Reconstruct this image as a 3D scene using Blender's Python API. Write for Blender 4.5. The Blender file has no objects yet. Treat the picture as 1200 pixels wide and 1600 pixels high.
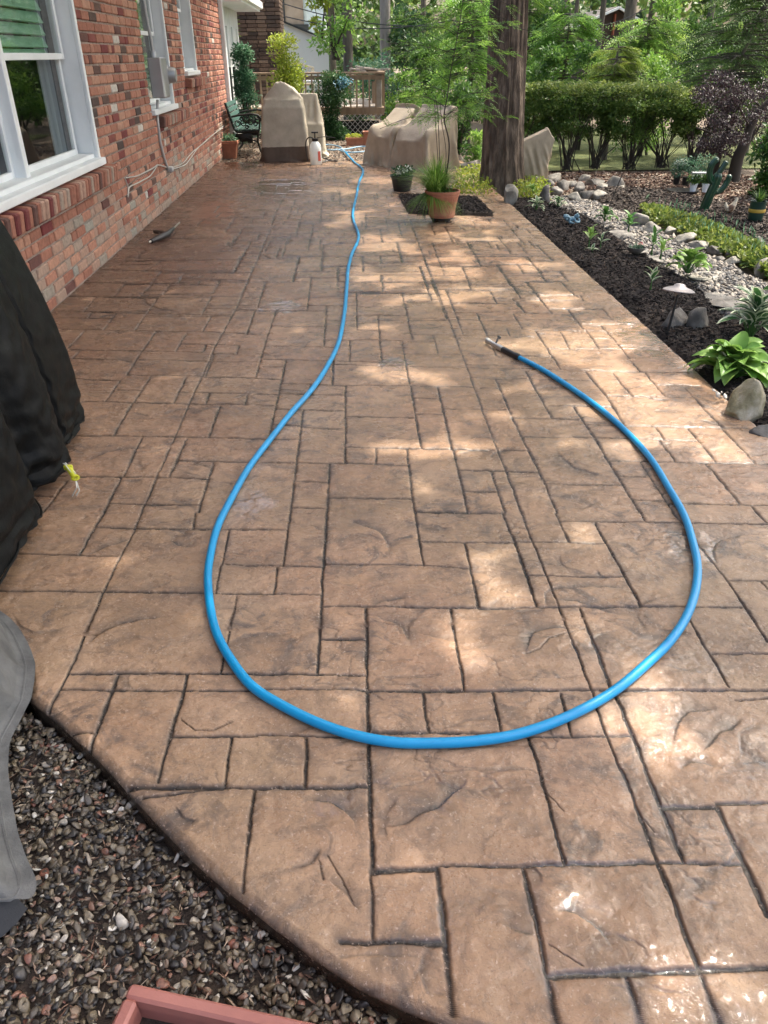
import bpy, bmesh, math, random
import numpy as np
from mathutils import Vector, Matrix

# ------------------------------------------------------------------ camera
scene = bpy.context.scene
F_PX, CAM_H, ROLL = 1202.0, 1.4, -0.006
def _cam():
    dx, dy = 540 - 600, -(86 - 800)
    c, s = math.cos(ROLL), math.sin(ROLL)
    x, y = c*dx - s*dy, s*dx + c*dy
    p = math.atan(y/F_PX); w = -math.atan(x/F_PX*math.cos(p))
    r = np.array([math.cos(w), -math.sin(w), 0.0])
    f = np.array([math.sin(w)*math.cos(p), math.cos(w)*math.cos(p), -math.sin(p)])
    u = np.cross(r, f)
    return c*r + s*u, -s*r + c*u, f
CR, CU, CF = _cam(); CC = np.array([0.0, 0.0, CAM_H])
cd = bpy.data.cameras.new("Camera"); cam = bpy.data.objects.new("Camera", cd)
scene.collection.objects.link(cam)
cam.matrix_world = Matrix(((CR[0], CU[0], -CF[0], 0), (CR[1], CU[1], -CF[1], 0), (CR[2], CU[2], -CF[2], CAM_H), (0, 0, 0, 1)))
cd.sensor_fit = 'HORIZONTAL'; cd.sensor_width = 36.0; cd.lens = F_PX/1200*36.0
cd.clip_start = 0.02; cd.clip_end = 500
scene.camera = cam

# ------------------------------------------------------------------ sky, sun, exposure
SUN = np.array([0.46, 0.265, 0.848]); SUN /= np.linalg.norm(SUN)
world = bpy.data.worlds.new("World"); scene.world = world; world.use_nodes = True
wn = world.node_tree; sky = wn.nodes.new('ShaderNodeTexSky'); sky.sky_type = 'NISHITA'
sky.sun_disc = False; sky.sun_elevation = math.asin(SUN[2]); sky.sun_rotation = math.atan2(SUN[0], SUN[1])
sky.air_density = 1.0; sky.dust_density = 7.0; sky.ozone_density = 0.0
wn.links.new(sky.outputs[0], wn.nodes['Background'].inputs[0]); wn.nodes['Background'].inputs[1].default_value = 0.15
sl = bpy.data.lights.new("Sun", 'SUN'); sl.energy = 2.0; sl.angle = math.radians(0.5); sl.color = (1.0, 0.94, 0.84)
so = bpy.data.objects.new("Sun", sl); scene.collection.objects.link(so); so.location = (6, 4, 12)
so.rotation_euler = Vector(SUN).to_track_quat('Z', 'Y').to_euler()
scene.view_settings.view_transform = 'Standard'; scene.view_settings.look = 'None'
scene.view_settings.gamma = 1; scene.view_settings.exposure = 1.9
scene.cycles.max_bounces = 6; scene.cycles.transparent_max_bounces = 8

# ------------------------------------------------------------------ helpers
def ray(px, py): return (px-600)/F_PX*CR - (py-800)/F_PX*CU + CF
def G(px, py, z=0.0):
    d = ray(px, py); return CC + (z-CAM_H)/d[2]*d
def PY(px, py, Y):
    d = ray(px, py); return CC + Y/d[1]*d
HW = np.array([-1.953, 5.19, 0.0]); HA = 0.00915          # foot of the house wall and its slight turn
HN = np.array([math.cos(HA), math.sin(HA), 0]); HT = np.array([-math.sin(HA), math.cos(HA), 0])
def WL(px, py, off=0.0):                                   # point on the house wall plane, as (along, height)
    d = ray(px, py); t = ((HW + HN*off - CC) @ HN)/(d @ HN); P = CC + t*d - HW
    return P @ HT, P[2]

WLOC = {}
def setp(o, label=None, cat=None, group=None, kind=None):
    if label: o['label'] = label
    if cat: o['category'] = cat
    if group: o['group'] = group
    if kind: o['kind'] = kind
    return o
def thing(name, label, cat, loc=(0, 0, 0), rot=0.0, group=None):
    o = bpy.data.objects.new(name, None); scene.collection.objects.link(o)
    o.location = loc; o.rotation_euler = (0, 0, rot); o.empty_display_size = 0.1
    WLOC[o.name] = np.array(loc, float)
    return setp(o, label, cat, group)
def link(name, me, parent=None):
    o = bpy.data.objects.new(name, me); scene.collection.objects.link(o)
    if parent is not None:
        o.parent = parent; WLOC[o.name] = WLOC[parent.name]
    return o
def npmesh(name, V, F, mat, parent=None, tint=None, smooth=False, local=False, attrs=None, at=None):
    """V (n,3) world coordinates unless local; F (m,k); tint = one value per face"""
    V = np.asarray(V, float); F = np.asarray(F, np.int32)
    base = np.zeros(3)
    if parent is not None and not local: base = WLOC[parent.name]
    elif at is not None: base = np.asarray(at, float)
    me = bpy.data.meshes.new(name); m, k = F.shape
    me.vertices.add(len(V)); me.vertices.foreach_set('co', (V-base).astype(np.float32).ravel())
    me.loops.add(m*k); me.loops.foreach_set('vertex_index', F.ravel())
    me.polygons.add(m); me.polygons.foreach_set('loop_start', np.arange(m, dtype=np.int32)*k)
    try: me.polygons.foreach_set('loop_total', np.full(m, k, np.int32))
    except Exception: pass
    me.polygons.foreach_set('use_smooth', np.full(m, smooth, bool))
    if tint is not None:
        a = me.attributes.new('tint', 'FLOAT', 'FACE'); a.data.foreach_set('value', np.asarray(tint, np.float32))
    for n, v in (attrs or {}).items():
        a = me.attributes.new(n, 'FLOAT', 'POINT'); a.data.foreach_set('value', np.asarray(v, np.float32))
    me.materials.append(mat); me.update(calc_edges=True); me.validate()
    o = link(name, me, parent)
    if parent is None and at is not None: o.location = at; WLOC[o.name] = base
    elif parent is None: WLOC[o.name] = base
    return o
class MB:
    """collects shapes, builds ONE mesh"""
    def __init__(s): s.v = []; s.f = []; s.t = []; s.tint = 0.5
    def add(s, V, F, tint=None):
        b = len(s.v); s.v += [tuple(p) for p in V]; s.f += [tuple(i+b for i in f) for f in F]
        s.t += [s.tint if tint is None else tint]*len(F); return s
    def box(s, c, d, rot=0.0, bev=0.0, M=None, tint=None):
        c = np.array(c, float); h = np.array(d, float)/2
        if bev <= 0:
            V = [(sx*h[0], sy*h[1], sz*h[2]) for sz in (-1, 1) for sx, sy in ((-1, -1), (1, -1), (1, 1), (-1, 1))]
            Fc = [(3, 2, 1, 0), (4, 5, 6, 7), (0, 1, 5, 4), (1, 2, 6, 5), (2, 3, 7, 6), (3, 0, 4, 7)]
        else:
            b = min(bev, *(h*0.9)); V = []; Fc = []
            idx = {}
            for sx in (-1, 1):
                for sy in (-1, 1):
                    for sz in (-1, 1):
                        for ax in range(3):
                            p = [sx*(h[0]-b), sy*(h[1]-b), sz*(h[2]-b)]; p[ax] = (sx, sy, sz)[ax]*h[ax]
                            idx[(sx, sy, sz, ax)] = len(V); V.append(tuple(p))
            for ax in range(3):
                o1, o2 = [a for a in range(3) if a != ax]
                for sg in (-1, 1):
                    q = []
                    for a, bb in ((-1, -1), (1, -1), (1, 1), (-1, 1)):
                        k = [0, 0, 0]; k[ax] = sg; k[o1] = a; k[o2] = bb; q.append(idx[(k[0], k[1], k[2], ax)])
                    Fc.append(tuple(q))
                for a in (-1, 1):
                    for bb in (-1, 1):
                        k0 = [0, 0, 0]; k0[o1] = a; k0[o2] = bb; k1 = list(k0); k0[ax] = -1; k1[ax] = 1
                        Fc.append((idx[(*k0, o1)], idx[(*k1, o1)], idx[(*k1, o2)], idx[(*k0, o2)]))
            for sx in (-1, 1):
                for sy in (-1, 1):
                    for sz in (-1, 1): Fc.append(tuple(idx[(sx, sy, sz, a)] for a in range(3)))
        V = np.array(V)
        if M is not None: V = V @ np.array(M).T
        elif rot: 
            ca, sa = math.cos(rot), math.sin(rot); V = V @ np.array([[ca, sa, 0], [-sa, ca, 0], [0, 0, 1]])
        return s.add(V + c, Fc, tint)
    def tube(s, P, r, n=8, cap=True, tint=None):
        P = np.array(P, float); k = len(P); r = np.broadcast_to(np.array(r, float), (k,))
        T = np.gradient(P, axis=0); T /= np.linalg.norm(T, axis=1)[:, None] + 1e-12
        up = np.array([0, 0, 1.0]) if abs(T[0][2]) < 0.9 else np.array([1.0, 0, 0])
        V = []; a = np.cross(T[0], up); a /= np.linalg.norm(a)
        for i in range(k):
            a = a - (a @ T[i])*T[i]; a /= np.linalg.norm(a); b = np.cross(T[i], a)
            for j in range(n):
                t = 2*math.pi*j/n; V.append(P[i] + r[i]*(math.cos(t)*a + math.sin(t)*b))
        Fc = [(i*n+j, i*n+(j+1) % n, (i+1)*n+(j+1) % n, (i+1)*n+j) for i in range(k-1) for j in range(n)]
        if cap: Fc += [tuple(range(n-1, -1, -1)), tuple((k-1)*n+j for j in range(n))]
        return s.add(V, Fc, tint)
    def lathe(s, prof, c=(0, 0, 0), n=32, M=None, cap=True, tint=None, sq=None):
        c = np.array(c, float); V = []
        for (r, z) in prof:
            for j in range(n):
                t = 2*math.pi*j/n; V.append((r*math.cos(t), r*math.sin(t), z))
        k = len(prof); V = np.array(V)
        if M is not None: V = V @ np.array(M).T
        Fc = [(i*n+j, i*n+(j+1) % n, (i+1)*n+(j+1) % n, (i+1)*n+j) for i in range(k-1) for j in range(n)]
        if cap: Fc += [tuple(range(n-1, -1, -1)), tuple((k-1)*n+j for j in range(n))]
        return s.add(V + c, Fc, tint)
    def bar(s, a, b, w, d=None, tint=None):
        a = np.array(a, float); b = np.array(b, float); t = b-a; L = np.linalg.norm(t); t /= L
        up = np.array([0, 0, 1.0]) if abs(t[2]) < 0.95 else np.array([0, 1.0, 0])
        x = np.cross(t, up); x /= np.linalg.norm(x); y = np.cross(x, t)
        M = np.stack([x, t, y], axis=1)
        return s.box((a+b)/2, (w, L, d or w), M=M, tint=tint)
    def build(s, name, mat, parent=None, smooth=False, local=False, at=None):
        base = np.zeros(3)
        if parent is not None and not local: base = WLOC[parent.name]
        elif at is not None: base = np.array(at, float)
        me = bpy.data.meshes.new(name); me.from_pydata([tuple(np.array(p)-base) for p in s.v], [], s.f)
        a = me.attributes.new('tint', 'FLOAT', 'FACE'); a.data.foreach_set('value', np.array(s.t, np.float32))
        me.polygons.foreach_set('use_smooth', np.full(len(s.f), smooth, bool))
        me.materials.append(mat); me.update()
        bm = bmesh.new(); bm.from_mesh(me); bmesh.ops.recalc_face_normals(bm, faces=bm.faces); bm.to_mesh(me); bm.free()
        if smooth:
            try: me.set_sharp_from_angle(angle=math.radians(45))
            except Exception: pass
        o = link(name, me, parent)
        if parent is None:
            if at is not None: o.location = at
            WLOC[o.name] = base
        return o
def Rz(a): c, s = math.cos(a), math.sin(a); return np.array([[c, -s, 0], [s, c, 0], [0, 0, 1.0]])
def Rx(a): c, s = math.cos(a), math.sin(a); return np.array([[1.0, 0, 0], [0, c, -s], [0, s, c]])
def Ry(a): c, s = math.cos(a), math.sin(a); return np.array([[c, 0, s], [0, 1.0, 0], [-s, 0, c]])

# value noise, 2-D and 3-D
_rt = np.random.default_rng(5).random((256, 256)).astype(np.float32)
def n2(x, y, seed=0):
    x = np.asarray(x) + seed*17.31; y = np.asarray(y) + seed*9.77
    xi = np.floor(x).astype(int); yi = np.floor(y).astype(int); fx = x-xi; fy = y-yi
    fx = fx*fx*(3-2*fx); fy = fy*fy*(3-2*fy)
    a = _rt[xi & 255, yi & 255]; b = _rt[(xi+1) & 255, yi & 255]; c = _rt[xi & 255, (yi+1) & 255]; d = _rt[(xi+1) & 255, (yi+1) & 255]
    return (a*(1-fx)+b*fx)*(1-fy) + (c*(1-fx)+d*fx)*fy
def fbm(x, y, seed=0, o=4, g=0.5):
    t = 0; a = 1; s = 0
    for i in range(o): t = t + a*n2(x*2**i, y*2**i, seed+i*3); s += a; a *= g
    return t/s
def n3(P, seed=0):
    return (n2(P[:, 0]+P[:, 2]*0.71, P[:, 1]-P[:, 2]*0.53, seed) + n2(P[:, 1]+P[:, 0]*0.37, P[:, 2]+P[:, 1]*0.29, seed+5))/2
def sst(x, a, b): t = np.clip((x-a)/(b-a), 0, 1); return t*t*(3-2*t)

# ------------------------------------------------------------------ materials
def pmat(name, stops, src='noise', scale=4.0, detail=6.0, rough=0.6, bump=0.0, bscale=40.0, metallic=0.0,
         spec=0.5, transl=0.0, var=0.0, vscale=3.0, rvar=0.0, coat=0.0, stretch=None, b2=0.0, b2scale=8.0, alpha=None):
    m = bpy.data.materials.new(name); m.use_nodes = True; nt = m.node_tree; N = nt.nodes; L = nt.links
    p = N['Principled BSDF']; tc = N.new('ShaderNodeTexCoord'); co = tc.outputs['Object']
    if stretch:
        mp = N.new('ShaderNodeMapping'); mp.inputs['Scale'].default_value = stretch; L.new(co, mp.inputs[0]); co = mp.outputs[0]
    def noise(sc, det=6.0):
        n = N.new('ShaderNodeTexNoise'); n.inputs['Scale'].default_value = sc; n.inputs['Detail'].default_value = det
        n.inputs['Roughness'].default_value = 0.6; L.new(co, n.inputs['Vector']); return n.outputs['Fac']
    r = N.new('ShaderNodeValToRGB'); e = r.color_ramp.elements
    while len(e) < len(stops): e.new(0.5)
    for i, (q, c) in enumerate(stops): e[i].position = q; e[i].color = (*c, 1)
    if src == 'noise': L.new(noise(scale, detail), r.inputs[0])
    else:
        a = N.new('ShaderNodeAttribute'); a.attribute_name = 'tint'; L.new(a.outputs['Fac'], r.inputs[0])
    col = r.outputs[0]
    if var:
        mx = N.new('ShaderNodeMix'); mx.data_type = 'RGBA'; mx.blend_type = 'MULTIPLY'; mx.inputs[0].default_value = 1
        mr = N.new('ShaderNodeMapRange'); L.new(noise(vscale), mr.inputs[0]); mr.inputs[1].default_value = 0.3; mr.inputs[2].default_value = 0.7
        mr.inputs[3].default_value = 1-var; mr.inputs[4].default_value = 1+var*0.6
        L.new(col, mx.inputs[6]); L.new(mr.outputs[0], mx.inputs[7]); col = mx.outputs[2]
    L.new(col, p.inputs['Base Color']); p.inputs['Roughness'].default_value = rough; p.inputs['Metallic'].default_value = metallic
    p.inputs['Specular IOR Level'].default_value = spec; p.inputs['Coat Weight'].default_value = coat
    if rvar:
        mr = N.new('ShaderNodeMapRange'); L.new(noise(vscale*1.7), mr.inputs[0]); mr.inputs[1].default_value = 0.3; mr.inputs[2].default_value = 0.7
        mr.inputs[3].default_value = max(0, rough-rvar); mr.inputs[4].default_value = min(1, rough+rvar); L.new(mr.outputs[0], p.inputs['Roughness'])
    nrm = None
    for bb, sc in ((b2, b2scale), (bump, bscale)):
        if bb:
            b = N.new('ShaderNodeBump'); b.inputs['Distance'].default_value = bb; b.inputs['Strength'].default_value = 1.0
            L.new(noise(sc), b.inputs['Height'])
            if nrm: L.new(nrm, b.inputs['Normal'])
            nrm = b.outputs[0]
    if nrm: L.new(nrm, p.inputs['Normal'])
    if transl:
        t = N.new('ShaderNodeBsdfTranslucent'); ms = N.new('ShaderNodeMixShader'); ms.inputs[0].default_value = transl
        hs = N.new('ShaderNodeHueSaturation'); hs.inputs['Value'].default_value = 1.5; hs.inputs['Hue'].default_value = 0.485; L.new(col, hs.inputs['Color'])
        L.new(hs.outputs[0], t.inputs[0]); L.new(p.outputs[0], ms.inputs[1]); L.new(t.outputs[0], ms.inputs[2])
        L.new(ms.outputs[0], N['Material Output'].inputs[0])
    return m
def flat(name, c, rough=0.5, metallic=0.0, **k):
    d = tuple(x*0.86 for x in c); return pmat(name, [(0.35, d), (0.65, c)], rough=rough, metallic=metallic, **k)
def leafmat(name, a, b, c, transl=0.35, rough=0.45):
    return pmat(name, [(0.0, a), (0.55, b), (1.0, c)], src='tint', rough=rough, transl=transl, spec=0.35)

M_earth = pmat('earth', [(0.3, (0.07, 0.05, 0.035)), (0.55, (0.15, 0.115, 0.08)), (0.7, (0.24, 0.19, 0.14))], scale=7, rough=0.95, bump=0.02, bscale=25)
M_soil = pmat('dark_soil', [(0.3, (0.018, 0.013, 0.010)), (0.7, (0.05, 0.035, 0.026))], scale=30, rough=0.95, bump=0.012, bscale=70)
M_mulch = pmat('mulch_chips', [(0.0, (0.008, 0.006, 0.005)), (0.6, (0.026, 0.018, 0.014)), (0.93, (0.05, 0.034, 0.025)), (1.0, (0.13, 0.09, 0.06))], src='tint', rough=0.85, var=0.3, vscale=60)
M_mulch2 = pmat('brown_mulch_chips', [(0.0, (0.03, 0.022, 0.017)), (0.6, (0.075, 0.055, 0.042)), (1.0, (0.16, 0.12, 0.09))], src='tint', rough=0.85, var=0.3, vscale=60)
M_litter = pmat('leaf_litter', [(0.0, (0.07, 0.04, 0.028)), (0.4, (0.2, 0.11, 0.075)), (0.75, (0.32, 0.24, 0.17)), (1.0, (0.5, 0.42, 0.33))], src='tint', rough=0.9, var=0.3, vscale=40)
M_lawn = pmat('lawn', [(0.35, (0.05, 0.07, 0.015)), (0.6, (0.11, 0.13, 0.035)), (0.7, (0.17, 0.165, 0.06))], scale=6, rough=0.9, bump=0.02, bscale=60)
M_pebble = pmat('pebbles', [(0.0, (0.02, 0.02, 0.021)), (0.25, (0.05, 0.045, 0.04)), (0.45, (0.105, 0.085, 0.06)), (0.62, (0.17, 0.135, 0.085)), (0.78, (0.24, 0.205, 0.15)), (0.84, (0.22, 0.09, 0.06)), (0.9, (0.34, 0.3, 0.24)), (1.0, (0.62, 0.59, 0.52))], src='tint', rough=0.33, var=0.35, vscale=90, bump=0.0006, bscale=300)
M_creek = pmat('creek_gravel', [(0.0, (0.06, 0.06, 0.062)), (0.35, (0.13, 0.12, 0.11)), (0.7, (0.22, 0.19, 0.155)), (1.0, (0.36, 0.31, 0.25))], src='tint', rough=0.7, var=0.25, vscale=40)
M_bark = pmat('bark', [(0.3, (0.04, 0.028, 0.02)), (0.5, (0.11, 0.08, 0.056)), (0.68, (0.22, 0.165, 0.12))], scale=9, rough=0.95, stretch=(1.9, 1.9, 0.55), b2=0.03, b2scale=10, bump=0.012, bscale=38)
M_bark2 = pmat('far_bark', [(0.3, (0.05, 0.045, 0.035)), (0.7, (0.15, 0.13, 0.105))], scale=6, rough=0.95, stretch=(2, 2, 0.4), bump=0.02, bscale=20)
M_twig = flat('twig', (0.05, 0.04, 0.03), 0.85)
# ------------------------------------------------------------------ patio
TILES = {'A': (400, 400, 3.0), 'B': (800, 400, 3.0), 'C': (0, 400, 3.0), 'D': (0, 800, 3.0), 'E': (0, 0, 1.0), 'F': (400, 800, 3.0),
         'G': (800, 800, 3.0), 'H': (400, 1200, 3.0), 'I': (800, 1200, 3.0), 'J': (340, 240, 4.0), 'K': (600, 300, 4.0)}
JOINTS = {
'A': """2 45,120 5,240|1 0,252 95,255 330,262|1 330,232 240,232|2 330,232 318,422|2 260,100 238,255|1.5 205,0 175,120|1 180,100 380,100|1.5 310,0 305,45|1 310,48 430,50
1.5 385,50 383,190|1 190,70 310,68|1 250,193 415,200|1 45,420 380,428|1 80,325 325,330|2 95,255 45,400 0,565|1 325,300 470,300|2 470,170 473,345|1 385,165 610,168|1.5 590,90 595,165
1 470,170 870,178|2 685,175 733,390|1 475,235 705,240|1 475,273 705,277|2 570,278 590,490|1 475,312 565,312|1 475,345 570,350|1 325,390 580,395|1 585,395 840,400|1 735,365 960,370
1.5 828,367 855,455|1 690,455 955,460|2 685,400 720,600|1 30,483 360,490|1 365,492 700,497|1.5 440,395 438,490|1 720,300 900,303|2 362,490 358,600|2.5 140,490 60,855|1 30,520 135,522
1 0,572 120,575|1.5 120,595 420,605|1 360,510 700,512|1.5 420,603 1015,612|1.5 255,598 245,640|1.5 105,643 418,650|1 0,645 100,648|2 420,605 417,968|1.5 95,718 415,725|2 222,725 188,965
1 80,790 205,797|1.5 0,855 195,857|1 222,803 415,807|1.5 20,967 420,970|1.5 418,967 560,970 715,980|2 725,610 775,900|1.5 420,750 750,757|1 735,663 860,667|2.5 850,610 918,900|1 750,740 880,742
1.5 425,893 775,900 1130,908|1.5 563,900 563,970|2 708,903 742,1200|1 880,715 1060,717|1 720,518 990,520|1.2 785,0 900,290 985,510 1060,720 1200,1080|2.5 345,975 333,1200|2 190,970 160,1200
1 190,1055 340,1060|1 170,1177 330,1182|1.5 345,1130 730,1138|3 925,905 993,1200|1.5 955,1003 1170,1005|2 1105,1010 1165,1200|1.5 985,1100 1120,1103|1.5 1145,908 1200,909|1 1180,1008 1200,1010|1.5 745,1195 985,1198
2 890,155 970,365|1.5 770,45 825,210|1 915,215 1130,220|1.5 1100,165 1130,220|1.5 1035,265 1125,465|1 970,50 1010,160|1.5 1130,40 1195,140|1.5 1175,340 1190,375|1.5 500,0 503,75|1 505,40 640,42|1 1030,0 1055,45|1 680,0 688,25
1 925,340 1070,345|1 945,370 1175,372|1 985,462 1155,468|1.5 990,507 1200,512|1 990,522 1200,526|1 1008,568 1200,578|1.5 1122,573 1195,740|1.5 1133,0 1135,2|1 1050,617 1135,619|1 1070,718 1180,720|1 0,700 80,702|1 0,40 200,45|1 450,80 590,88""",
'B': """1.5 70,120 188,270|1.5 235,122 290,180|1 70,180 410,184|1.5 135,203 330,208|1 335,210 430,212|1.5 320,185 335,208|1.5 10,203 62,265|1 0,198 130,200|1 185,270 265,272|1.5 262,250 335,340|1 425,250 480,310|1 165,245 425,248
1 335,320 580,318|1.5 5,270 48,340|1 45,340 110,345|1 110,345 450,352|1.5 110,350 228,530|1 225,352 272,435|1 345,345 410,435|1 440,350 415,325|1 170,435 690,435|1 380,388 460,388|1 440,350 510,430 600,540|1 510,420 690,425|1 0,378 110,378
1 0,465 185,470|1.5 0,525 350,535 820,547|1 80,575 380,583|2.2 65,540 185,755|2 345,540 440,655 530,790|1 470,545 560,655|1 625,547 720,660|1.5 435,655 835,662|1 685,603 885,607|1 810,620 985,800|1.5 175,700 470,707|1.5 0,758 310,767
2 290,705 385,850|1.5 355,790 515,793 1095,805|1.5 670,800 715,860|1.5 385,850 860,865|1.5 825,805 958,962|1 985,808 1140,965|2 55,845 385,850|2 385,850 500,1040 600,1200|1.5 690,862 765,960|1.5 455,958 1200,970|2 600,962 760,1200
1.2 500,1030 625,1033|1.2 570,1142 710,1145|1.5 905,965 1070,1160|1.5 740,1156 1200,1165|1 1120,1168 1145,1200|2 0,755 75,905 150,1060 212,1200|1.5 0,1080 45,1200|1 0,910 75,912|1.2 0,1010 120,1013|1.5 160,1067 510,1072|1 0,572 100,575
1 140,70 295,70|1 225,70 260,115|1 0,90 240,92|1 135,90 160,120|1 0,130 40,195|1 170,0 195,20|1 25,40 55,80|1 300,185 335,208|1 60,0 140,78|1.2 0,198 60,265""",
'C': """1.2 270,258 960,275|1.2 270,288 520,292|1.5 430,262 412,290|2 545,265 485,345|1.5 290,342 700,352 980,355 1200,365|1.5 740,195 632,347|1 455,192 390,260|1 250,187 740,195|1.2 380,123 760,130|1.5 580,135 535,190|1.5 715,130 655,192|1.5 655,192 740,195
1.5 800,130 765,180|1 750,180 1110,190|1.5 755,75 710,130|1 480,65 760,72|2 868,78 835,125|1.2 850,105 1160,112|1.5 940,112 930,137|1.2 835,130 1030,137|1.5 1030,115 945,275|1.5 1130,0 1095,78|1.2 1200,30 1115,230 1020,400 910,640 820,845 735,1035 665,1190
1.2 955,245 1200,252|1.5 990,282 948,353|1 985,280 1080,282|2 1195,255 1157,362|1.2 400,350 318,430|1.5 730,355 660,450 595,552|1.5 565,580 492,683|1.5 325,437 650,443 950,453|1.2 372,443 340,478|2 875,360 822,447|1.5 850,410 1120,418|2 965,415 953,450|2 1120,420 1110,455
1.2 650,485 985,492|1.2 345,480 610,490|1.2 595,555 950,562|2.5 1003,460 962,560|1 1000,493 1200,495|1.2 1000,458 1110,458|1.5 355,575 560,583|1 545,625 660,628|2 705,562 628,685|2 873,567 812,690|1.5 385,683 495,683 1150,698|1.5 850,637 1150,643|2 980,643 965,693
2.5 1160,645 1148,698|1.2 960,567 1200,570|2 618,690 532,838|1.5 335,840 820,845 1200,855|2 1030,705 978,848|2 665,850 580,1030|2.5 875,853 795,1032|2 830,957 1200,965|2 1000,967 930,1200|1.5 370,1032 980,1040|2 565,1040 485,1200|1.2 520,1157 930,1165
1.2 160,1035 310,1030|1.2 160,1122 245,1128|1.5 310,1055 205,1200|1 610,0 560,40|1 760,20 680,70|1 320,122 470,125|1.2 680,160 780,162""",
'D': """3 485,0 372,198|1.2 455,70 1030,78|2 915,0 905,72|1.5 85,195 370,200 550,203|2 665,-10 630,80 550,230 490,360 320,755 228,930|1.2 0,367 490,370|1.8 500,370 1000,377 1200,380|2 1075,85 1010,375|1.5 1045,245 1200,250|1.2 1045,80 1200,82
2 1110,390 1035,750|1.8 320,755 1200,752|1.5 275,832 1200,832|3 550,765 530,832 415,1110|3 875,760 850,870 760,1180 735,1260|1 335,1032 430,1032|1.5 808,1052 1200,1052|2 1085,1060 1050,1290|0.4 850,970 915,1022 1000,1020 1085,985""",
'E': """3 200,1229 348,1229|1.5 222,1245 312,1235 348,1231|1.5 348,1229 400,1232|2.3 397,1235 388,1310 379,1391""",
'F': """2 160,0 128,250|1.5 0,80 145,85|1.5 0,247 315,255|3 330,0 318,250|2.8 315,250 303,500 288,755|2 100,258 85,380|1.5 0,380 300,383|1.5 325,243 780,248|2 745,0 785,248|1.5 780,137 1200,145|1.5 785,248 995,262|2.3 978,145 1043,445|1.8 320,438 1200,452
2.8 515,452 520,830|2.2 300,590 515,595|2 0,755 510,762|1.5 40,828 520,830|2.5 520,832 1200,838|2.2 910,455 978,828|3 520,830 530,1200|2.2 785,838 805,1030|2.2 1110,845 1150,1030|2 535,1030 1200,1035|1.5 0,1045 500,1052|2.7 240,1060 230,1290|2.5 1155,0 1200,110|1.5 750,0 1155,5""",
'G': """1.7 45,0 100,145 220,445 370,835 440,1030 510,1200|2 205,0 268,140|1.5 235,42 700,48 1200,55|2.5 390,50 605,440|1.5 20,140 435,145|3 0,100 15,140 115,440|1.5 70,297 520,303|1.8 0,447 600,443 1075,447|1.5 605,0 625,42|2.5 755,0 800,50 1010,320 1200,610
1.5 1145,0 1195,50|1.5 1010,320 1200,320|1.5 1170,325 1200,360|3 320,455 460,815 520,930 630,1200|2 825,495 1020,825|1.5 940,662 1200,665|2.2 0,832 1200,838|1.5 60,1050 555,1045|2 225,850 280,1040|2.8 80,1055 125,1200|0.4 60,665 130,640 180,590 260,570 340,548|1 1050,885 1200,875""",
'H': """3 530,0 550,465|2 0,97 520,85|4 550,480 840,468|1.8 850,460 1200,455|1.7 540,490 547,815|4 850,470 885,800 925,1145|3 400,812 860,812|0.4 340,410 400,510 455,640|0.4 300,430 318,525""",
'I': """2.8 125,0 245,445|2 0,455 685,440 1080,445|3 515,0 600,220 685,445 770,660 880,950 975,1200|3 625,0 700,180 805,438|2.2 705,180 965,178|1.8 965,160 1200,158|4 965,178 1200,685|3.7 55,460 160,960 210,1200|3 170,970 860,950|2.3 885,945 1200,930|2.2 535,965 605,1200|0.4 170,825 260,880 330,920|0.4 600,210 670,295|0.4 170,125 240,200""",
'J': """1.5 300,105 265,165|1.2 465,180 430,250 370,350 335,460 255,650 185,800|2 490,280 435,405|2 530,375 490,500|2 600,435 565,600|2.5 660,560 650,735|2 505,640 470,800|1.5 440,525 400,655|2 210,545 100,745|1.5 145,490 85,590|1.5 115,395 50,490
2 265,345 460,345|1.5 415,635 510,637|1.5 270,625 330,655|1.5 105,745 205,745|1.2 300,655 410,657|1.5 370,200 345,265|2 655,290 640,435|2 765,230 765,320|2 750,705 750,800|1.5 655,700 900,705|1.5 905,520 910,560|2 905,640 910,740|2 1015,470 1030,555|1.5 1120,550 1155,680
1.5 925,380 928,470|1.5 840,300 845,420|1.5 735,100 730,170|1.5 645,110 640,190|1.5 590,100 585,160|1.5 220,60 200,100|1.5 275,70 250,105|1.5 535,180 530,230|1.2 510,730 640,735|1.5 1075,350 1072,385|1.5 1130,430 1150,510|1.5 1015,640 1020,680|1.5 1020,755 1020,800
1.2 910,685 1160,685|1.5 265,490 250,540|1.5 350,520 350,540|1.5 295,360 285,405|1.5 225,400 210,435|1.2 0,470 250,465|1.2 0,610 170,605|1 120,395 240,400|1.2 260,500 310,520 440,525|1.2 640,290 850,290|1.2 690,500 900,510|1.2 0,330 200,335""",
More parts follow.
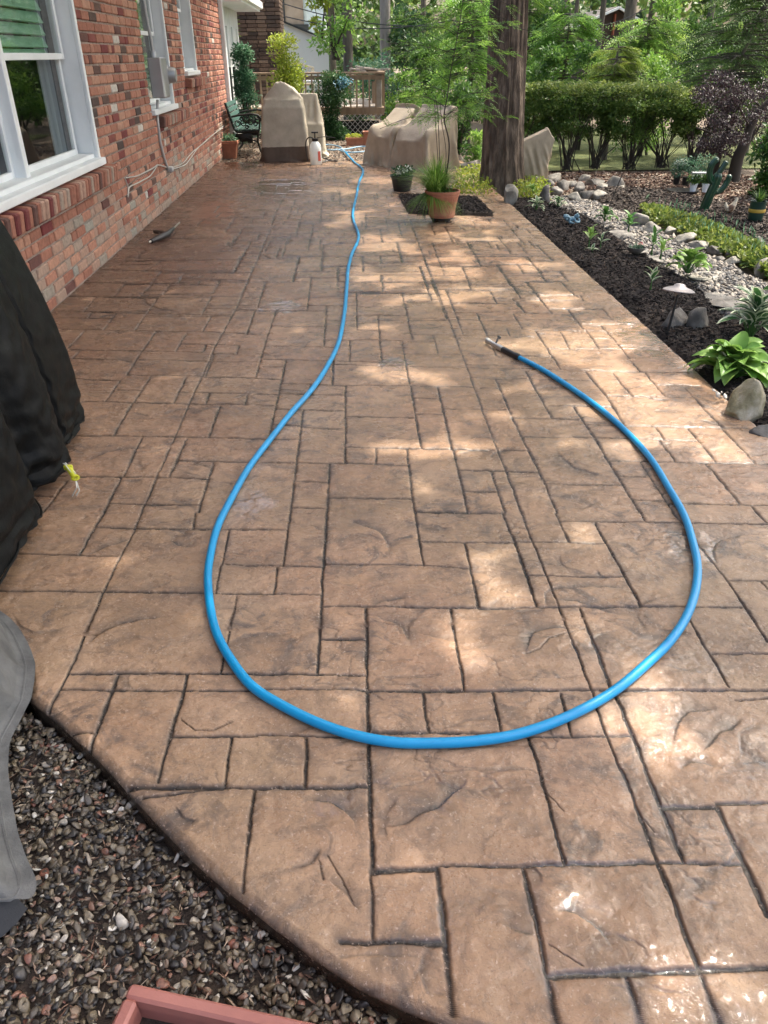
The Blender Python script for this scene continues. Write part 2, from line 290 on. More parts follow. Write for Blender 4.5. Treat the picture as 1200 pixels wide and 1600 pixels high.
'K': """1.3 150,145 215,310 300,560 395,800|1.5 85,180 110,270|2 80,310 115,440|1.5 285,180 320,270|2 380,215 435,320|1.2 300,315 380,520|2 520,310 610,460|2 220,460 300,680|2 110,630 155,800|2.5 385,605 465,800|1.2 490,465 550,610|2 665,620 705,695|2 705,450 855,660|1.5 835,450 875,510
2 890,395 1015,555|1.5 950,325 1055,430|2 885,560 1050,760|1.2 1095,495 1150,555|1.8 1105,560 1190,640|1.8 830,680 885,755|1.5 745,170 860,310|1.5 575,750 595,800|1.5 805,760 835,800|1.5 1145,730 1195,800|1.5 710,275 735,305|1.5 695,320 725,365|1.5 780,365 795,385|1.5 650,165 670,195
1.5 885,230 930,270|1.5 555,180 575,205|1.5 430,690 700,695|1.2 700,662 960,668|1.2 130,685 350,685|1.2 0,715 130,717|1.2 0,770 150,770|1.2 100,450 450,455|1.2 450,460 700,465|1.2 960,670 1140,675|1.2 1000,490 1190,492|1.2 0,285 200,283|1.2 0,625 250,630|1.2 880,755 1050,762|1.2 200,285 520,300|1.2 520,305 740,305""",
}
SEG = []
for k, txt in JOINTS.items():
    x0, y0, sc = TILES[k]
    for it in txt.replace('\n', '|').split('|'):
        q = it.split()
        if len(q) < 3: continue
        P = [tuple(map(float, a.split(','))) for a in q[1:]]
        P = [G(x0+a/sc, y0+b/sc)[:2] for a, b in P]
        for a, b in zip(P[:-1], P[1:]):
            L = np.linalg.norm(b-a); n = max(1, int(L/0.6))
            for i in range(n): SEG.append((a+(b-a)*i/n, a+(b-a)*(i+1)/n, float(q[0])))
_vert = [(a, b) for a, b, w in SEG if abs(a[0]-b[0]) < abs(a[1]-b[1])*.6]
for (a, b) in list(_vert):
    for p in (a, b):
        if p[1] < 4.6: continue
        for sgn in (-1, 1):
            best = None
            for (c, d) in _vert:
                lo, hi = (c, d) if c[1] < d[1] else (d, c)
                if lo[1]-.03 <= p[1] <= hi[1]+.03:
                    x = lo[0]+(hi[0]-lo[0])*(p[1]-lo[1])/(hi[1]-lo[1]+1e-9); dx = (x-p[0])*sgn
                    if .06 < dx < (best or 1.0): best = dx
            if best and best < .75: SEG.append((np.array(p), np.array([p[0]+sgn*best, p[1]-.02*sgn*best]), 1.4))
_r = np.random.default_rng(4)
for i in range(170):
    x, y = _r.uniform(-1.9, 1.7), _r.uniform(6.4, 12.8); L = _r.choice([.15, .3, .45]); SEG.append((np.array([x, y]), np.array([x, y+L]), 1.5)); SEG.append((np.array([x, y]), np.array([x+_r.choice([-1, 1])*_r.choice([.15, .3, .45]), y]), 1.4))
# off-frame joints to the right and behind the camera
def _off(p):
    v = np.array([p[0], p[1], 0.])-CC; z = v@CF; return z < .05 or not (-10 < 600+F_PX*(v@CR)/z < 1210 and 800-F_PX*(v@CU)/z < 1608)
_g = .15; ys_ = [round(-2.4+_g*k, 3) for k in range(38)]; y = -2.4
while y < 3.0:
    h = _r.choice([.3, .45, .45, .6]); x = .2
    while x < 1.75:
        w_ = _r.choice([.3, .45, .6]); sp_ = _r.random() < .45
        for a, b in (((x, y), (x+w_, y)), ((x, y), (x, y+h)), ((x, y+h/2), (x+w_, y+h/2))):
            if b[1] != a[1] or a[1] == y or sp_:
                n_ = 4
                for k in range(n_):
                    p = np.array(a)+(np.array(b)-a)*k/n_; q = np.array(a)+(np.array(b)-a)*(k+1)/n_
                    if _off(p) and _off(q) and max(p[0], q[0]) < 1.76: SEG.append((p, q, 2.2))
        x += w_
    y += h
_cu = [(-0.98, 1.72), (-0.9, 1.6)] + [tuple(G(x, y)[:2]) for x, y in ((45, 1090), (100, 1135), (150, 1180), (200, 1235), (250, 1288), (300, 1340), (360, 1392), (420, 1440), (490, 1493), (560, 1540), (630, 1573), (700, 1600))] + [(0.32, 0.60), (0.6, 0.50), (1.0, 0.40), (1.75, 0.3)]
_cu = sorted([(y, x) for x, y in _cu]); _cy = np.array([a for a, b in _cu]); _cx = np.array([b for a, b in _cu])
def edgeL(y):
    xl = np.interp(y, _cy, _cx); s = np.clip((y-1.72)/0.9, 0, 1)
    w = HW[0] - HA*(y-HW[1]) - 0.03
    return np.where(y > 1.72, -0.98 + (w+0.98)*s**0.6, xl)
rs = np.random.default_rng(11)
CH = []
def chip(a, b, depth=0.004, sig=0.035, c=0.2, side=1): CH.append((G(*a)[:2], G(*b)[:2], depth, sig, c, side))
chip((590, 1296), (735, 1205), 0.007, 0.04, -0.12, 1); chip((130, 1010), (262, 962), 0.006, 0.03, 0.15, 1); chip((535, 812), (610, 868), 0.006, 0.04, 0.2, 1); chip((868, 700), (965, 745), 0.005, 0.05, 0.2, -1)
chip((1120, 880), (1190, 835), 0.006, 0.04, 0.25, 1); chip((820, 1022), (912, 985), 0.006, 0.04, 0.3, 1); chip((1050, 1165), (1130, 1105), 0.004, 0.05, 0.2, 1); chip((270, 1260), (310, 1285), 0.005, 0.03, 0.1, -1)
chip((470, 1250), (560, 1300), 0.004, 0.06, 0.2, 1); chip((575, 960), (640, 1010), 0.004, 0.05, 0.2, 1); chip((130, 870), (210, 840), 0.005, 0.03, 0.1, 1); chip((510, 1370), (560, 1430), 0.003, 0.02, 0.1, 1)
chip((130, 725), (230, 700), 0.005, 0.04, 0.2, 1); chip((240, 450), (292, 490), 0.006, 0.05, 0.2, -1); chip((160, 560), (210, 580), 0.005, 0.04, 0.2, 1); chip((590, 585), (640, 580), 0.005, 0.05, 0.2, 1)
chip((1000, 1300), (1060, 1340), 0.004, 0.05, 0.2, 1); chip((860, 1420), (960, 1480), 0.004, 0.06, 0.2, 1); chip((640, 1005), (700, 940), 0.003, 0.04, 0.2, 1); chip((1030, 830), (1095, 860), 0.005, 0.05, 0.3, 1)
for i in range(330):
    y = rs.uniform(0.4, 12.5) if i > 110 else rs.uniform(0.5, 4.5); x = rs.uniform(-1.9, 1.72); t = rs.normal(0.0, 0.55) + (math.pi if rs.random() < .5 else 0); L = rs.uniform(0.05, 0.22)
    d = np.array([math.cos(t), math.sin(t)])*L; CH.append((np.array([x, y]), np.array([x, y])+d, rs.uniform(0.0015, 0.0045), rs.uniform(0.012, 0.05), rs.uniform(-.3, .3), 1 if rs.random() < .5 else -1))
WET = [((1150, 1180), .24, .22), ((1080, 1150), .10, .10), ((960, 1450), .26, .17), ((1010, 1500), .16, .08), ((1150, 1300), .16, .10), ((1040, 1565), .2, .1), ((930, 1520), .12, .05), ((800, 1225), .07, .14), ((850, 1010), .08, .1), ((970, 1010), .15, .12), ((1060, 1040), .12, .10), ((395, 790), .09, .10), ((440, 478), .12, .18), ((620, 570), .1, .12),
       ((1010, 535), .12, .45), ((1080, 850), .12, .12), ((560, 1265), .0, .0), ((380, 258), .30, .7), ((440, 292), .4, .8), ((330, 330), .3, .7), ((300, 420), .25, .4), ((1150, 560), .2, .3), ((640, 1230), .1, .06), ((1100, 1400), .12, .1), ((900, 1350), .1, .1), ((1010, 1230), .1, .1), ((700, 1250), .05, .12), ((700, 1430), .05, .1), ((520, 1255), .06, .04)]
def field(X, Y, hmin=0.0):
    wx = X + 0.006*(fbm(X*16, Y*16, 1, 3)-.5) + 0.0025*(n2(X*90, Y*90, 2)-.5); wy = Y + 0.006*(fbm(X*16, Y*16, 4, 3)-.5) + 0.0025*(n2(X*90, Y*90, 5)-.5)
    J = np.zeros_like(X); SH = np.zeros_like(X); D = np.zeros_like(X); Z = np.zeros_like(X); W = np.zeros_like(X)
    wm = 0.45 + 0.75*n2(X*30, Y*30, 9) + .5*n2(X*7, Y*7, 12)
    yr = Y[:, 0]
    def window(a, b, pad):
        r0, r1 = np.searchsorted(yr, [min(a[1], b[1])-pad, max(a[1], b[1])+pad])
        if r1-r0 < 1: return None
        xs = X[(r0+r1)//2]; lo, hi = min(a[0], b[0])-pad-.02, max(a[0], b[0])+pad+.02
        xa, xb = X[r0], X[r1-1]
        c0 = max(0, min(np.searchsorted(xa, lo), np.searchsorted(xb, lo), np.searchsorted(xs, lo))-2); c1 = max(np.searchsorted(xa, hi), np.searchsorted(xb, hi), np.searchsorted(xs, hi))+2
        if c1 <= c0: return None
        return slice(r0, r1), slice(c0, c1)
    for a, b, w in SEG:
        q = window(a, b, 0.04)
        if q is None: continue
        hw = max(0.0016*w+0.0007, hmin*(.75+.14*w))*(1.4 if abs(a[1]-b[1]) < abs(a[0]-b[0])*.6 else 1.0)
        d = b-a; L2 = d@d+1e-9; px = wx[q]-a[0]; py = wy[q]-a[1]; t = np.clip((px*d[0]+py*d[1])/L2, 0, 1)
        ds = np.hypot(px-t*d[0], py-t*d[1]); h = hw*wm[q]*.82
        J[q] = np.maximum(J[q], 1-sst(ds, h*0.45, h*1.25)); SH[q] = np.maximum(SH[q], np.exp(-(ds/(hw*2.6+.004))**2)*min(1, w/2.5))
    for a, b, dep, sg, c, side in CH:
        q = window(a, b, 0.22)
        if q is None: continue
        d = b-a; L = np.linalg.norm(d); u = d/L; v = np.array([-u[1], u[0]])*side; x = X[q]-a[0]; y = Y[q]-a[1]
        uu = (x*u[0]+y*u[1])/L; vv = x*v[0]+y*v[1] - c*L*np.sin(np.clip(uu, 0, 1)*math.pi) + 0.02*(fbm(X[q]*22, Y[q]*22, 7, 3)-.5)
        win = sst(uu, -.05, .25)*(1-sst(uu, .75, 1.05)); e = np.where(vv > 0, np.exp(-vv/sg), np.exp(vv/0.0025))*win
        Z[q] -= dep*e; D[q] = np.maximum(D[q], np.exp(-np.abs(vv)/(sg*.75))*win*(vv > -0.004)*min(1, dep/.004))
    for (p, rx, ry) in WET:
        if rx == 0: continue
        c = G(*p); r = np.hypot((X-c[0])/rx, (Y-c[1])/ry) + 1.5*(fbm(X*18, Y*18, 21, 5)-.5); W = np.maximum(W, 1-sst(r, .55, 1.05))
    rel = fbm(X*3.2, Y*4.5, 31, 3)
    f1 = fbm(X*9+2*n2(X*4, Y*4, 3), Y*13, 33, 4)
    Z += 0.006*(rel-.5) + 0.008*(f1-.5) + 0.0034*(fbm(X*45, Y*60, 35, 3)-.5)
    rid = 1-np.abs(2*fbm(X*5+1.2*n2(X*6, Y*6, 41), Y*13, 43, 5)-1); lg = sst(rid, .95, .99)*sst(fbm(X*4.3, Y*4.3, 45, 3), .56, .66)*.7
    Z -= 0.003*lg; D = np.maximum(D, lg*.8)
    Z = Z*(1-.7*J) - 0.0065*J - 0.0012*SH
    D = np.clip(np.maximum(D, 0.75*SH*sst(n2(X*18, Y*18, 51), .3, .85)), 0, 1)
    return Z, J, D, W
def patio():
    Vs, Fs, At = [], [], [[], [], []]; base = 0
    rows = []; y = 0.28
    bands = [(0.28, 2.25, 0.0032, 0.0036), (2.25, 5.2, 0.0045, 0.005), (5.2, 12.92, 0.009, 0.0095)]
    for bi, (y0, y1, dy, dx) in enumerate(bands):
        yy = np.linspace(y0, y1+(0.001 if bi < 2 else 0), int((y1-y0)/dy)+1); nx = int(3.75/dx); xl = edgeL(yy)
        if bi == 0: u = np.linspace(0, 1, nx)
        else: u = np.linspace(0, 1, nx)
        X = xl[:, None]+(1.752-xl)[:, None]*u[None, :]; Y = np.repeat(yy[:, None], nx, 1)
        Z, J, D, W = field(X, Y, (0, .0047, .0078)[bi])
        # rounded rim along the curved front edge and the right edge
        nrm = np.sqrt(1+np.clip(np.gradient(xl, yy), -3, 3)**2)[:, None]
        dl = (X-xl[:, None])/nrm; dr = 1.752-X
        rim = 0.014*np.clip(1-np.sqrt(np.clip(dl/0.022, 0, 1)), 0, 1)*(Y < 2.3) + 0.006*np.clip(1-dr/0.012, 0, 1)
        Z -= rim; D = np.maximum(D, np.clip(1.15-dl/0.022, 0, 1)*(Y < 2.6)); D = np.maximum(D, .5*np.clip(1-dr/.02, 0, 1))  # rim colour darkened for its edge shadow and wetness
        ny = len(yy); idx = (np.arange(ny)[:, None]*nx+np.arange(nx)[None, :])+base
        Vs.append(np.stack([X, Y, Z], -1).reshape(-1, 3)); Fs.append(np.stack([idx[:-1, :-1], idx[:-1, 1:], idx[1:, 1:], idx[1:, :-1]], -1).reshape(-1, 4))
        for a, b in zip(At, (J, D, W)): a.append(b.ravel())
        base += ny*nx
        # skirts: left and right sides painted dark as edge shade (and the far end)
        sk = .93
        for col in (0, nx-1):
            top = np.stack([X[:, col], Y[:, col], Z[:, col]], -1); bot = top.copy(); bot[:, 2] = -0.16
            Vs += [top, bot]; i = np.arange(ny-1)+base
            Fs.append(np.stack([i, i+1, i+1+ny, i+ny], -1) if col == 0 else np.stack([i+1, i, i+ny, i+1+ny], -1))
            for ai, a in enumerate(At): a.append(np.full(2*ny, sk if ai == 0 else 0.))
            base += 2*ny
        if bi == 2:
            top = np.stack([X[-1], Y[-1], Z[-1]], -1); bot = top.copy(); bot[:, 2] = -0.16; Vs += [top, bot]; i = np.arange(nx-1)+base
            Fs.append(np.stack([i, i+1, i+1+nx, i+nx], -1)[:, ::-1])
            for a in At: a.append(np.zeros(2*nx))
            base += 2*nx
    # the slab goes on behind the camera
    xx = np.linspace(0.2, 1.752, 60); yy = np.linspace(-2.5, 0.281, 90); X, Y = np.meshgrid(xx, yy); X = np.maximum(X, np.interp(Y, [-2.5, -0.3, .28], [0.2, 0.8, 1.70])); Z, J, D, W = field(X, Y)
    idx = np.arange(90*60).reshape(90, 60)+base; Vs.append(np.stack([X, Y, Z], -1).reshape(-1, 3)); Fs.append(np.stack([idx[:-1, :-1], idx[:-1, 1:], idx[1:, 1:], idx[1:, :-1]], -1).reshape(-1, 4))
    for a, b in zip(At, (J, D, W)): a.append(b.ravel())
    m = bpy.data.materials.new('stamped_concrete'); m.use_nodes = True; nt = m.node_tree; N = nt.nodes; L = nt.links; p = N['Principled BSDF']
    tc = N.new('ShaderNodeTexCoord'); co = tc.outputs['Object']
    def noise(sc, det=6, rg=.6, dist=0):
        n = N.new('ShaderNodeTexNoise'); n.inputs['Scale'].default_value = sc; n.inputs['Detail'].default_value = det; n.inputs['Roughness'].default_value = rg; n.inputs['Distortion'].default_value = dist
        L.new(co, n.inputs['Vector']); return n.outputs['Fac']
    def ramp(s, st):
        r = N.new('ShaderNodeValToRGB'); e = r.color_ramp.elements
        while len(e) < len(st): e.new(.5)
        for i, (q, c) in enumerate(st): e[i].position = q; e[i].color = (*c, 1) if len(c) == 3 else c
        L.new(s, r.inputs[0]); return r.outputs[0]
    def mr(s, a, b, c, d):
        n = N.new('ShaderNodeMapRange'); L.new(s, n.inputs[0])
        for i, v in enumerate((a, b, c, d)): n.inputs[i+1].default_value = v
        return n.outputs[0]
    def mth(op, a, b):
        n = N.new('ShaderNodeMath'); n.operation = op; n.use_clamp = False
        for i, v in enumerate((a, b)):
            if isinstance(v, (int, float)): n.inputs[i].default_value = v
            else: L.new(v, n.inputs[i])
        return n.outputs[0]
    def mix(f, a, b, bt='MIX'):
        n = N.new('ShaderNodeMix'); n.data_type = 'RGBA'; n.blend_type = bt
        for i, v in ((0, f), (6, a), (7, b)):
            if isinstance(v, (int, float)): n.inputs[i].default_value = v
            elif isinstance(v, tuple): n.inputs[i].default_value = (*v, 1)
            else: L.new(v, n.inputs[i])
        return n.outputs[2]
    def attr(n_):
        a = N.new('ShaderNodeAttribute'); a.attribute_name = n_; return a.outputs['Fac']
    base_c = ramp(noise(2.2, 8, .62, .6), [(.3, (.215, .136, .080)), (.5, (.335, .221, .132)), (.68, (.44, .300, .190))])
    base_c = mix(mr(noise(0.9, 3), .4, .62, 0, .55), base_c, (.42, .232, .138))
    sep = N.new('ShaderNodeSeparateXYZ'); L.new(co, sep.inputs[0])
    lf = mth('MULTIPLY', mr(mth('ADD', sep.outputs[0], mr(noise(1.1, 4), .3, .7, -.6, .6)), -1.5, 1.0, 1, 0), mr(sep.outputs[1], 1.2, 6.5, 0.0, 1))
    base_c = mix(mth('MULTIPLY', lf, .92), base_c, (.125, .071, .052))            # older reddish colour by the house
    mpn = N.new('ShaderNodeMapping'); mpn.inputs['Scale'].default_value = (1, 1.5, 1); L.new(co, mpn.inputs[0])
    st = N.new('ShaderNodeTexNoise'); st.inputs['Scale'].default_value = 7; st.inputs['Detail'].default_value = 9; st.inputs['Roughness'].default_value = .72; st.inputs['Distortion'].default_value = .9; L.new(mpn.outputs[0], st.inputs['Vector'])
    base_c = mix(mr(st.outputs['Fac'], .51, .63, 0, .55), base_c, (.12, .085, .064))
    base_c = mix(mr(st.outputs['Fac'], .42, .30, 0, .5), base_c, (.47, .34, .235))
    base_c = mix(mr(noise(14, 8, .72, .8), .50, .68, 0, .55), base_c, (.17, .115, .078))
    blot = mth('MULTIPLY', mr(noise(6.0, 9, .74, 1.4), .51, .62, 0, 1), mr(noise(2.3, 3), .42, .56, 0, 1))
    base_c = mix(mth('MULTIPLY', blot, .82), base_c, (.10, .078, .066))
    base_c = mix(mth('MULTIPLY', attr('dark'), mr(noise(24, 5), .3, .65, .45, 1)), base_c, (.062, .052, .046))
    base_c = mix(mth('MULTIPLY', attr('joint_side_shade'), mr(noise(34, 4), .3, .6, .86, 1)), base_c, (.011, .009, .008))
    base_c = mix(mr(noise(210, 4), .56, .70, 0, .5), base_c, (.12, .085, .06))
    base_c = mix(mth('MULTIPLY', mr(noise(120, 4), .60, .70, 0, .55), 1.0), base_c, (.55, .42, .33))
    wet = attr('wet'); base_c = mix(mth('MULTIPLY', wet, .5), base_c, mix(1.0, base_c, (.62, .50, .40), 'MULTIPLY'))
    L.new(base_c, p.inputs['Base Color'])
    rg = mr(noise(5.5, 6, .65), .35, .65, .15, .38)
    n = N.new('ShaderNodeMix'); n.data_type = 'FLOAT'; L.new(wet, n.inputs[0]); L.new(rg, n.inputs[2]); n.inputs[3].default_value = .07; L.new(n.outputs[0], p.inputs['Roughness'])
    p.inputs['Specular IOR Level'].default_value = .5; L.new(mth('MULTIPLY', wet, .95), p.inputs['Coat Weight']); p.inputs['Coat Roughness'].default_value = .045; p.inputs['Coat IOR'].default_value = 1.45
    bc = N.new('ShaderNodeBump'); bc.inputs['Distance'].default_value = 1.0; bc.inputs['Strength'].default_value = .5; L.new(mth('MULTIPLY', noise(26, 5, .6, .6), .004), bc.inputs['Height']); L.new(bc.outputs[0], p.inputs['Coat Normal'])
    hs = mth('ADD', mth('MULTIPLY', noise(34, 9, .68, .5), .0062), mth('MULTIPLY', noise(230, 4), .0007))
    b = N.new('ShaderNodeBump'); b.inputs['Distance'].default_value = 1.0; b.inputs['Strength'].default_value = .85; L.new(hs, b.inputs['Height']); L.new(b.outputs[0], p.inputs['Normal'])
    o = npmesh('patio', np.concatenate(Vs), np.concatenate(Fs), m, smooth=True, attrs={'joint_side_shade': np.concatenate([np.concatenate(At[0]), J.ravel()*0])[:0] if False else np.concatenate(At[0]), 'dark': np.concatenate(At[1]), 'wet': np.concatenate(At[2])})
    setp(o, kind='structure', label='wet tan stamped concrete patio with dark joints')
patio()
# ------------------------------------------------------------------ ground
def inpoly(x, y, P):
    r = np.zeros(x.shape, bool); n = len(P)
    for i in range(n):
        x1, y1 = P[i]; x2, y2 = P[(i+1) % n]
        c = ((y1 > y) != (y2 > y)) & (x < (x2-x1)*(y-y1)/(y2-y1+1e-12)+x1); r ^= c
    return r
def pdist(x, y, P):
    d = np.full(x.shape, 1e9); n = len(P)
    for i in range(n):
        a = np.array(P[i]); b = np.array(P[(i+1) % n]); e = b-a; L = e@e+1e-12
        t = np.clip(((x-a[0])*e[0]+(y-a[1])*e[1])/L, 0, 1); d = np.minimum(d, np.hypot(x-a[0]-t*e[0], y-a[1]-t*e[1]))
    return d
def bedh(x, y, P, h, slope=0.35, rag=0.06, z0=-0.065, bump=0.02, seed=3):
    d = pdist(x, y, P)*np.where(inpoly(x, y, P), 1, -1) + rag*(fbm(x*6, y*6, seed, 3)-.5)*2
    return z0 - 0.02 + np.minimum(h, np.maximum(-0.03, d*slope)) + bump*(fbm(x*9, y*9, seed+4, 3)-.5)*(d > 0)
def patch(name, P, h, mat, res=0.05, kind='structure', **k):
    P = [tuple(p[:2]) for p in P]; xs = [p[0] for p in P]; ys = [p[1] for p in P]
    x = np.arange(min(xs)-.1, max(xs)+.1, res); y = np.arange(min(ys)-.1, max(ys)+.1, res); X, Y = np.meshgrid(x, y)
    Z = bedh(X, Y, P, h, **k); ny, nx = X.shape; idx = np.arange(ny*nx).reshape(ny, nx)
    keep = (pdist(X, Y, P) < res*2.5) | inpoly(X, Y, P); c = keep[:-1, :-1] & keep[1:, 1:] & keep[:-1, 1:] & keep[1:, :-1]
    Fq = np.stack([idx[:-1, :-1][c], idx[:-1, 1:][c], idx[1:, 1:][c], idx[1:, :-1][c]], -1)
    o = npmesh(name, np.stack([X, Y, Z], -1).reshape(-1, 3), Fq, mat, smooth=True); setp(o, kind=kind); return P
def plank(name, x0, x1, y0, y1, z, mat, res, amp=0.03, fr=0.6, kind='structure'):
    X, Y = np.meshgrid(np.arange(x0, x1+res, res), np.arange(y0, y1+res, res)); Z = z+amp*(fbm(X*fr, Y*fr, 8, 4)-.5)
    ny, nx = X.shape; idx = np.arange(ny*nx).reshape(ny, nx)
    o = npmesh(name, np.stack([X, Y, Z], -1).reshape(-1, 3), np.stack([idx[:-1, :-1], idx[:-1, 1:], idx[1:, 1:], idx[1:, :-1]], -1).reshape(-1, 4), mat, smooth=True); setp(o, kind=kind); return o
plank('ground', -60, 80, -30, 120, -0.11, M_earth, 2.0)
plank('lawn', 2.2, 14, 12.3, 19.5, -0.094, M_lawn, 0.25, 0.012)
def gp(*pts): return [tuple(G(x, y)[:2]) for x, y in pts]
GRAVEL = [(-4, -1.5), (-4, 2.3), (-1.2, 2.3), (-0.9, 1.5), (0.3, .6), (1.0, 0.0), (0.6, -1.5)]
BED = [(1.70, 0.5), (1.70, 9.2)] + gp((795, 306), (845, 303), (895, 325), (918, 328), (948, 346), (990, 374), (1037, 402), (1085, 427), (1109, 444), (1133, 472), (1144, 486)) + [(2.9, 4.55), (3.3, 4.0), (3.4, 0.5)]
BED2 = gp((905, 292), (960, 286), (1040, 292), (1120, 306), (1205, 322), (1300, 340), (1300, 430), (1200, 392), (1120, 352), (1040, 330), (960, 312))
CREEK = gp((840, 300), (900, 296), (960, 315), (1010, 335), (1080, 372), (1150, 402), (1300, 480), (1300, 640), (1200, 560), (1133, 472), (1085, 427), (990, 374), (930, 335))
COVER = gp((1000, 318), (1050, 327), (1120, 350), (1200, 385), (1320, 440), (1320, 480), (1200, 420), (1140, 392), (1070, 360), (1020, 338))
LITTER = gp((840, 262), (1140, 262), (1320, 300), (1320, 345), (1200, 322), (1040, 292), (900, 292), (830, 300))
NARROW = gp((400, 252), (300, 252), (330, 200), (600, 200), (720, 240), (720, 300), (610, 305), (598, 268))
SQ = [tuple(G(x, y)[:2]) for x, y in ((621, 306), (637, 334.5), (774, 338), (745, 310))]
patch('gravel_base', GRAVEL, 0.025, M_soil, res=0.06, slope=1.0, rag=0)
patch('mulch_bed', BED, 0.075, M_soil, res=0.05, rag=0.03, slope=0.6)
patch('far_mulch_bed', BED2, 0.08, M_soil, res=0.07)
patch('creek_bed', CREEK, 0.02, M_earth, res=0.08)
patch('leaf_litter_path', LITTER, 0.03, M_earth, res=0.1)
patch('gravel_path', NARROW, 0.06, M_earth, res=0.1, slope=0.6)
o = patch('planting_square', SQ, 0.045, M_soil, res=0.025, slope=3, rag=0.0, z0=0.0, bump=.01)

rg = np.random.default_rng(21)
def sample_poly(P, n, x0=None, x1=None, y0=None, y1=None, edge=0.0):
    xs = [p[0] for p in P]; ys = [p[1] for p in P]; out = []
    x0 = x0 if x0 is not None else min(xs); x1 = x1 if x1 is not None else max(xs); y0 = y0 if y0 is not None else min(ys); y1 = y1 if y1 is not None else max(ys)
    tot = 0
    while tot < n:
        x = rg.uniform(x0, x1, 4*n); y = rg.uniform(y0, y1, 4*n); k = inpoly(x, y, P)
        if edge: k &= pdist(x, y, P) > edge
        out.append(np.stack([x[k], y[k]], -1)); tot += k.sum()
        if k.sum() == 0: break
    return np.concatenate(out)[:n]
def ico(sub):
    bm = bmesh.new(); bmesh.ops.create_icosphere(bm, subdivisions=sub, radius=1.0); V = np.array([v.co[:] for v in bm.verts]); Fc = np.array([[v.index for v in f.verts] for f in bm.faces]); bm.free(); return V, Fc
ICO = {i: ico(i) for i in (1, 2, 3, 4)}
def randrot(n):
    q = rg.normal(size=(n, 4)); q /= np.linalg.norm(q, axis=1)[:, None]; w, x, y, z = q.T
    return np.stack([np.stack([1-2*(y*y+z*z), 2*(x*y-z*w), 2*(x*z+y*w)], -1), np.stack([2*(x*y+z*w), 1-2*(x*x+z*z), 2*(y*z-x*w)], -1), np.stack([2*(x*z-y*w), 2*(y*z+x*w), 1-2*(x*x+y*y)], -1)], 1)
def pebbles(name, XY, Z, s0, s1, sub, mat, tints, flat_=0.62, label=None, kind='stuff', smooth=True, cols=None):
    n = len(XY); B, Fb = ICO[sub]; k = len(B)
    a = rg.uniform(s0, s1, n)*rg.uniform(.7, 1.25, n); sc = np.stack([a*1.1, a*rg.uniform(.55, 1.0, n), a*rg.uniform(flat_*.5, flat_*1.1, n)], -1)/2*1.12
    shapes = []
    for i in range(20):
        W = B*1.0
        for j in range(8):
            d = rg.normal(size=3); d /= np.linalg.norm(d); h = rg.uniform(.38, .8); e = np.maximum(W@d-h, 0); W = W - .93*e[:, None]*d
        shapes.append(W)
    sh = np.array(shapes)[rg.integers(0, 20, n)]
    tilt = rg.normal(0, .35, (n, 2)); yaw = rg.uniform(0, 2*math.pi, n)
    V = sh*sc[:, None, :]; c, s = np.cos(yaw), np.sin(yaw)
    x, y, z = V[..., 0], V[..., 1], V[..., 2]; z = z+x*tilt[:, :1]+y*tilt[:, 1:]
    V = np.stack([x*c[:, None]-y*s[:, None]+XY[:, :1], x*s[:, None]+y*c[:, None]+XY[:, 1:2], z+np.asarray(Z)[:, None]], -1).reshape(-1, 3)
    Fq = (Fb[None]+(np.arange(n)*k)[:, None, None]).reshape(-1, 3)
    o = npmesh(name, V, Fq, mat, tint=np.repeat(tints, len(Fb)), smooth=smooth); return setp(o, label, kind=kind)
# the pebble bed by the camera
P = sample_poly(GRAVEL, 21000, -1.25, 0.35, 0.38, 1.75)
P = P[(P[:, 0] < np.interp(P[:, 1], _cy, _cx)-0.004)]
t = rg.beta(1.5, 1.95, len(P)); t = np.where(rg.random(len(P)) < .05, rg.uniform(.8, .88, len(P)), t); t = np.where(rg.random(len(P)) < .05, rg.uniform(.9, 1.0, len(P)), t)
pebbles('gravel', P, -0.060+rg.uniform(-.010, .016, len(P)), .008, .022, 2, M_pebble, t, label='mixed wet grey, tan and white pebbles beside the curved patio edge')
P = sample_poly(GRAVEL, 5000, -2.6, 0.9, -1.0, 2.2); P = P[(P[:, 0] < np.interp(P[:, 1], _cy, _cx)-0.01) & ((P[:, 0] < -1.2) | (P[:, 1] < 0.4) | (P[:, 1] > 1.7))]
pebbles('gravel', P, -0.062+rg.uniform(-.006, .01, len(P)), .016, .03, 1, M_pebble, rg.random(len(P)), label='looser pebbles further out round the covered furniture')
def flakes(name, XY, Z, L0, L1, w, mat, label=None, kind='stuff', tint=None, up=0.35, th=None, parent=None):
    n = len(XY); R = randrot(n); a = R[:, :, 0].copy(); a[:, 2] *= up; a /= np.linalg.norm(a, axis=1)[:, None]
    b = np.cross(a, R[:, :, 1]); b[:, 2] *= up; b /= np.linalg.norm(b, axis=1)[:, None]; c = np.cross(a, b)
    L = rg.uniform(L0, L1, n)[:, None]/2; W = (rg.uniform(.5, 1.3, n)*w)[:, None]/2; T = W*0.35
    O = np.concatenate([XY, np.asarray(Z)[:, None]], 1)
    V = np.stack([O-a*L-b*W*.4, O-a*L*.3+b*W+c*T, O+a*L+b*W*.3, O+a*L*.2-b*W-c*T*.5, O-a*L*.1+c*T*1.5], 1).reshape(-1, 3)
    i = np.arange(n)[:, None]*5; Fq = np.concatenate([i+np.array([[0, 1, 4]]), i+np.array([[1, 2, 4]]), i+np.array([[2, 3, 4]]), i+np.array([[3, 0, 4]])], 0)
    tt = rg.random(n)**1.3 if tint is None else tint; o = npmesh(name, V, Fq, mat, tint=np.tile(tt, 4), parent=parent)
    return setp(o, label, kind=kind)
def bz(P, poly, h, **k): return bedh(P[:, 0], P[:, 1], poly, h, **k)
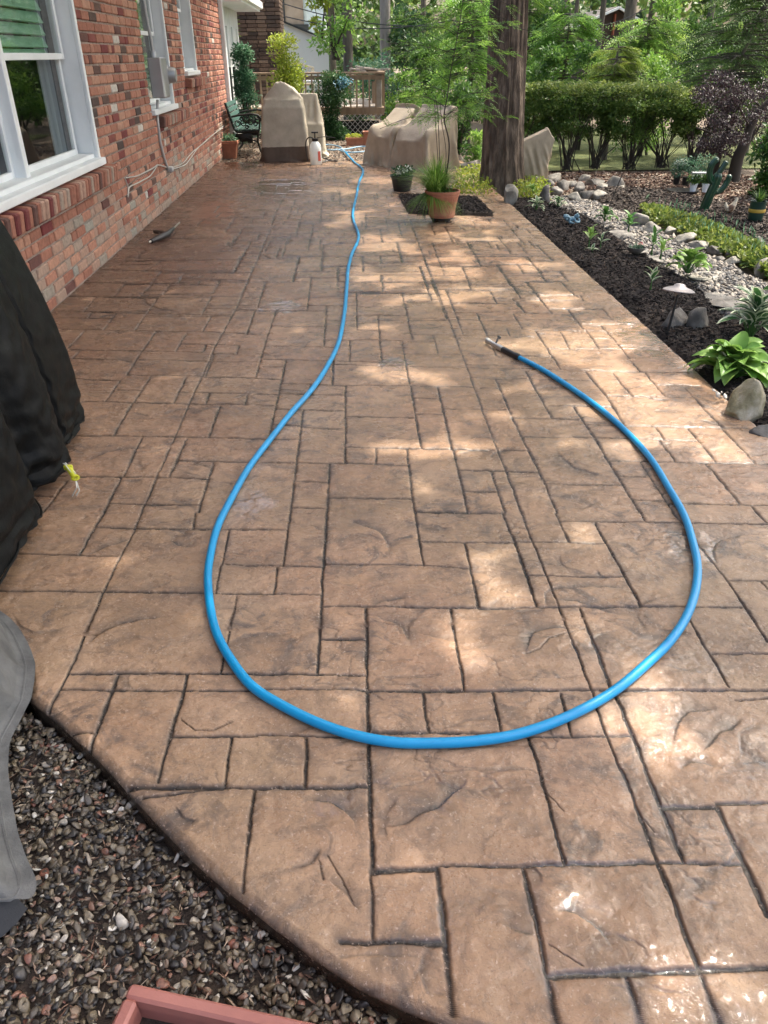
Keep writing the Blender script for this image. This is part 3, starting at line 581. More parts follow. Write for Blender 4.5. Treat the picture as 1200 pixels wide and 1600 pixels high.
P = sample_poly(GRAVEL, 1500, -1.1, 0.3, 0.45, 1.6); P = P[P[:, 0] < np.interp(P[:, 1], _cy, _cx)-0.01]
flakes('plant_debris', P, np.full(len(P), -0.052)+rg.uniform(0, .006, len(P)), .008, .035, .0035, M_litter, 'brown twigs and dead leaf scraps caught between the pebbles')
P = sample_poly(BED, 30000, 1.74, 3.3, 2.4, 9.3); near = P[:, 1] < 6.2; keep = near | (rg.random(len(P)) < .75); P = P[keep]
flakes('bark_mulch', P, bz(P, BED, .075, rag=.03, slope=.6)+rg.uniform(0, .012, len(P)), .018, .05, .012, M_mulch, 'dark shredded bark mulch beside the straight patio edge')
P = sample_poly(BED, 6500, 1.74, 3.4, .5, 2.6); flakes('bark_mulch', P, bz(P, BED, .075, rag=.03, slope=.6)+rg.uniform(0, .012, len(P)), .025, .06, .016, M_mulch, 'dark bark mulch nearest the viewer beside the patio edge')
P = sample_poly(SQ, 4200, edge=.015); flakes('bark_mulch', P, bz(P, SQ, .045, rag=0, slope=3, z0=0.0, bump=.01)+rg.uniform(0, .01, len(P)), .02, .05, .013, M_mulch, 'dark mulch filling the square cut-out by the terracotta pot')
P = sample_poly(BED2, 9000); flakes('bark_mulch', P, bz(P, BED2, .08)+rg.uniform(0, .012, len(P)), .03, .07, .02, M_mulch2, 'brown mulch mound behind the yellow green ground cover')
P = sample_poly(LITTER, 9000); flakes('leaf_litter', P, bz(P, LITTER, .03)+rg.uniform(0, .012, len(P)), .03, .08, .03, M_litter, 'dry leaf litter and wood chips in front of the hedge')
P = sample_poly(NARROW, 9000); flakes('leaf_litter', P, bz(P, NARROW, .06, slope=.6)+rg.uniform(0, .012, len(P)), .02, .06, .02, M_litter, 'pale leaf scraps on the path past the end of the patio')
P = sample_poly(CREEK, 9000); pebbles('creek_gravel', P, bz(P, CREEK, .02)+.006, .02, .055, 1, M_creek, rg.random(len(P)), label='pale sunlit gravel of the dry creek')
P = sample_poly(NARROW, 3500); pebbles('path_gravel', P, bz(P, NARROW, .06, slope=.6)+.004, .02, .045, 1, M_creek, rg.random(len(P))*.8, label='small stones on the path between the covered furniture')

# ------------------------------------------------------------------ brick house
M_brick = pmat('old_brick', [(0.0, (.045, .035, .032)), (.10, (.11, .065, .05)), (.22, (.17, .03, .03)), (.34, (.28, .115, .075)), (.55, (.38, .17, .112)), (.72, (.45, .24, .16)), (.82, (.38, .25, .185)), (.90, (.32, .26, .205)), (.955, (.31, .29, .24)), (1.0, (.60, .56, .50))],
               src='tint', rough=.85, var=.28, vscale=34, bump=.0022, bscale=130)
M_mortar = pmat('mortar', [(.35, (.22, .17, .14)), (.65, (.38, .31, .26))], scale=14, rough=.95, bump=.003, bscale=90)
M_brickd = pmat('brown_brick', [(0, (.05, .035, .028)), (.6, (.12, .075, .052)), (1, (.2, .14, .1))], src='tint', rough=.9, var=.25, vscale=30)
M_white = pmat('white_paint', [(.3, (.72, .76, .76)), (.7, (.84, .87, .87))], scale=3, rough=.42, bump=.0006, bscale=30)
M_whitew = pmat('weathered_white_boards', [(.3, (.55, .58, .58)), (.7, (.75, .78, .78))], scale=5, rough=.6, stretch=(1, 6, .6))
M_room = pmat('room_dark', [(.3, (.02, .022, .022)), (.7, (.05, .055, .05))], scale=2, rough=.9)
def glassmat():
    m = bpy.data.materials.new('window_glass'); m.use_nodes = True; nt = m.node_tree; N = nt.nodes; L = nt.links; N.remove(N['Principled BSDF'])
    g = N.new('ShaderNodeBsdfGlossy'); g.inputs['Roughness'].default_value = .015; t = N.new('ShaderNodeBsdfTransparent'); t.inputs[0].default_value = (.93, .96, .94, 1)
    f = N.new('ShaderNodeFresnel'); f.inputs[0].default_value = 1.55; mx = N.new('ShaderNodeMixShader'); ge = N.new('ShaderNodeNewGeometry'); iv = N.new('ShaderNodeMath'); iv.operation = 'SUBTRACT'; iv.inputs[0].default_value = 1; L.new(ge.outputs['Backfacing'], iv.inputs[1]); ml = N.new('ShaderNodeMath'); ml.operation = 'MULTIPLY'; L.new(f.outputs[0], ml.inputs[0]); L.new(iv.outputs[0], ml.inputs[1]); L.new(ml.outputs[0], mx.inputs[0]); L.new(t.outputs[0], mx.inputs[1]); L.new(g.outputs[0], mx.inputs[2]); L.new(mx.outputs[0], N['Material Output'].inputs[0]); return m
M_glass = glassmat()
house = thing('brick_house', 'long red brick house wall with white windows along the left of the patio', 'house', HW, HA)
LEN0, LEN1 = -6.6, 9.55                                    # along the wall, local y
def wy(px, py): return WL(px, py)[0]
w1r = (wy(103, 0)+wy(150, 238))/2 ; 
W1 = (-1.75, w1r, 0.69, 2.25); W2 = (3.55, 4.82, 0.90, 2.35); W3 = (5.75, 6.72, 1.20, 2.35)
SL1 = (-1.95, w1r+.18, 0.55, 0.665); SL2 = (3.75, 5.3, 0.77, 0.875); SL3 = (5.7, 6.95, 1.07, 1.17)
rb = np.random.default_rng(3)
def bricks():
    m = MB(); CHh = .0705; BL = .213; z = 0.012; row = 0
    while z < 3.05:
        y = LEN0+(row % 2)*BL/2+rb.uniform(-.01, .01)
        while y < LEN1-.05:
            L = BL*(1 if rb.random() < .82 else .5); a, b = y, min(y+L, LEN1); zc = z+CHh/2-.005
            segs = [(a, b)]
            for (u0, u1, v0, v1) in (W1, W2, W3, (SL1[0], SL1[1], SL1[2], SL1[3]+.03), (SL2[0], SL2[1], SL2[2], SL2[3]+.03), (SL3[0], SL3[1], SL3[2], SL3[3]+.03)):
                if v0 < zc < v1:
                    ns = []
                    for (p, q) in segs:
                        if q <= u0 or p >= u1: ns.append((p, q))
                        else:
                            if p < u0: ns.append((p, u0))
                            if q > u1: ns.append((u1, q))
                    segs = ns
            for p, q in segs:
                if q-p < .03: continue
                r = rb.random()
                if zc < .36 + .12*math.sin(p*1.7): t = rb.choice([.80, .84, .88, .92, .955, .42, .6, .14, .72], p=[.18, .16, .12, .08, .05, .13, .13, .05, .10])
                elif r < .035: t = rb.uniform(0, .08)
                elif r < .10: t = rb.uniform(.08, .16)
                elif r < .19: t = rb.uniform(.2, .27)
                elif r < .985: t = rb.uniform(.36, .76)
                else: t = .99
                if p > 6.0 and t > .3 and t < .8: t -= .12
                o_ = rb.uniform(-.0025, .0035)
                m.box((.012+o_, (p+q)/2, zc+rb.uniform(-.0015, .0015)), (.05, q-p-.0125, CHh-.0125), bev=.006, M=Rx(rb.normal(0, .006))@Rz(rb.normal(0, .006)), tint=t)
            y += L
        z += CHh; row += 1
    # white/brick detail at the corner
    return m
bricks().build('brickwork', M_brick, house, local=True)
mm = MB()
def wallplane(m, x0, x1, holes, y0, y1, z0, z1):
    ys = sorted({y0, y1, *[h[0] for h in holes], *[h[1] for h in holes]}); zs = sorted({z0, z1, *[h[2] for h in holes], *[h[3] for h in holes]})
    for a, b in zip(ys[:-1], ys[1:]):
        for c, d in zip(zs[:-1], zs[1:]):
            if any(h[0] <= (a+b)/2 <= h[1] and h[2] <= (c+d)/2 <= h[3] for h in holes): continue
            m.box(((x0+x1)/2, (a+b)/2, (c+d)/2), (x1-x0, b-a, d-c))
wallplane(mm, -.20, .026, [W1, W2, W3], LEN0, LEN1, -.15, 3.05)
mm.build('wall', M_mortar, house, local=True)
# eaves and roof
r = MB(); r.box((.18, 1.5, 3.11), (.8, 16.6, .1)); r.build('soffit', M_white, house, local=True)
r = MB(); r.add([(.62, -6.9, 3.17), (.62, 9.9, 3.17), (-4.5, 9.9, 5.2), (-4.5, -6.9, 5.2), (.62, -6.9, 3.25), (.62, 9.9, 3.25), (-4.5, 9.9, 5.28), (-4.5, -6.9, 5.28)], [(0, 1, 2, 3), (7, 6, 5, 4), (0, 4, 5, 1), (1, 5, 6, 2), (2, 6, 7, 3), (3, 7, 4, 0)])
r.build('roof', flat('shingles', (.06, .055, .05), .9, bump=.01, bscale=20), house, local=True)
r = MB(); r.box((-2.6, -6.6, 1.5), (4.8, .12, 3.2)); r.box((-5.0, 1.5, 2.6), (.1, 16, 5.4)); r.build('back_wall', M_brickd, house, local=True)
M_silver = flat('galvanised', (.42, .43, .44), .45, .6)
M_blind = pmat('green_shutter', [(.3, (.11, .27, .18)), (.7, (.24, .42, .30))], scale=8, rough=.5, stretch=(1, .4, 3))
M_curtain = flat('grey_curtain', (.22, .25, .27), .9)
def window(W, units, name='window', blind=False, rail=None):
    y0, y1, z0, z1 = W; rc = -.105
    f = MB()
    fw = .055
    f.box((rc+.035, y1-.008, (z0+z1)/2), (.16, .03, z1-z0-.004)); f.box((rc+.035, y0+.008, (z0+z1)/2), (.16, .03, z1-z0-.004))
    f.box((.022, y1-.005, (z0+z1)/2), (.03, .045, z1-z0-.01), bev=.004)
    f.box((rc, (y0+y1)/2, z1-.03), (.11, y1-y0-.05, .05))
    w = f.build(name, M_white, house, local=True)
    s = MB(); s.box((-.02, (y0+y1)/2, z0+.012), (.19, y1-y0+.02, .05), bev=.006); s.box((-.06, (y0+y1)/2, z0+.05), (.12, y1-y0-.06, .03), bev=.004); s.build('sill', M_white, w, local=True)
    n = len(units)-1
    for i in range(n):
        a, b = units[i], units[i+1]; a2, b2 = a+.03, b-.03
        if i < n-1: mb = MB(); mb.box((rc+.02, b, (z0+z1)/2), (.09, .065, z1-z0-.07), bev=.004); mb.build('mullion', M_white, w, local=True)
        for (c, d, xo) in ((z0+.065, rail+.02, rc-.02), (rail-.02, z1-.055, rc+.012)):
            s = MB(); t = .038
            s.box((xo, a2+t/2, (c+d)/2), (.03, t, d-c), bev=.003); s.box((xo, b2-t/2, (c+d)/2), (.03, t, d-c), bev=.003)
            s.box((xo+.001, (a2+b2)/2, c+t/2), (.028, b2-a2-2*t, t), bev=.003); s.box((xo+.001, (a2+b2)/2, d-t/2), (.028, b2-a2-2*t, t), bev=.003)
            s.build('sash', M_white, w, local=True)
            g = MB(); g.box((xo-.002, (a2+b2)/2, (c+d)/2), (.004, b2-a2-2*t+.006, d-c-2*t+.006)); g.build('pane', M_glass, w, local=True)
            if blind and xo > rc:
                bl = MB()
                for k in range(int((d-c)/.072)): bl.box((xo-.045, (a2+b2)/2-.06, c+.03+.072*k), (.012, b2-a2-.26, .066), M=Ry(-.45))
                bl.build('shutter', M_blind, w, local=True)
        if blind:
            cu = MB(); ys = np.linspace(b2-.16, b2+.02, 22)
            V = []; 
            for y in ys: V += [(xo-.12+.02*math.sin(y*130), y, z0+.05), (xo-.12+.02*math.sin(y*130), y, z1)]
            cu.add(V, [(2*k, 2*k+2, 2*k+3, 2*k+1) for k in range(21)]); cu.build('curtain', M_curtain, w, local=True, smooth=True)
    return w
win1 = window(W1, [W1[0]+.02, W1[0]+1.0, wy(54, 268), W1[1]-.03], blind=True, rail=WL(60, 88, -.09)[1])
window(W2, [W2[0]+.02, W2[1]-.03], rail=WL(238, 53, -.09)[1])
window(W3, [W3[0]+.02, W3[1]-.03], rail=1.9)
for (a, b, c, d) in (SL1, SL2, SL3):
    s = MB(); y = a
    while y < b-.03:
        s.box((.045+rb.uniform(-.004, .004), y+.035, (c+d)/2-.004), (.13, .060, d-c), bev=.008, M=Ry(.10+rb.normal(0, .015)), tint=rb.choice([.2, .4, .5, .33, .12, .8, .88])); y += .072
    s.build('brick_sill', M_brick, house, local=True)
# dark rooms behind the glass, with a covered armchair standing inside
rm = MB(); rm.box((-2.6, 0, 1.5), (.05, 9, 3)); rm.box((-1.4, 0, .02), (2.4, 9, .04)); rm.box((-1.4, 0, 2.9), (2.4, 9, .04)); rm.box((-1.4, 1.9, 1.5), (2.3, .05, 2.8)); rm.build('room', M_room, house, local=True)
# downspout, gutter and the white board section past the corner
c_ = MB(); c_.box((.06, LEN1+.02, 1.5), (.085, .11, 3.1), bev=.012); c_.box((.07, LEN1+.02, .12), (.09, .2, .09), M=Rx(.5), bev=.01); c_.build('downspout', M_white, house, local=True)
c_ = MB(); yb = LEN1+.1
for k in range(16): c_.box((-.06+rb.uniform(-.004, .004), yb+.1+.2*k, 1.45), (.04, .19, 3.0), bev=.006)
for k in range(4): c_.box((-.02, yb+.35+.8*k, 1.0), (.03, .045, 1.7))
dn = c_.build('board_siding', M_whitew, house, local=True)
for yv in (10.7, 11.4):
    c_ = MB(); c_.box((-.018, yv, .95), (.05, .07, .55)); c_.build('shutter_slot', M_room, dn, local=True)
c_ = MB(); c_.box((.16, yb+1.6, 2.17), (.5, 3.4, .06)); c_.box((.42, yb+1.6, 2.24), (.1, 3.4, .12), bev=.01); c_.box((.1, yb+1.6, 2.3), (.5, 3.4, .04)); c_.build('porch_gutter', M_white, house, local=True)
c_ = MB(); z = 0; row = 0
while z < 4.2:
    for k in range(4):
        c_.box((.0+.2*k+(row % 2)*.03-.03, 13.4+.02, z+.03), (.19, .1, .06), bev=.004, tint=rb.random())
    for k in range(6): c_.box((.72, 13.5+.2*k, z+.03), (.1, .19, .06), bev=.004, tint=rb.random())
    z += .07; row += 1
c_.box((.33, 13.95, 2.1), (.76, 1.0, 4.2), tint=.2); c_.build('chimney', M_brickd, house, local=True)

def HL(y, z, x=0.0): return HW + HN*x + HT*y + np.array([0, 0, z])
# electric meter
ym, _ = WL(243, 120, .06); em = thing('electric_meter', 'grey steel electric meter box with round dial cover on the brick wall', 'electric meter', HL(ym, .95), HA)
zt, zb = WL(233, 90, .1)[1], WL(235, 157, .1)[1]; ya, yb_ = WL(231, 120, .12)[0], WL(252, 120, .12)[0]
b = MB(); b.box((.095, 0, (zt+zb)/2-.95), (.13, .30, zt-zb), bev=.01); b.build('meter_box', M_silver, em, local=True)
b = MB(); b.lathe([(.085, 0), (.085, .03), (.075, .035), (.07, .09), (.06, .105)], c=(.12, .235, (zt+zb)/2-.95+.02), M=Ry(math.pi/2)); b.box((.06, .235, (zt+zb)/2-.95+.02), (.11, .19, .24), bev=.01); b.build('meter_dial', M_silver, em, smooth=True, local=True)
b = MB(); b.tube([(.07, -.02, zt-.97), (.07, -.02, zt-.80), (.06, -.05, zt-.6), (.05, -.10, zt+.1), (.05, -.12, 2.0)], .016, 10); b.lathe([(.03, 0), (.03, .05), (.02, .06)], c=(.07, -.02, zt-.95)); b.build('conduit', M_silver, em, smooth=True, local=True)
q = [WL(x, y, .05) for x, y in ((246, 157), (246, 185), (250, 220), (256, 245), (263, 265))]
b = MB(); b.tube([(.05, a-ym, z-.95) for a, z in q], .014, 10); b.box((.06, q[-1][0]-ym+.04, q[-1][1]-.95), (.07, .09, .05), bev=.006); b.build('drop_conduit', flat('conduit_grey', (.5, .49, .47), .6), em, smooth=True, local=True)
# loose white cables
M_cable = flat('cable', (.52, .50, .45), .6)
def wallcable(pts, label):
    q = [WL(x, y, .045) for x, y in pts]; n = 6*len(q); t = np.linspace(0, len(q)-1, n); Y = np.interp(t, range(len(q)), [a for a, _ in q]); Z = np.interp(t, range(len(q)), [z for _, z in q])
    for _ in range(2): Y[1:-1] = (Y[:-2]+Y[1:-1]*2+Y[2:])/4; Z[1:-1] = (Z[:-2]+Z[1:-1]*2+Z[2:])/4
    b = MB(); b.tube([HL(y, z, .046) for y, z in zip(Y, Z)], .0055, 6); o = b.build('wall_cable', M_cable, smooth=True); setp(o, label, 'cable', 'white cables on the brick wall')
wallcable([(263, 264), (285, 256), (300, 238), (315, 226), (345, 200), (350, 196)], 'white cable running from the conduit end along the wall to the bench')
wallcable([(264, 266), (290, 258), (308, 232), (330, 212), (348, 200)], 'lower sagging white cable from the conduit end towards the bench')
wallcable([(196, 278), (215, 275), (240, 262), (246, 257), (262, 262)], 'short white cable hooked from the brick corner to the conduit end')
wallcable([(246, 258), (235, 275), (215, 286), (201, 292), (200, 310), (200, 292), (195, 278)], 'white cable loop hanging low below the conduit with its end dangling')
# ------------------------------------------------------------------ cloth covers
M_beige = pmat('beige_canvas', [(.3, (.37, .33, .25)), (.7, (.50, .45, .35))], scale=5, rough=.75, bump=.003, bscale=40, var=.12, vscale=7)
M_tan = pmat('tan_canvas', [(.3, (.34, .275, .19)), (.7, (.47, .39, .28))], scale=4, rough=.62, bump=.003, bscale=40, var=.15, vscale=6)
M_hem = pmat('brown_canvas', [(.3, (.075, .052, .036)), (.7, (.12, .085, .06))], scale=6, rough=.75, bump=.0008, bscale=500)
M_black = pmat('black_vinyl', [(.3, (.003, .004, .004)), (.7, (.007, .008, .0085))], scale=5, rough=.5, spec=.13, rvar=.12, vscale=5, bump=.0012, bscale=220, b2=.006, b2scale=11)
M_greyc = pmat('grey_canvas', [(.3, (.09, .093, .09)), (.7, (.16, .163, .158))], scale=9, rough=.8, bump=.0006, bscale=700, b2=.014, b2scale=9, var=.3, vscale=14)
M_greyd = flat('grey_liner', (.05, .052, .056), .8, bump=.002, bscale=60)
M_terra = pmat('terracotta', [(.3, (.33, .13, .075)), (.7, (.48, .21, .125))], scale=7, rough=.8, bump=.001, bscale=120, var=.15, vscale=12)
M_pink = pmat('pink_plastic', [(.3, (.33, .125, .10)), (.7, (.42, .175, .14))], scale=5, rough=.5, bump=.0006, bscale=150, var=.1, vscale=9)
M_iron = flat('black_iron', (.012, .013, .013), .45, .3)
M_greenslat = flat('green_slats', (.04, .10, .085), .5)
M_wood = pmat('deck_wood', [(.3, (.22, .15, .095)), (.7, (.38, .27, .18))], scale=6, rough=.8, stretch=(1, 1, .3), bump=.002, bscale=40)
M_woodg = pmat('grey_wood', [(.3, (.25, .21, .17)), (.7, (.42, .37, .31))], scale=6, rough=.85, bump=.002, bscale=40)
M_lattice = flat('lattice_paint', (.62, .59, .54), .7)
M_blk = flat('black_plastic', (.014, .014, .015), .35)
M_steel = flat('brushed_steel', (.62, .60, .55), .28, .85)
M_jug = pmat('white_jug', [(.3, (.72, .74, .72)), (.7, (.82, .84, .82))], rough=.45, transl=.25)

def rings_mesh(name, R, mat, parent=None, closed=True, caps=True, smooth=True, at=None, local=False):
    R = np.asarray(R, float); k, n, _ = R.shape; V = R.reshape(-1, 3); m = MB()
    jn = n if closed else n-1
    Fq = [(i*n+j, i*n+(j+1) % n, (i+1)*n+(j+1) % n, (i+1)*n+j) for i in range(k-1) for j in range(jn)]
    V = list(map(tuple, V))
    if caps and closed:
        V.append(tuple(R[-1].mean(0))); c = len(V)-1; Fq = Fq + [((k-1)*n+j, (k-1)*n+(j+1) % n, c) for j in range(n)]
    m.add(V, Fq); return m.build(name, mat, parent, smooth=smooth, at=at, local=local)
def cloth(keys, z0, z1, n=120, k=60, fold=0.03, nf=9, seed=0, off=0.0, rot=0.0, dirz=None, crease=0.012, diag=0.0):
    """keys: (z, cx, cy, rx, ry, p) in local coordinates; returns rings between z0 and z1"""
    rr = np.random.default_rng(seed); K = np.array(keys, float); zs = np.linspace(z0, z1, k); th = np.linspace(0, 2*math.pi, n, endpoint=False)
    ph = rr.uniform(0, 6.3, 6); R = []
    zt = K[-1, 0]
    for z in zs:
        q = [np.interp(z, K[:, 0], K[:, i]) for i in range(1, 6)]; cx, cy, rx, ry, p = q
        c, s = np.cos(th), np.sin(th); den = (np.abs(c)**p+np.abs(s)**p)**(1/p); r0 = 1/den
        x, y = c*r0*rx, s*r0*ry; zz = z/zt
        f = (np.sin(nf*th+ph[0]+1.4*zz)*.5+np.sin((nf*1.7//1)*th+ph[1]-1.1*zz)*.3+np.sin(3*th+ph[2]+3*zz)*.3)*fold*(1-zz)**.8
        P = np.stack([x+3+seed, y+3, np.full(n, z*1.3)], -1)
        f = f + crease*(np.abs(2*n3(P*np.array([3.3, 3.3, 5.0]), seed)-1)*2-.9) + crease*.7*(n3(P*9, seed+2)-.5)
        f = f + diag*((1-np.abs(np.sin(1.5*th+ph[3]+3.2*zz))**.5*1.8)+.6*(1-np.abs(np.sin(3.5*th+ph[4]-4.5*zz))**.6*1.6))*np.sin(math.pi*min(1, zz*1.1+.1))
        lr = np.hypot(x, y)+1e-6; g = 1+(f+off)/lr
        px, py = x*g+cx, y*g+cy
        ca, sa = math.cos(rot), math.sin(rot)
        R.append(np.stack([px*ca-py*sa, px*sa+py*ca, np.full(n, z)+crease*.8*(n3(P*4, seed+7)-.5)*(zz > .3)], -1))
    return np.array(R)
def S_(px, py, Y): return PY(px, py, Y)
# covers are sewn oversize, then let fall over what they hide
def drape(R, boxes, steps=70, iters=10, floor=.012, size=1.0):
    """a sewn tube of cloth (k rings of n points) falling over boxes ((centre, size, tilt about x, tilt about y)); position based"""
    P = R.copy(); k, n, _ = P.shape; O = P.copy()
    def L(a, b): return np.linalg.norm(R[a]-R[b], axis=-1)*size
    ar = np.arange; K_ = ar(k)[:, None]; N_ = ar(n)[None, :]; C = []
    def con(i0, i1, j0, j1, w): C.append((i0, j0, i1, j1, np.linalg.norm(R[i0, j0]-R[i1, j1], axis=-1)*size, w))
    for p in (0, 1):
        i = ar(p, k-1, 2)[:, None]; con(i+0*N_, i+1+0*N_, N_+0*i, N_+0*i, 1.0)
        j = ar(p, n, 2)[None, :]; con(K_+0*j, K_+0*j, j+0*K_, (j+1) % n+0*K_, 1.0)
    for s_ in (1, -1):
        for p in (0, 1): i = ar(p, k-1, 2)[:, None]; con(i+0*N_, i+1+0*N_, N_+0*i, (N_+s_) % n+0*i, .35)
    for p in (0, 1, 2, 3):
        i = ar(p, k-2, 4)[:, None]
        if len(i): con(i+0*N_, i+2+0*N_, N_+0*i, N_+0*i, .10)
        j = ar(p, n-2, 4)[None, :]; con(K_+0*j, K_+0*j, j+0*K_, (j+2) % n+0*K_, .10)
    bx = [(np.array(c, float), np.array(d, float)/2+.012, (Rx(r[0])@Ry(r[1])) if isinstance(r, tuple) else Rx(r)) for c, d, r in boxes]
    for st in range(steps):
        v = (P-O)*.955; O = P.copy(); P = P+v; P[..., 2] -= .0009
        for it in range(iters):
            for (i0, j0, i1, j1, l, w) in C:
                a_ = P[i0, j0]; b_ = P[i1, j1]; d = b_-a_; q = np.sqrt((d*d).sum(-1))+1e-9; f = (q-l)/q; f = np.where(f < 0, f*.55, f)*(.5*w); c_ = d*f[..., None]; P[i0, j0] = a_+c_; P[i1, j1] = b_-c_
            if it % 3 == 2 or it == iters-1:
                for c, h, M in bx:
                    q = (P-c)@M; ins = np.all(np.abs(q) < h, axis=-1)
                    if ins.any():
                        x = q[ins]; pen = h-np.abs(x); pen[:, 2] = np.where(x[:, 2] > 0, pen[:, 2]*.55, 9); ax = pen.argmin(-1); rr = ar(len(x)); sg = np.where(x[rr, ax] >= 0, 1, -1); x[rr, ax] = sg*h[ax]; nP = x@M.T+c; P[ins] = nP; O[ins] = O[ins]*.3+nP*.7
                lo = P[..., 2] < floor; P[lo, 2] = floor; O[lo] = O[lo]*.2+P[lo]*.8
    return P
def sewn(name, keys, M, parent, z0, z1, boxes, n=96, k=56, seed=1, slack=0.0, jit=.008, steps=70, size=1.0):
    K = np.array(keys, float); tz = z1
    zz = np.linspace(z0, z1, 400); q = np.stack([np.interp(zz, K[:, 0], K[:, i]) for i in range(6)], -1); q[:, 0] = zz; ds = np.r_[0, np.cumsum(np.hypot(np.diff(zz), np.hypot(np.diff(q[:, 3]), np.diff(q[:, 1]))))]; u = np.linspace(0, ds[-1], k)
    q = np.stack([np.interp(u, ds, q[:, i]) for i in range(6)], -1); th = np.linspace(0, 2*math.pi, n, endpoint=False); R = []; rr = np.random.default_rng(seed)
    for z, cx, cy, rx, ry, p in q:
        c, s_ = np.cos(th), np.sin(th); r0 = 1/(np.abs(c)**p+np.abs(s_)**p)**(1/p); f = 1+slack*np.sin(7*th+seed)*(1-z/tz)+slack*.6*np.sin(4*th+2*seed+z*4)
        R.append(np.stack([c*r0*rx*f+cx+rr.normal(0, jit*.3, n), s_*r0*ry*f+cy+rr.normal(0, jit*.3, n), np.full(n, z)+rr.normal(0, jit*.2, n)], -1))
    P = drape(np.array(R), boxes, steps, size=size)
    o = rings_mesh(name, P, M, parent, local=True); sv = o.modifiers.new('sub', 'SUBSURF'); sv.levels = 1; sv.render_levels = 1
    return o
# tall beige cover with brown hem
c0 = G(446, 254); c0 = c0 + np.array([0, .32, 0]); t = thing('grill_cover', 'tall beige cover with dark brown hem and peaked top standing past the patio end', 'covered grill', (c0[0], c0[1], -.03))
tz = S_(430, 128, 13.1)[2]+.03; dx = S_(436, 128, 13.1)[0]-c0[0]
def bb3(a, b, w_, h_): a = np.array(a); b = np.array(b); L_ = np.linalg.norm(b-a); return ((a+b)/2, (L_, w_, h_), (0.0, -math.atan2(b[2]-a[2], b[0]-a[0])))
BX1 = [((0, 0, tz*.35), (.60, .44, tz*.70), 0), ((0, 0, tz*.74), (.52, .38, tz*.10), 0), bb3((-.24, 0, tz*.76), (dx, 0, tz*.96), .26, .10), bb3((dx, 0, tz*.96), (.13, 0, tz*.88), .24, .10), bb3((.12, 0, tz*.89), (.25, 0, tz*.76), .28, .10), ((0, 0, .25), (.66, .48, .4), 0)]
K1 = [(0, 0, 0, .385, .31, 5), (.2, 0, 0, .375, .30, 5), (tz*.72, 0.0, 0.0, .345, .27, 5), (tz*.80, .0, .0, .32, .25, 4), (tz*.92, dx*.5, .02, .2, .16, 3), (tz*1.0, dx*.8, .04, .10, .08, 2.4), (tz*1.03, dx*.8, .04, .02, .02, 2)]
GCOV = sewn('cover', K1, M_beige, t, .03, tz*1.03, BX1, seed=3, slack=.02, n=104, k=66, size=1.012)
b = MB(); b.box((0, -.29, tz*.76), (.16, .004, .03)); GSTRAP = (b, t)
c0 = S_(487, 242, 13.7); t = thing('furniture_cover', 'shorter pale beige cover half hidden behind the peaked one', 'covered chair', (c0[0], 13.75, -.03)); tz2 = S_(480, 146, 13.7)[2]+.03
BX2 = [((0, 0, .25), (.40, .44, .5), 0), ((-.06, .08, tz2*.5), (.36, .18, tz2*.97), 0)]
sewn('cover', [(0, 0, 0, .25, .3, 3), (.3, 0, 0, .25, .3, 3), (tz2*.8, -.05, 0.02, .24, .25, 3), (tz2*.97, -.07, .04, .22, .2, 3), (tz2, -.07, .05, .12, .1, 3), (tz2*1.01, -.07, .05, .02, .02, 3)], M_beige, t, .03, tz2*1.01, BX2, n=72, k=44, seed=8, slack=.05)
def chaircover(pc, Y, w, d, zt, name, label, seed, face):
    c = S_(*pc, Y); t = thing(name, label, 'covered chair', (c[0], Y, -.03), face, 'covered patio chairs right of the hose')
    bx = [((0, -.02, .21), (w-.12, d-.14, .38), 0), ((-w/2+.07, -.05, .50), (.06, d-.20, .10), 0), ((w/2-.07, -.05, .50), (.06, d-.20, .10), 0), ((0, d/2-.15, zt*.55), (w-.14, .13, zt*.90), -.16), ((0, .0, .60), (w-.22, d*.62, .08), .62)]
    Kc = [(0, 0, 0, w/2+.02, d/2+.02, 5), (.25, 0, 0.0, w/2+.03, d/2+.03, 5), (.48, 0, .01, w/2+.02, d/2+.02, 4), (.60, 0, .07, w/2+.01, d/2-.02, 4), (zt*.80, 0, d*.26, w/2-.01, d/2-.17, 3.4), (zt*.95, 0, d*.36, w/2-.03, .16, 3), (zt*1.0, 0, d*.38, w/2-.06, .10, 3), (zt*1.02, 0, d*.38, w/4, .03, 3)]
    sewn('cover', Kc, M_tan, t, .02, zt*1.02, bx, n=112, k=66, seed=seed, slack=.11, size=1.05)
chaircover((620, 255), 12.5, .66, .70, S_(640, 154, 12.75)[2]+.03, 'chair_cover', 'left of two adjoining tan chair covers, slumped beside the hose', 14, -.95)
chaircover((664, 262), 11.95, .72, .72, S_(690, 165, 12.2)[2]+.03, 'chair_cover', 'right of two adjoining tan chair covers, behind the terracotta pot', 23, -.85)
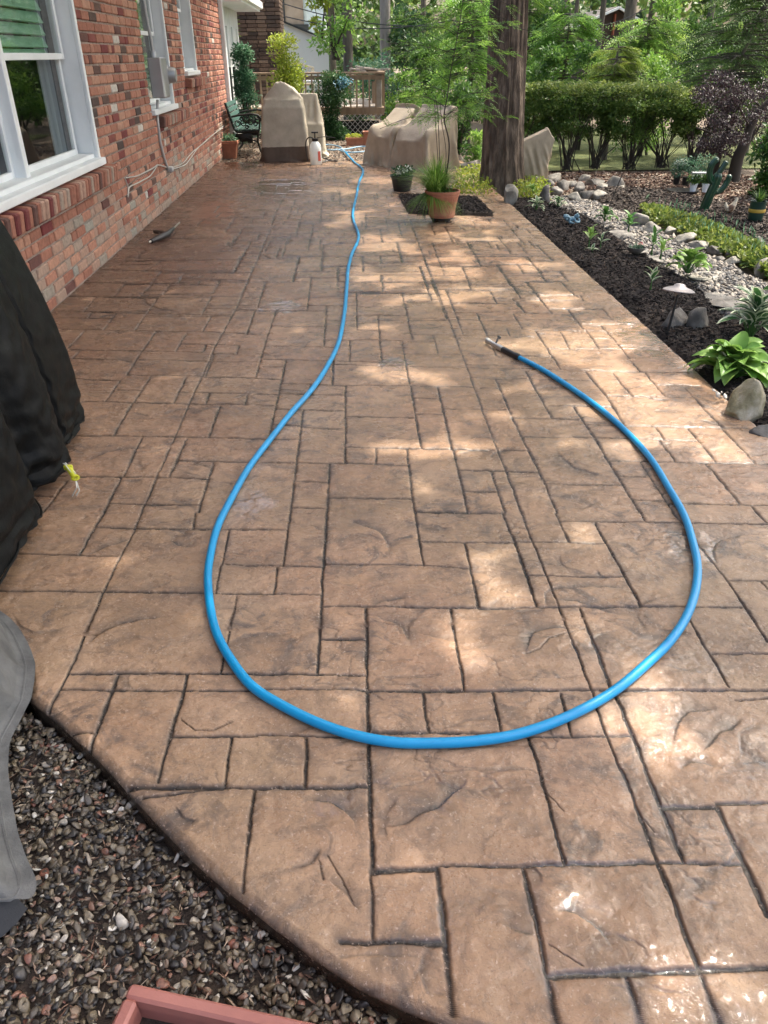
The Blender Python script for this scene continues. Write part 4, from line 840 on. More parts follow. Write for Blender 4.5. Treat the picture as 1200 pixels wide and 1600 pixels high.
# leaning lounge under its cover, right of the big trunk
c0 = S_(832, 300, 10.55); t = LC = thing('lounge_cover', 'tan cover draped to a leaning peak just right of the big trunk', 'covered lounge chair', (c0[0], 10.6, -.05)); pkx = S_(865, 196, 10.6)[0]-c0[0]; pkz = S_(865, 196, 10.6)[2]+.05; lfx = S_(796, 250, 10.6)[0]-c0[0]; lfz = .42
BX3 = [bb3((.02, 0, .05), (pkx-.02, 0, pkz-.03), .17, .10), bb3((lfx+.03, 0, lfz-.02), (pkx-.03, 0, pkz-.08), .15, .10), bb3((lfx+.04, 0, lfz), (.03, 0, .12), .18, .08)]
sewn('cover', [(.02, .05, 0, .06, .12, 2.5), (.2, .0, 0, .13, .15, 2.5), (lfz, (lfx+pkx)*.42, 0, (pkx-lfx)*.56, .17, 2.6), (lfz+.08, (lfx+pkx)*.5, 0, (pkx-lfx)*.54, .15, 2.6), (pkz*.8, pkx*.72, 0, (pkx-lfx)*.30, .11, 2.4), (pkz*.97, pkx*.98, 0, .10, .07, 2.2), (pkz+.03, pkx, 0, .03, .03, 2)], M_tan, t, .02, pkz+.03, BX3, n=80, k=54, seed=5, slack=.05, steps=60)
# the hem of the tall cover is a brown band of its own
t = WH = GCOV.parent; bm = bmesh.new(); bm.from_mesh(GCOV.data); zr_ = np.array([v.co.z for v in GCOV.data.vertices])[:104*66].reshape(66, 104).mean(1); NH = 104*int(np.sum(zr_ < .215)); low = [f for f in bm.faces if f.index < NH]
bmh = bm.copy(); bmh.faces.ensure_lookup_table(); hi = [f for f in bmh.faces if f.index >= NH]; bmesh.ops.delete(bm, geom=low, context='FACES'); bm.to_mesh(GCOV.data); bm.free(); bmesh.ops.delete(bmh, geom=hi, context='FACES')
mh = bpy.data.meshes.new('hem'); bmh.to_mesh(mh); bmh.free(); mh.materials.clear(); mh.materials.append(M_hem); oh = link('hem', mh, t); sv = oh.modifiers.new('sub', 'SUBSURF'); sv.levels = 1; sv.render_levels = 1
# pale dish below the covers
b = MB(); c0 = G(646, 252); b.lathe([(.12, .10), (.13, .115), (.02, .10)], c=c0); o = b.build('dish', M_woodg, smooth=True, at=c0); setp(o, 'pale flat dish half under the covered chairs', 'dish')
# black grill cover at the left edge
def strip_cover(name, label, cat, bot, top, zb, zt_, mat, loc, k=40, n=220, bulge=.03, seed=1, amp=.008, boxes=None, fl=.04):
    """bot/top: plan polylines (closed loops)"""
    def resamp(P, n):
        P = np.array(list(P)+[P[0]], float); s = np.r_[0, np.cumsum(np.hypot(*np.diff(P, axis=0).T))]; u = np.linspace(0, s[-1], n, endpoint=False); Q = np.stack([np.interp(u, s, P[:, 0]), np.interp(u, s, P[:, 1])], -1)
        for _ in range(3): Q = (np.roll(Q, 1, 0)+2*Q+np.roll(Q, -1, 0))/4
        return Q
    B, T = bot, top; R = []
    s = [0]; 
    Bq = resamp_pair(B, T, n)
    for i in range(k):
        u = i/(k-1); w = u**(2.1 if 'black' in name else .75); P = Bq[0]*(1-w)+Bq[1]*w; c = P.mean(0)
        if u > .9: P = c+(P-c)*(1-.25*((u-.9)/.1)**2)
        zz = zb+(zt_-zb)*(u if u < .9 else .9+.1*math.sin((u-.9)/.1*math.pi/2))
        Q = np.concatenate([P, np.full((n, 1), zz)], 1); d = (Q[:, :2]-c); d /= np.linalg.norm(d, axis=1)[:, None]+1e-6
        f = amp*(n3(Q*np.array([9, 9, 3.0]), seed)-.5)*2+amp*.6*(n3(Q*22, seed+3)-.5); Q[:, :2] += d*f[:, None]
        R.append(Q)
    if boxes: R = drape(np.array(R), boxes, 9, 8, floor=fl, size=1.025)
    t = thing(name, label, cat, loc); o = rings_mesh('cover', R, mat, t)
    if boxes: sv = o.modifiers.new('sub', 'SUBSURF'); sv.levels = 1; sv.render_levels = 1
    hb = MB(); Q = np.array(R)[1]; hb.tube(np.concatenate([Q, Q[:1]])[::2], .0045, 6, cap=False); hb.build('hem', mat, t, smooth=True)
    return t
def resamp_pair(B, T, n):
    B = np.array(list(B)+[B[0]], float); T = np.array(list(T)+[T[0]], float); m = len(B)-1; u = np.linspace(0, m, n, endpoint=False); idx = np.arange(m+1)
    o = []
    for P in (B, T):
        Q = np.stack([np.interp(u, idx, P[:, 0]), np.interp(u, idx, P[:, 1])], -1)
        for _ in range(2): Q = (np.roll(Q, 1, 0)+2*Q+np.roll(Q, -1, 0))/4
        o.append(Q)
    return o
bp = [G(x, y, .07)[:2] for x, y in ((133, 640), (118, 668), (106, 686), (96, 690), (104, 712), (100, 727), (76, 746), (48, 757), (40, 765), (60, 800), (40, 830), (0, 888), (-60, 975))]
tp = [(-1.43, 3.20), (-1.41, 3.04), (-1.39, 2.93), (-1.38, 2.88), (-1.37, 2.8), (-1.36, 2.73), (-1.35, 2.63), (-1.34, 2.53), (-1.34, 2.47), (-1.33, 2.36), (-1.33, 2.22), (-1.33, 2.05), (-1.34, 1.85)]
bp += [(-1.9, 1.75), (-1.93, 2.5), (-1.93, 3.32), (-1.6, 3.36)]; tp += [(-1.8, 1.85), (-1.86, 2.5), (-1.86, 3.26), (-1.62, 3.28)]
gc = strip_cover('black_grill_cover', 'glossy black vinyl grill cover with deep vertical folds at the left edge', 'covered grill', bp, tp, .05, 1.07, M_black, (-1.5, 2.6, 0), amp=.012, n=150, k=44, boxes=[((-1.66, 2.55, .46), (.56, 1.22, .98), 0)], fl=.045)
b = MB(); p0 = G(104, 728, .10); p1 = G(118, 748, .07); p2 = G(120, 762, .05)
tg = thing('cover_tie', 'yellow cord lock with white drawstring hanging from the hem of the black cover', 'cord lock', p0)
b.tube([p0+(-.01, 0, .01), p0+(0, -.01, .012), p1+(-.004, 0, .015)], .0022, 6); b.tube([p0+(-.004, .006, .01), p1+(.004, .004, .018)], .0022, 6); b.tube([p1, p2, G(113, 775, .01)], .0022, 6); b.tube([p1, G(124, 766, .03), G(119, 774, .01)], .0022, 6); b.build('drawstring', flat('cord_white', (.75, .74, .66), .7), tg, smooth=True)
b = MB(); M_yel = flat('yellow_plastic', (.62, .62, .03), .4)
dv = (p1-p0)/np.linalg.norm(p1-p0)
b.tube([p0+dv*.015+(0, 0, .006), p1+(0, 0, .004)], [.011, .012], 10); b.tube([p1+(.013*math.cos(a), .010*math.sin(a), .004+.004*math.sin(a)) for a in np.linspace(0, 6.3, 14)], .004, 6, cap=False); b.box(p0+dv*.016+(0, 0, .006), (.032, .012, .02), bev=.003); b.build('cord_lock', M_yel, tg, smooth=True)
# grey cover in the lower left corner
sil = [(-120, 905), (-50, 930), (0, 952), (20, 975), (38, 1005), (45, 1030), (43, 1060), (38, 1085), (20, 1118), (4, 1150), (1, 1195), (6, 1240), (15, 1290), (28, 1330), (43, 1362), (52, 1388), (47, 1402), (30, 1400), (0, 1384), (-60, 1370)]
bp = [G(x, y, .05)[:2] for x, y in sil]; tp = [(-.93-.20*max(0, (i-12))/7, p[1]+.06) for i, p in enumerate(bp)]; tp = [(-1.05-.015*math.cos(i*1.3), 1.60-.042*i) for i in range(len(bp))]
bp += [(-1.35, .85), (-1.45, 1.2), (-1.4, 1.7)]; tp += [(-1.4, .85), (-1.45, 1.2), (-1.42, 1.6)]
gg = strip_cover('grey_furniture_cover', 'grey canvas cover with a scalloped hem hanging over the pebbles in the lower left corner', 'furniture cover', bp, tp, .045, .75, M_greyc, (-1.2, 1.1, -.05), amp=.006, n=120, k=40, boxes=[((-1.32, 1.2, .35), (.34, .7, .72), 0)], fl=.03)
bp2 = [G(x, y, -.02)[:2] for x, y in ((-60, 1330), (0, 1370), (20, 1392), (38, 1408), (20, 1432), (0, 1450), (-80, 1500))]; R = []
for z in np.linspace(-.045, .12, 8):
    P = np.array(bp2+[(-1.3, .75), (-1.3, 1.1)]); P = P+(P.mean(0)-P)*.25*(z+.045)/.165; R.append(np.concatenate([P, np.full((len(P), 1), z)], 1))
rings_mesh('liner', R, M_greyd, gg)

# ------------------------------------------------------------------ pink window-box planter
a = G(204, 1534, .09); bb = G(505, 1600, .09); cc = G(175, 1602, .09); u = (bb-a)[:2]; u /= np.linalg.norm(u); ang = math.atan2(u[1], u[0]); ly, lx = .22, .62
pt = thing('window_box', 'empty pink plastic window box planter on the pebbles at the bottom edge', 'planter', (a[0], a[1], -.06), ang)
b = MB(); H_ = .15
def frame4(m, x0, x1, y0, y1, t, z0, z1, bev=.004):
    m.box(((x0+x1)/2, y1-t/2, (z0+z1)/2), (x1-x0, t, z1-z0), bev=bev); m.box(((x0+x1)/2, y0+t/2, (z0+z1)/2), (x1-x0, t, z1-z0), bev=bev)
    m.box((x0+t/2, (y0+y1)/2, (z0+z1)/2), (t, y1-y0-2*t+.001, z1-z0), bev=bev); m.box((x1-t/2, (y0+y1)/2, (z0+z1)/2), (t, y1-y0-2*t+.001, z1-z0), bev=bev)
frame4(b, .0, lx, -ly, 0, .024, H_-.03, H_, .005); b.build('rim', M_pink, pt, local=True)
b = MB(); frame4(b, .012, lx-.012, -ly+.012, -.012, .006, 0, H_-.028, .002); b.box((lx/2, -ly/2, .004), (lx-.03, ly-.03, .008)); b.build('box', M_pink, pt, local=True)
X, Y = np.meshgrid(np.linspace(.018, lx-.018, 60), np.linspace(-ly+.018, -.018, 24)); Z = .075+.02*fbm(X*25, Y*25, 3, 3); i = np.arange(60*24).reshape(24, 60)
npmesh('soil', np.stack([X, Y, Z], -1).reshape(-1, 3), np.stack([i[:-1, :-1], i[:-1, 1:], i[1:, 1:], i[1:, :-1]], -1).reshape(-1, 4), M_soil, pt, smooth=True, local=True)
P = rg.uniform((.03, -ly+.03), (lx-.03, -.03), (260, 2)); fo = flakes('debris', P, np.full(260, .095), .01, .04, .006, M_litter, kind='stuff'); fo.parent = pt

# ------------------------------------------------------------------ hose
M_hose = pmat('blue_hose', [(.3, (.0, .25, .52)), (.7, (.0, .30, .60))], scale=3, rough=.38, coat=.1)
M_hose2 = flat('far_hose', (.25, .42, .55), .5)
def smooth_path(P, it=3, dens=8):
    P = np.array(P, float); n = len(P); t = np.linspace(0, n-1, n*dens)
    i = np.clip(t.astype(int), 0, n-2); f = (t-i)[:, None]
    p0 = P[np.clip(i-1, 0, n-1)]; p1 = P[i]; p2 = P[i+1]; p3 = P[np.clip(i+2, 0, n-1)]
    return .5*((2*p1)+(-p0+p2)*f+(2*p0-5*p1+4*p2-p3)*f*f+(-p0+3*p1-3*p2+p3)*f**3)
hp = [(812, 559), (845, 576), (880, 597), (930, 632), (975, 670), (1015, 714), (1047, 762), (1069, 805), (1083, 845), (1089, 885), (1085, 925), (1070, 965), (1045, 1003), (1010, 1038), (965, 1075), (915, 1105), (860, 1131), (800, 1149), (740, 1158), (680, 1161), (620, 1160), (560, 1150), (500, 1131), (440, 1102), (395, 1071), (360, 1030), (339, 990), (329, 950), (325, 900), (330, 860), (343, 820), (362, 775), (390, 730), (425, 685), (455, 645), (485, 610), (510, 575), (528, 535), (537, 490), (542, 450), (545, 420), (551, 395), (558, 378), (560, 365), (553, 345), (552, 330), (556, 310), (561, 285), (567, 266), (553, 253), (545, 244), (538, 236)]
hw = np.array([G(x, y, .0135) for x, y in hp]); hw[2:-2, 0] += np.random.default_rng(8).normal(0, .0022, len(hw)-4); hs_ = thing('garden_hose', 'long bright blue garden hose looping across the patio', 'garden hose', hw[25])
b = MB(); b.tube(smooth_path(hw, dens=9), .0128, 14); b.build('hose', M_hose, hs_, smooth=True)
e0 = G(812, 559, .0135); e1 = G(786, 546, .016); e2 = G(761, 532, .022)
b = MB(); b.tube([e0, e1], [.0155, .0165], 14); b.tube([e0+(e1-e0)*.1, e0+(e1-e0)*.25], .018, 12); b.build('grip', M_blk, hs_, smooth=True)
b = MB(); d = e2-e1; b.tube([e1, e1+d*.3, e1+d*.35, e1+d*.9, e1+d*.93, e2], [.016, .017, .0145, .0135, .017, .017], 14); b.build('nozzle', M_steel, hs_, smooth=True)
b = MB(); q = e1+d*.45; b.tube([q+(0, 0, .012), q+(.012, .014, .032), q+(.022, .028, .036)], [.005, .006, .005], 8); b.box(q+(.022, .03, .036), (.018, .03, .016), bev=.005); b.build('valve_lever', M_blk, hs_, smooth=True)
hp2 = [(538, 236), (530, 229), (512, 226), (500, 229), (512, 234), (540, 233), (565, 229), (592, 232), (575, 236), (545, 238), (525, 233)]
b = MB(); b.tube(smooth_path([G(x, y, .02) for x, y in hp2], dens=7), .011, 8); o = b.build('coiled_hose', M_hose2, smooth=True); setp(o, 'pale blue hose end lying in loose coils on the path by the terracotta boxes', 'hose coil')
# spray gun
M_gun = flat('gun_black', (.012, .012, .014), .35); pa = G(281, 347, .05); pb = G(262, 366, .045); pc = G(236, 377, .03); pd = G(247, 361, .03)
sg = thing('spray_gun', 'black pressure washer spray gun lying on the patio near the brick wall', 'spray gun', G(258, 372))
b = MB(); b.tube([pb+(pa-pb)*.15, pb+(pa-pb)*.97], [.009, .007], 10); b.build('barrel', M_steel, sg, smooth=True)
b = MB(); b.tube([pb+(pa-pb)*.45, pb, pb+(pc-pb)*.5, pc], [.015, .027, .027, .019], 12); b.build('body', M_gun, sg, smooth=True)
b = MB(); b.tube([pb+(0, 0, -.005), (pb+pd)/2, pd+(-.03, 0, -.005)], [.021, .018, .018], 10); b.tube([pb+(pc-pb)*.35+(-.01, .04, .0), (pb+pd)/2+(-.03, -.02, 0)], .005, 8); b.build('handle', M_gun, sg, smooth=True)
b = MB(); b.tube([pc, pc+(pc-pb)*.14], .010, 10); b.build('connector', M_steel, sg, smooth=True)

# ------------------------------------------------------------------ pot on caddy with feathery sapling
pb_ = G(692, 349); pb_[1] += .12; PZ = S_(694, 297, pb_[1])[2]; PS = PZ/.385
POT = thing('potted_tree', 'ornate terracotta pot on a black wheeled caddy holding a thin feathery sapling', 'potted tree', (pb_[0], pb_[1], 0))
b = MB(); R0 = .165/PS; R1 = .122/PS; hh = .33; zb = .055
b.lathe([(R1-.01, 0), (R1, .005), (R1+.004, .03), (R1+.012, .035), (R1+.006, .05), (R1+.015, .12), (R0-.012, .255), (R0-.006, .262), (R0-.002, .275), (R0-.01, .285), (R0+.002, .292), (R0+.008, .315), (R0+.006, hh), (R0-.012, hh), (R0-.02, hh-.03), (R0-.025, .26)], c=(0, 0, zb), n=56, cap=False)
def onpot(a, z): r = R1+.015+(R0-.012-R1-.015)*(z-.12)/.135 if z > .12 else R1+.008; return (r*math.cos(a), r*math.sin(a), zb+z)
for cen in (-1.15, -2.9, .4):
    for s in (-1, 1):
        b.tube([onpot(cen+s*(.05+.25*math.sin(u)), .07+.16*u/3.1) for u in np.linspace(0, 3.1, 12)], .007, 6)
        b.tube([onpot(cen+s*(.17+.11*math.cos(u)), .225+.03*math.sin(u)) for u in np.linspace(0, 5, 12)], .005, 6)
        b.tube([onpot(cen+s*(.2+.12*math.cos(u)), .07+.02*math.sin(u)) for u in np.linspace(1, 6, 12)], .005, 6)
    for u in np.linspace(0, 5.2, 6): b.lathe([(.001, -.008), (.009, -.003), (.009, .003), (.001, .008)], c=onpot(cen+.11*math.cos(u), .15+.035*math.sin(u)), n=7)
b.build('pot', M_terra, POT, smooth=True, local=True)
b = MB(); b.lathe([(.001, .0), (R0-.02, .0)], c=(0, 0, zb+hh-.03), n=32, cap=False); b.build('soil', M_soil, POT, local=True)
b = MB(); b.lathe([(.10, 0), (.15, 0), (.155, .012), (.15, .02), (.02, .02)], c=(0, 0, .033), n=36)
for k in range(4): a = .6+k*math.pi/2; b.lathe([(.022, -.012), (.024, 0), (.022, .012)], c=(.135*math.cos(a), .135*math.sin(a), .023), n=12, M=Rz(a)@Ry(math.pi/2)); b.box((.135*math.cos(a), .135*math.sin(a), .034), (.03, .03, .02))
b.build('caddy', M_blk, POT, smooth=True, local=True)
POT.scale = (PS, PS, PS)
# black pot with flowers
c0 = G(628, 298); BP = thing('flower_pot', 'black plastic pot of small pink and white flowers left of the terracotta pot', 'flower pot', c0)
b = MB(); b.lathe([(.10, 0), (.13, .15), (.14, .155), (.14, .175), (.125, .175), (.12, .15), (.001, .15)], n=28); b.build('pot', M_blk, BP, smooth=True, local=True)

# ------------------------------------------------------------------ bench
be = thing('garden_bench', 'black cast iron garden bench with green slatted back against the brick wall', 'bench', (-1.66, 13.85, -.04), HA)
def bench_end(y):
    m = MB()
    m.tube([(-.27, y, .80), (-.22, y, .62), (-.16, y, .42), (-.12, y, .38), (.24, y, .40)], .016, 8)
    m.tube([(-.19, y, .60), (-.08, y, .62), (.12, y, .64), (.24, y, .62), (.28, y, .57), (.25, y, .53)], .016, 8)
    m.tube([(-.18, y, .38), (-.14, y, .22), (-.20, y, .08), (-.27, y, 0)], .017, 8); m.tube([(.22, y, .40), (.20, y, .24), (.24, y, .10), (.30, y, 0)], .017, 8)
    m.tube([(-.16, y, .22), (.02, y, .30), (.20, y, .24)], .012, 8)
    m.tube([(.24, y, .40), (.25, y, .48), (.25, y, .56)], .013, 8)
    for cx, cz, r_ in ((-.10, .50, .05), (.0, .51, .055), (.11, .52, .05), (.19, .50, .04), (.05, .45, .03), (-.03, .57, .03)):
        m.tube([(cx+r_*math.cos(u)*(1-u/16), y, cz+r_*math.sin(u)*(1-u/16)) for u in np.linspace(0, 8.2, 22)], .009, 6)
    m.box((-.02, y, .30), (.26, .012, .12), bev=.003)
    return m
for y in (.02, 1.18): bench_end(y).build('end_frame', M_iron, be, local=True, smooth=True)
m = MB()
for k in range(5): m.box((-.245+.022*k, .6, .77-.075*k), (.018, 1.2, .062), M=Ry(-.28), bev=.004)
m.build('backrest', M_greenslat, be, local=True)
m = MB()
for k in range(6): m.box((-.12+.068*k, .6, .415), (.056, 1.2, .018), bev=.004)
m.build('seat', M_greenslat, be, local=True)
# square pot near bench
c0 = G(357, 246); TP = thing('square_planter', 'square terracotta planter of pale bedding plants at the near end of the bench', 'planter', (c0[0]+.0, c0[1]+.12, -.03))
b = MB(); b.add([(-.11, -.11, 0), (.11, -.11, 0), (.11, .11, 0), (-.11, .11, 0), (-.15, -.15, .24), (.15, -.15, .24), (.15, .15, .24), (-.15, .15, .24)], [(3, 2, 1, 0), (0, 1, 5, 4), (1, 2, 6, 5), (2, 3, 7, 6), (3, 0, 4, 7)]); frame4(b, -.165, .165, -.165, .165, .02, .22, .27); b.box((0, 0, .21), (.28, .28, .01)); b.build('pot', M_terra, TP, local=True)
# sprayer jug
c0 = G(494, 257); JG = thing('sprayer_jug', 'white plastic pump sprayer jug beside the peaked beige cover', 'sprayer', c0)
b = MB(); b.lathe([(.075, 0), (.085, .01), (.085, .22), (.075, .27), (.045, .31), (.035, .32)], n=28); b.build('tank', M_jug, JG, smooth=True, local=True)
b = MB(); b.lathe([(.045, .315), (.048, .35), (.02, .355)], n=20); b.tube([(0, 0, .35), (0, 0, .43)], .010, 8); b.tube([(-.05, 0, .43), (.05, 0, .43)], .012, 8); b.build('pump', M_blk, JG, smooth=True, local=True)
b = MB(); b.tube(smooth_path([(.0, 0, .335), (-.07, -.02, .37), (-.13, -.02, .32), (-.14, -.02, .2), (-.12, -.03, .05)]), .008, 8); b.tube(smooth_path([(.03, 0, .36), (.15, .02, .37), (.30, .05, .35)]), .006, 6); b.build('spray_hose', M_blk, JG, smooth=True, local=True)
b = MB(); b.box((.055, -.068, .12), (.045, .004, .13), rot=.6); b.build('red_marking', flat('red_print', (.6, .12, .08), .5), JG, local=True)
b = MB(); b.tube([G(500, 255, .02), G(512, 251, .02), G(527, 252, .02)], .010, 8); b.tube([G(505, 247, .02), G(515, 250, .03)], .008, 8); o = b.build('spray_wand', M_blk, smooth=True); setp(o, 'black spray wand lying on the ground right of the white jug', 'spray wand')
# terracotta boxes
def tbox(name, label, p, w, d, h):
    c = G(*p); t = thing(name, label, 'planter', (c[0], c[1]+d/2, -.03)); b = MB(); frame4(b, -w/2, w/2, -d/2, d/2, .012, 0, h); frame4(b, -w/2-.012, w/2+.012, -d/2-.012, d/2+.012, .02, h-.03, h+.004); b.build('pot', M_terra, t, local=True); b = MB(); b.box((0, 0, h-.04), (w-.03, d-.03, .01)); b.build('soil', M_soil, t, local=True); return t
TB1 = tbox('planter_box', 'low terracotta box of cream flowers in front of the white lattice', (557, 226), .36, .16, .14)
TB2 = tbox('terracotta_pot', 'taller empty terracotta pot beside the covered chairs under the lattice', (576, 226), .18, .18, .24)
for k in range(3):
    b = MB(); b.box((0, -.092, .05+.06*k), (.17, .006, .018)); b.build('band', M_terra, TB2, local=True)

# ------------------------------------------------------------------ deck
dk = thing('wooden_deck', 'raised wooden deck with baluster railing and white lattice skirt', 'deck', (-.6, 17.4, -.05)); D0, DX0, DX1 = 17.35, -2.1, S_(597, 160, 17.35)[0]
zr = S_(540, 114, D0)[2]; zf = S_(560, 166, D0)[2]; zl = S_(560, 178, D0)[2]
b = MB(); 
for k in range(24): b.box(((DX0+DX1)/2, D0+.07+.145*k, zf-.02), (DX1-DX0, .138, .03))
b.build('decking', M_woodg, dk)
b = MB(); b.box(((DX0+DX1)/2, D0-.02, (zf+zl)/2-.02), (DX1-DX0, .04, zf-zl), bev=.004); b.box((DX1+.02, D0+1.7, (zf+zl)/2-.02), (.04, 3.5, zf-zl)); b.build('fascia', M_wood, dk)
b = MB(); b.box(((DX0+DX1)/2, D0-.03, zr), (DX1-DX0+.1, .12, .035), bev=.005); b.box(((DX0+DX1)/2, D0-.03, zr-.08), (DX1-DX0, .035, .07)); b.box((DX1, D0+1.7, zr), (.12, 3.5, .035)); b.box((DX1, D0+1.7, zr-.08), (.035, 3.5, .07)); b.build('handrail', M_wood, dk)
x = DX0+.05
while x < DX1-.02:
    b = MB(); b.box((x, D0-.055, (zr+zl)/2-.01), (.032, .032, zr-zl-.02)); b.build('baluster', M_wood, dk); x += .125
for yy in np.arange(D0+.3, D0+3.3, .3):
    b = MB(); b.box((DX1+.05, yy, (zr+zl)/2), (.032, .032, zr-zl-.04)); b.build('baluster', M_wood, dk)
for (xx, yy) in ((DX1-.07, D0+.05), (DX1-.9, D0+3.2), (-.9, D0+.05)):
    b = MB(); b.box((xx, yy, (zr+zl)/2-.05), (.13, .13, zr-zl+.1), bev=.008); b.build('post', M_woodg, dk)
b = MB(); za = -.06
for s in (-1, 1):
    x = DX0-1
    while x < DX1+1:
        a_ = np.array([x, D0-.03-.006*s, za]); b_ = np.array([x+s*(zl-za), D0-.03-.006*s, zl])
        lo, hi = DX0, DX1
        if min(a_[0], b_[0]) < hi and max(a_[0], b_[0]) > lo:
            def cl(p, q):
                t0, t1 = 0, 1; dxx = q[0]-p[0]
                for L_, sg in ((lo, 1), (hi, -1)):
                    t = (L_-p[0])/dxx
                    if sg*dxx > 0: t0 = max(t0, t)
                    else: t1 = min(t1, t)
                return (p+(q-p)*t0, p+(q-p)*t1) if t1 > t0+.05 else None
            r_ = cl(a_, b_)
            if r_: b.bar(r_[0], r_[1], .034, .008)
        x += .105
b.build('lattice', M_lattice, dk)
b = MB(); b.box(((DX0+DX1)/2, D0+.5, .08), (DX1-DX0-.1, .02, .3)); b.build('under_deck_shade', M_room, dk)  # dark upright sheet standing for the shade under the deck
# things on the deck
M_pvc = flat('white_resin', (.72, .74, .76), .4)
c0 = S_(485, 145, 18.3); t = thing('patio_table', 'white table behind the deck railing', 'table', (c0[0], 18.3, zf)); b = MB(); b.box((0, 0, .42), (.55, .5, .04), bev=.01); b.build('tabletop', M_pvc, t, local=True)
for sx in (-1, 1):
    for sy in (-1, 1): b = MB(); b.box((sx*.22, sy*.2, .2), (.05, .05, .4)); b.build('leg', M_pvc, t, local=True)
M_cream = flat('cream_frame', (.62, .56, .42), .5)
c0 = S_(476, 112, 18.9); t = thing('deck_chair', 'cream framed slat back chair seen above the deck railing', 'chair', (c0[0], 18.9, zf))
za_, zb_ = S_(476, 118, 18.9)[2]-zf, S_(476, 98, 18.9)[2]-zf
b = MB(); b.bar((-.17, 0, za_-.3), (-.16, .05, zb_), .04); b.bar((.15, 0, za_-.3), (.19, .05, zb_-.1), .04); b.bar((-.17, .05, zb_), (.2, .05, zb_-.1), .05, .04)
for k in range(4): b.bar((-.12+.07*k, 0, za_-.05), (-.05+.07*k, .05, zb_-.04-.02*k), .02)
b.build('back_frame', M_cream, t, local=True); b = MB(); b.box((0, -.2, .35), (.4, .42, .04)); b.build('seat', M_cream, t, local=True)
for sx in (-1, 1):
    for sy in (-.38, -.02): b = MB(); b.box((sx*.17, sy, .17), (.04, .04, .34)); b.build('leg', M_cream, t, local=True)
def logs(label, x0, x1, Y, y0, z, n, seed):
    r2 = np.random.default_rng(seed); b = MB()
    for k in range(n):
        a = S_(r2.uniform(x0, x1-15), y0-r2.uniform(0, 8), Y); L = r2.uniform(.25, .5); g = r2.uniform(-.5, .5); b.box((a[0]+L/2, Y+r2.uniform(-.1, .3), a[2]), (L, .12, .03), M=Rz(g)@Ry(r2.uniform(-.15, .15)), bev=.004)
    o = b.build('plank_pile', M_woodg); setp(o, label, 'plank pile')
logs('pale weathered boards stacked on a shelf behind the right end of the railing', 540, 590, 18.4, 113, 0, 10, 4)
b = MB(); b.box((S_(565, 118, 18.5)[0], 18.55, S_(565, 118, 18.5)[2]), (.7, .4, .03)); b.box((S_(565, 140, 18.5)[0]-.25, 18.55, zf+.2), (.06, .3, .4)); b.box((S_(565, 140, 18.5)[0]+.25, 18.55, zf+.2), (.06, .3, .4)); o = b.build('potting_bench', M_wood); setp(o, 'low wooden bench on the deck carrying weathered boards', 'bench')

# ------------------------------------------------------------------ neighbouring houses
M_pale = pmat('pale_stucco', [(.3, (.66, .65, .58)), (.7, (.78, .77, .70))], scale=.8, rough=.8)
M_sid = pmat('pale_blue_siding', [(.3, (.50, .58, .58)), (.7, (.60, .68, .68))], scale=2, rough=.6)
nb = thing('neighbour_house', 'pale blue clapboard house with low white annex beyond the deck', 'house', (-2, 27, -.1))
def pxy(px, py, Y): p = S_(px, py, Y); return (p[0], p[2])
Yn = 26.0; a, b2_, c_, d_ = pxy(425, 26, Yn), pxy(513, 66, Yn), (pxy(513, 66, Yn)[0], -.1), (pxy(425, 26, Yn)[0], -.1)
m = MB(); V = [(p[0], Yn, p[1]) for p in (a, b2_, c_, d_)]+[(p[0]-.2, Yn+4, p[1]) for p in (a, b2_, c_, d_)]; m.add(V, [(0, 1, 2, 3), (7, 6, 5, 4), (0, 4, 5, 1), (1, 5, 6, 2), (3, 7, 4, 0)]); m.build('annex_wall', M_pale, nb)
m = MB(); m.bar((a[0]-.1, Yn-.06, a[1]+.03), (b2_[0]+.05, Yn-.06, b2_[1]+.03), .1, .05); m.build('annex_eave', M_room, nb)
m = MB(); zt = 7.5; xa, xb = pxy(418, 10, 29)[0], pxy(506, 10, 29)[0]; z = 1.2
while z < zt: m.box(((xa+xb)/2, 29.0+.02, z+.07), (xb-xa, .05, .145), M=Rx(.1)); z += .14
m.box(((xa+xb)/2, 30.6, zt/2), (xb-xa, 3, zt)); m.build('siding', M_sid, nb)
w = MB(); p, q = pxy(446, 40, 28.9), pxy(472, -20, 28.9); w.box(((p[0]+q[0])/2, 28.93, (p[1]+q[1])/2), (q[0]-p[0], .08, q[1]-p[1])); wo = w.build('window', pmat('brown_blind', [(.3, (.22, .17, .12)), (.7, (.34, .27, .2))], rough=.7), nb)
w = MB(); frame4(w, p[0]-.08, p[0], 28.85, 28.95, .02, p[1], q[1]); w.box((p[0]-.05, 28.87, (p[1]+q[1])/2), (.12, .06, q[1]-p[1])); w.box(((p[0]+q[0])/2+.15, 28.86, p[1]-.05), (q[0]-p[0], .1, .16)); w.build('frame', M_room, wo)
dh = thing('dark_house', 'dark brown gabled house with white trim far back among the trees', 'house', (12, 36, -.1)); Yd = 36.0
pk = pxy(962, 14, Yd); pl = pxy(880, 50, Yd); pr = pxy(1012, 45, Yd); m = MB()
V = []; 
for yo in (0, 6): V += [(pl[0], Yd+yo, -.1), (pr[0], Yd+yo, -.1), (pr[0], Yd+yo, pr[1]), (pk[0], Yd+yo, pk[1]), (pl[0], Yd+yo, pl[1])]
m.add(V, [(0, 1, 2, 3, 4), (9, 8, 7, 6, 5), (0, 5, 6, 1), (1, 6, 7, 2), (4, 9, 5, 0)]); m.build('wall', flat('brown_boards', (.07, .055, .048), .85), dh)
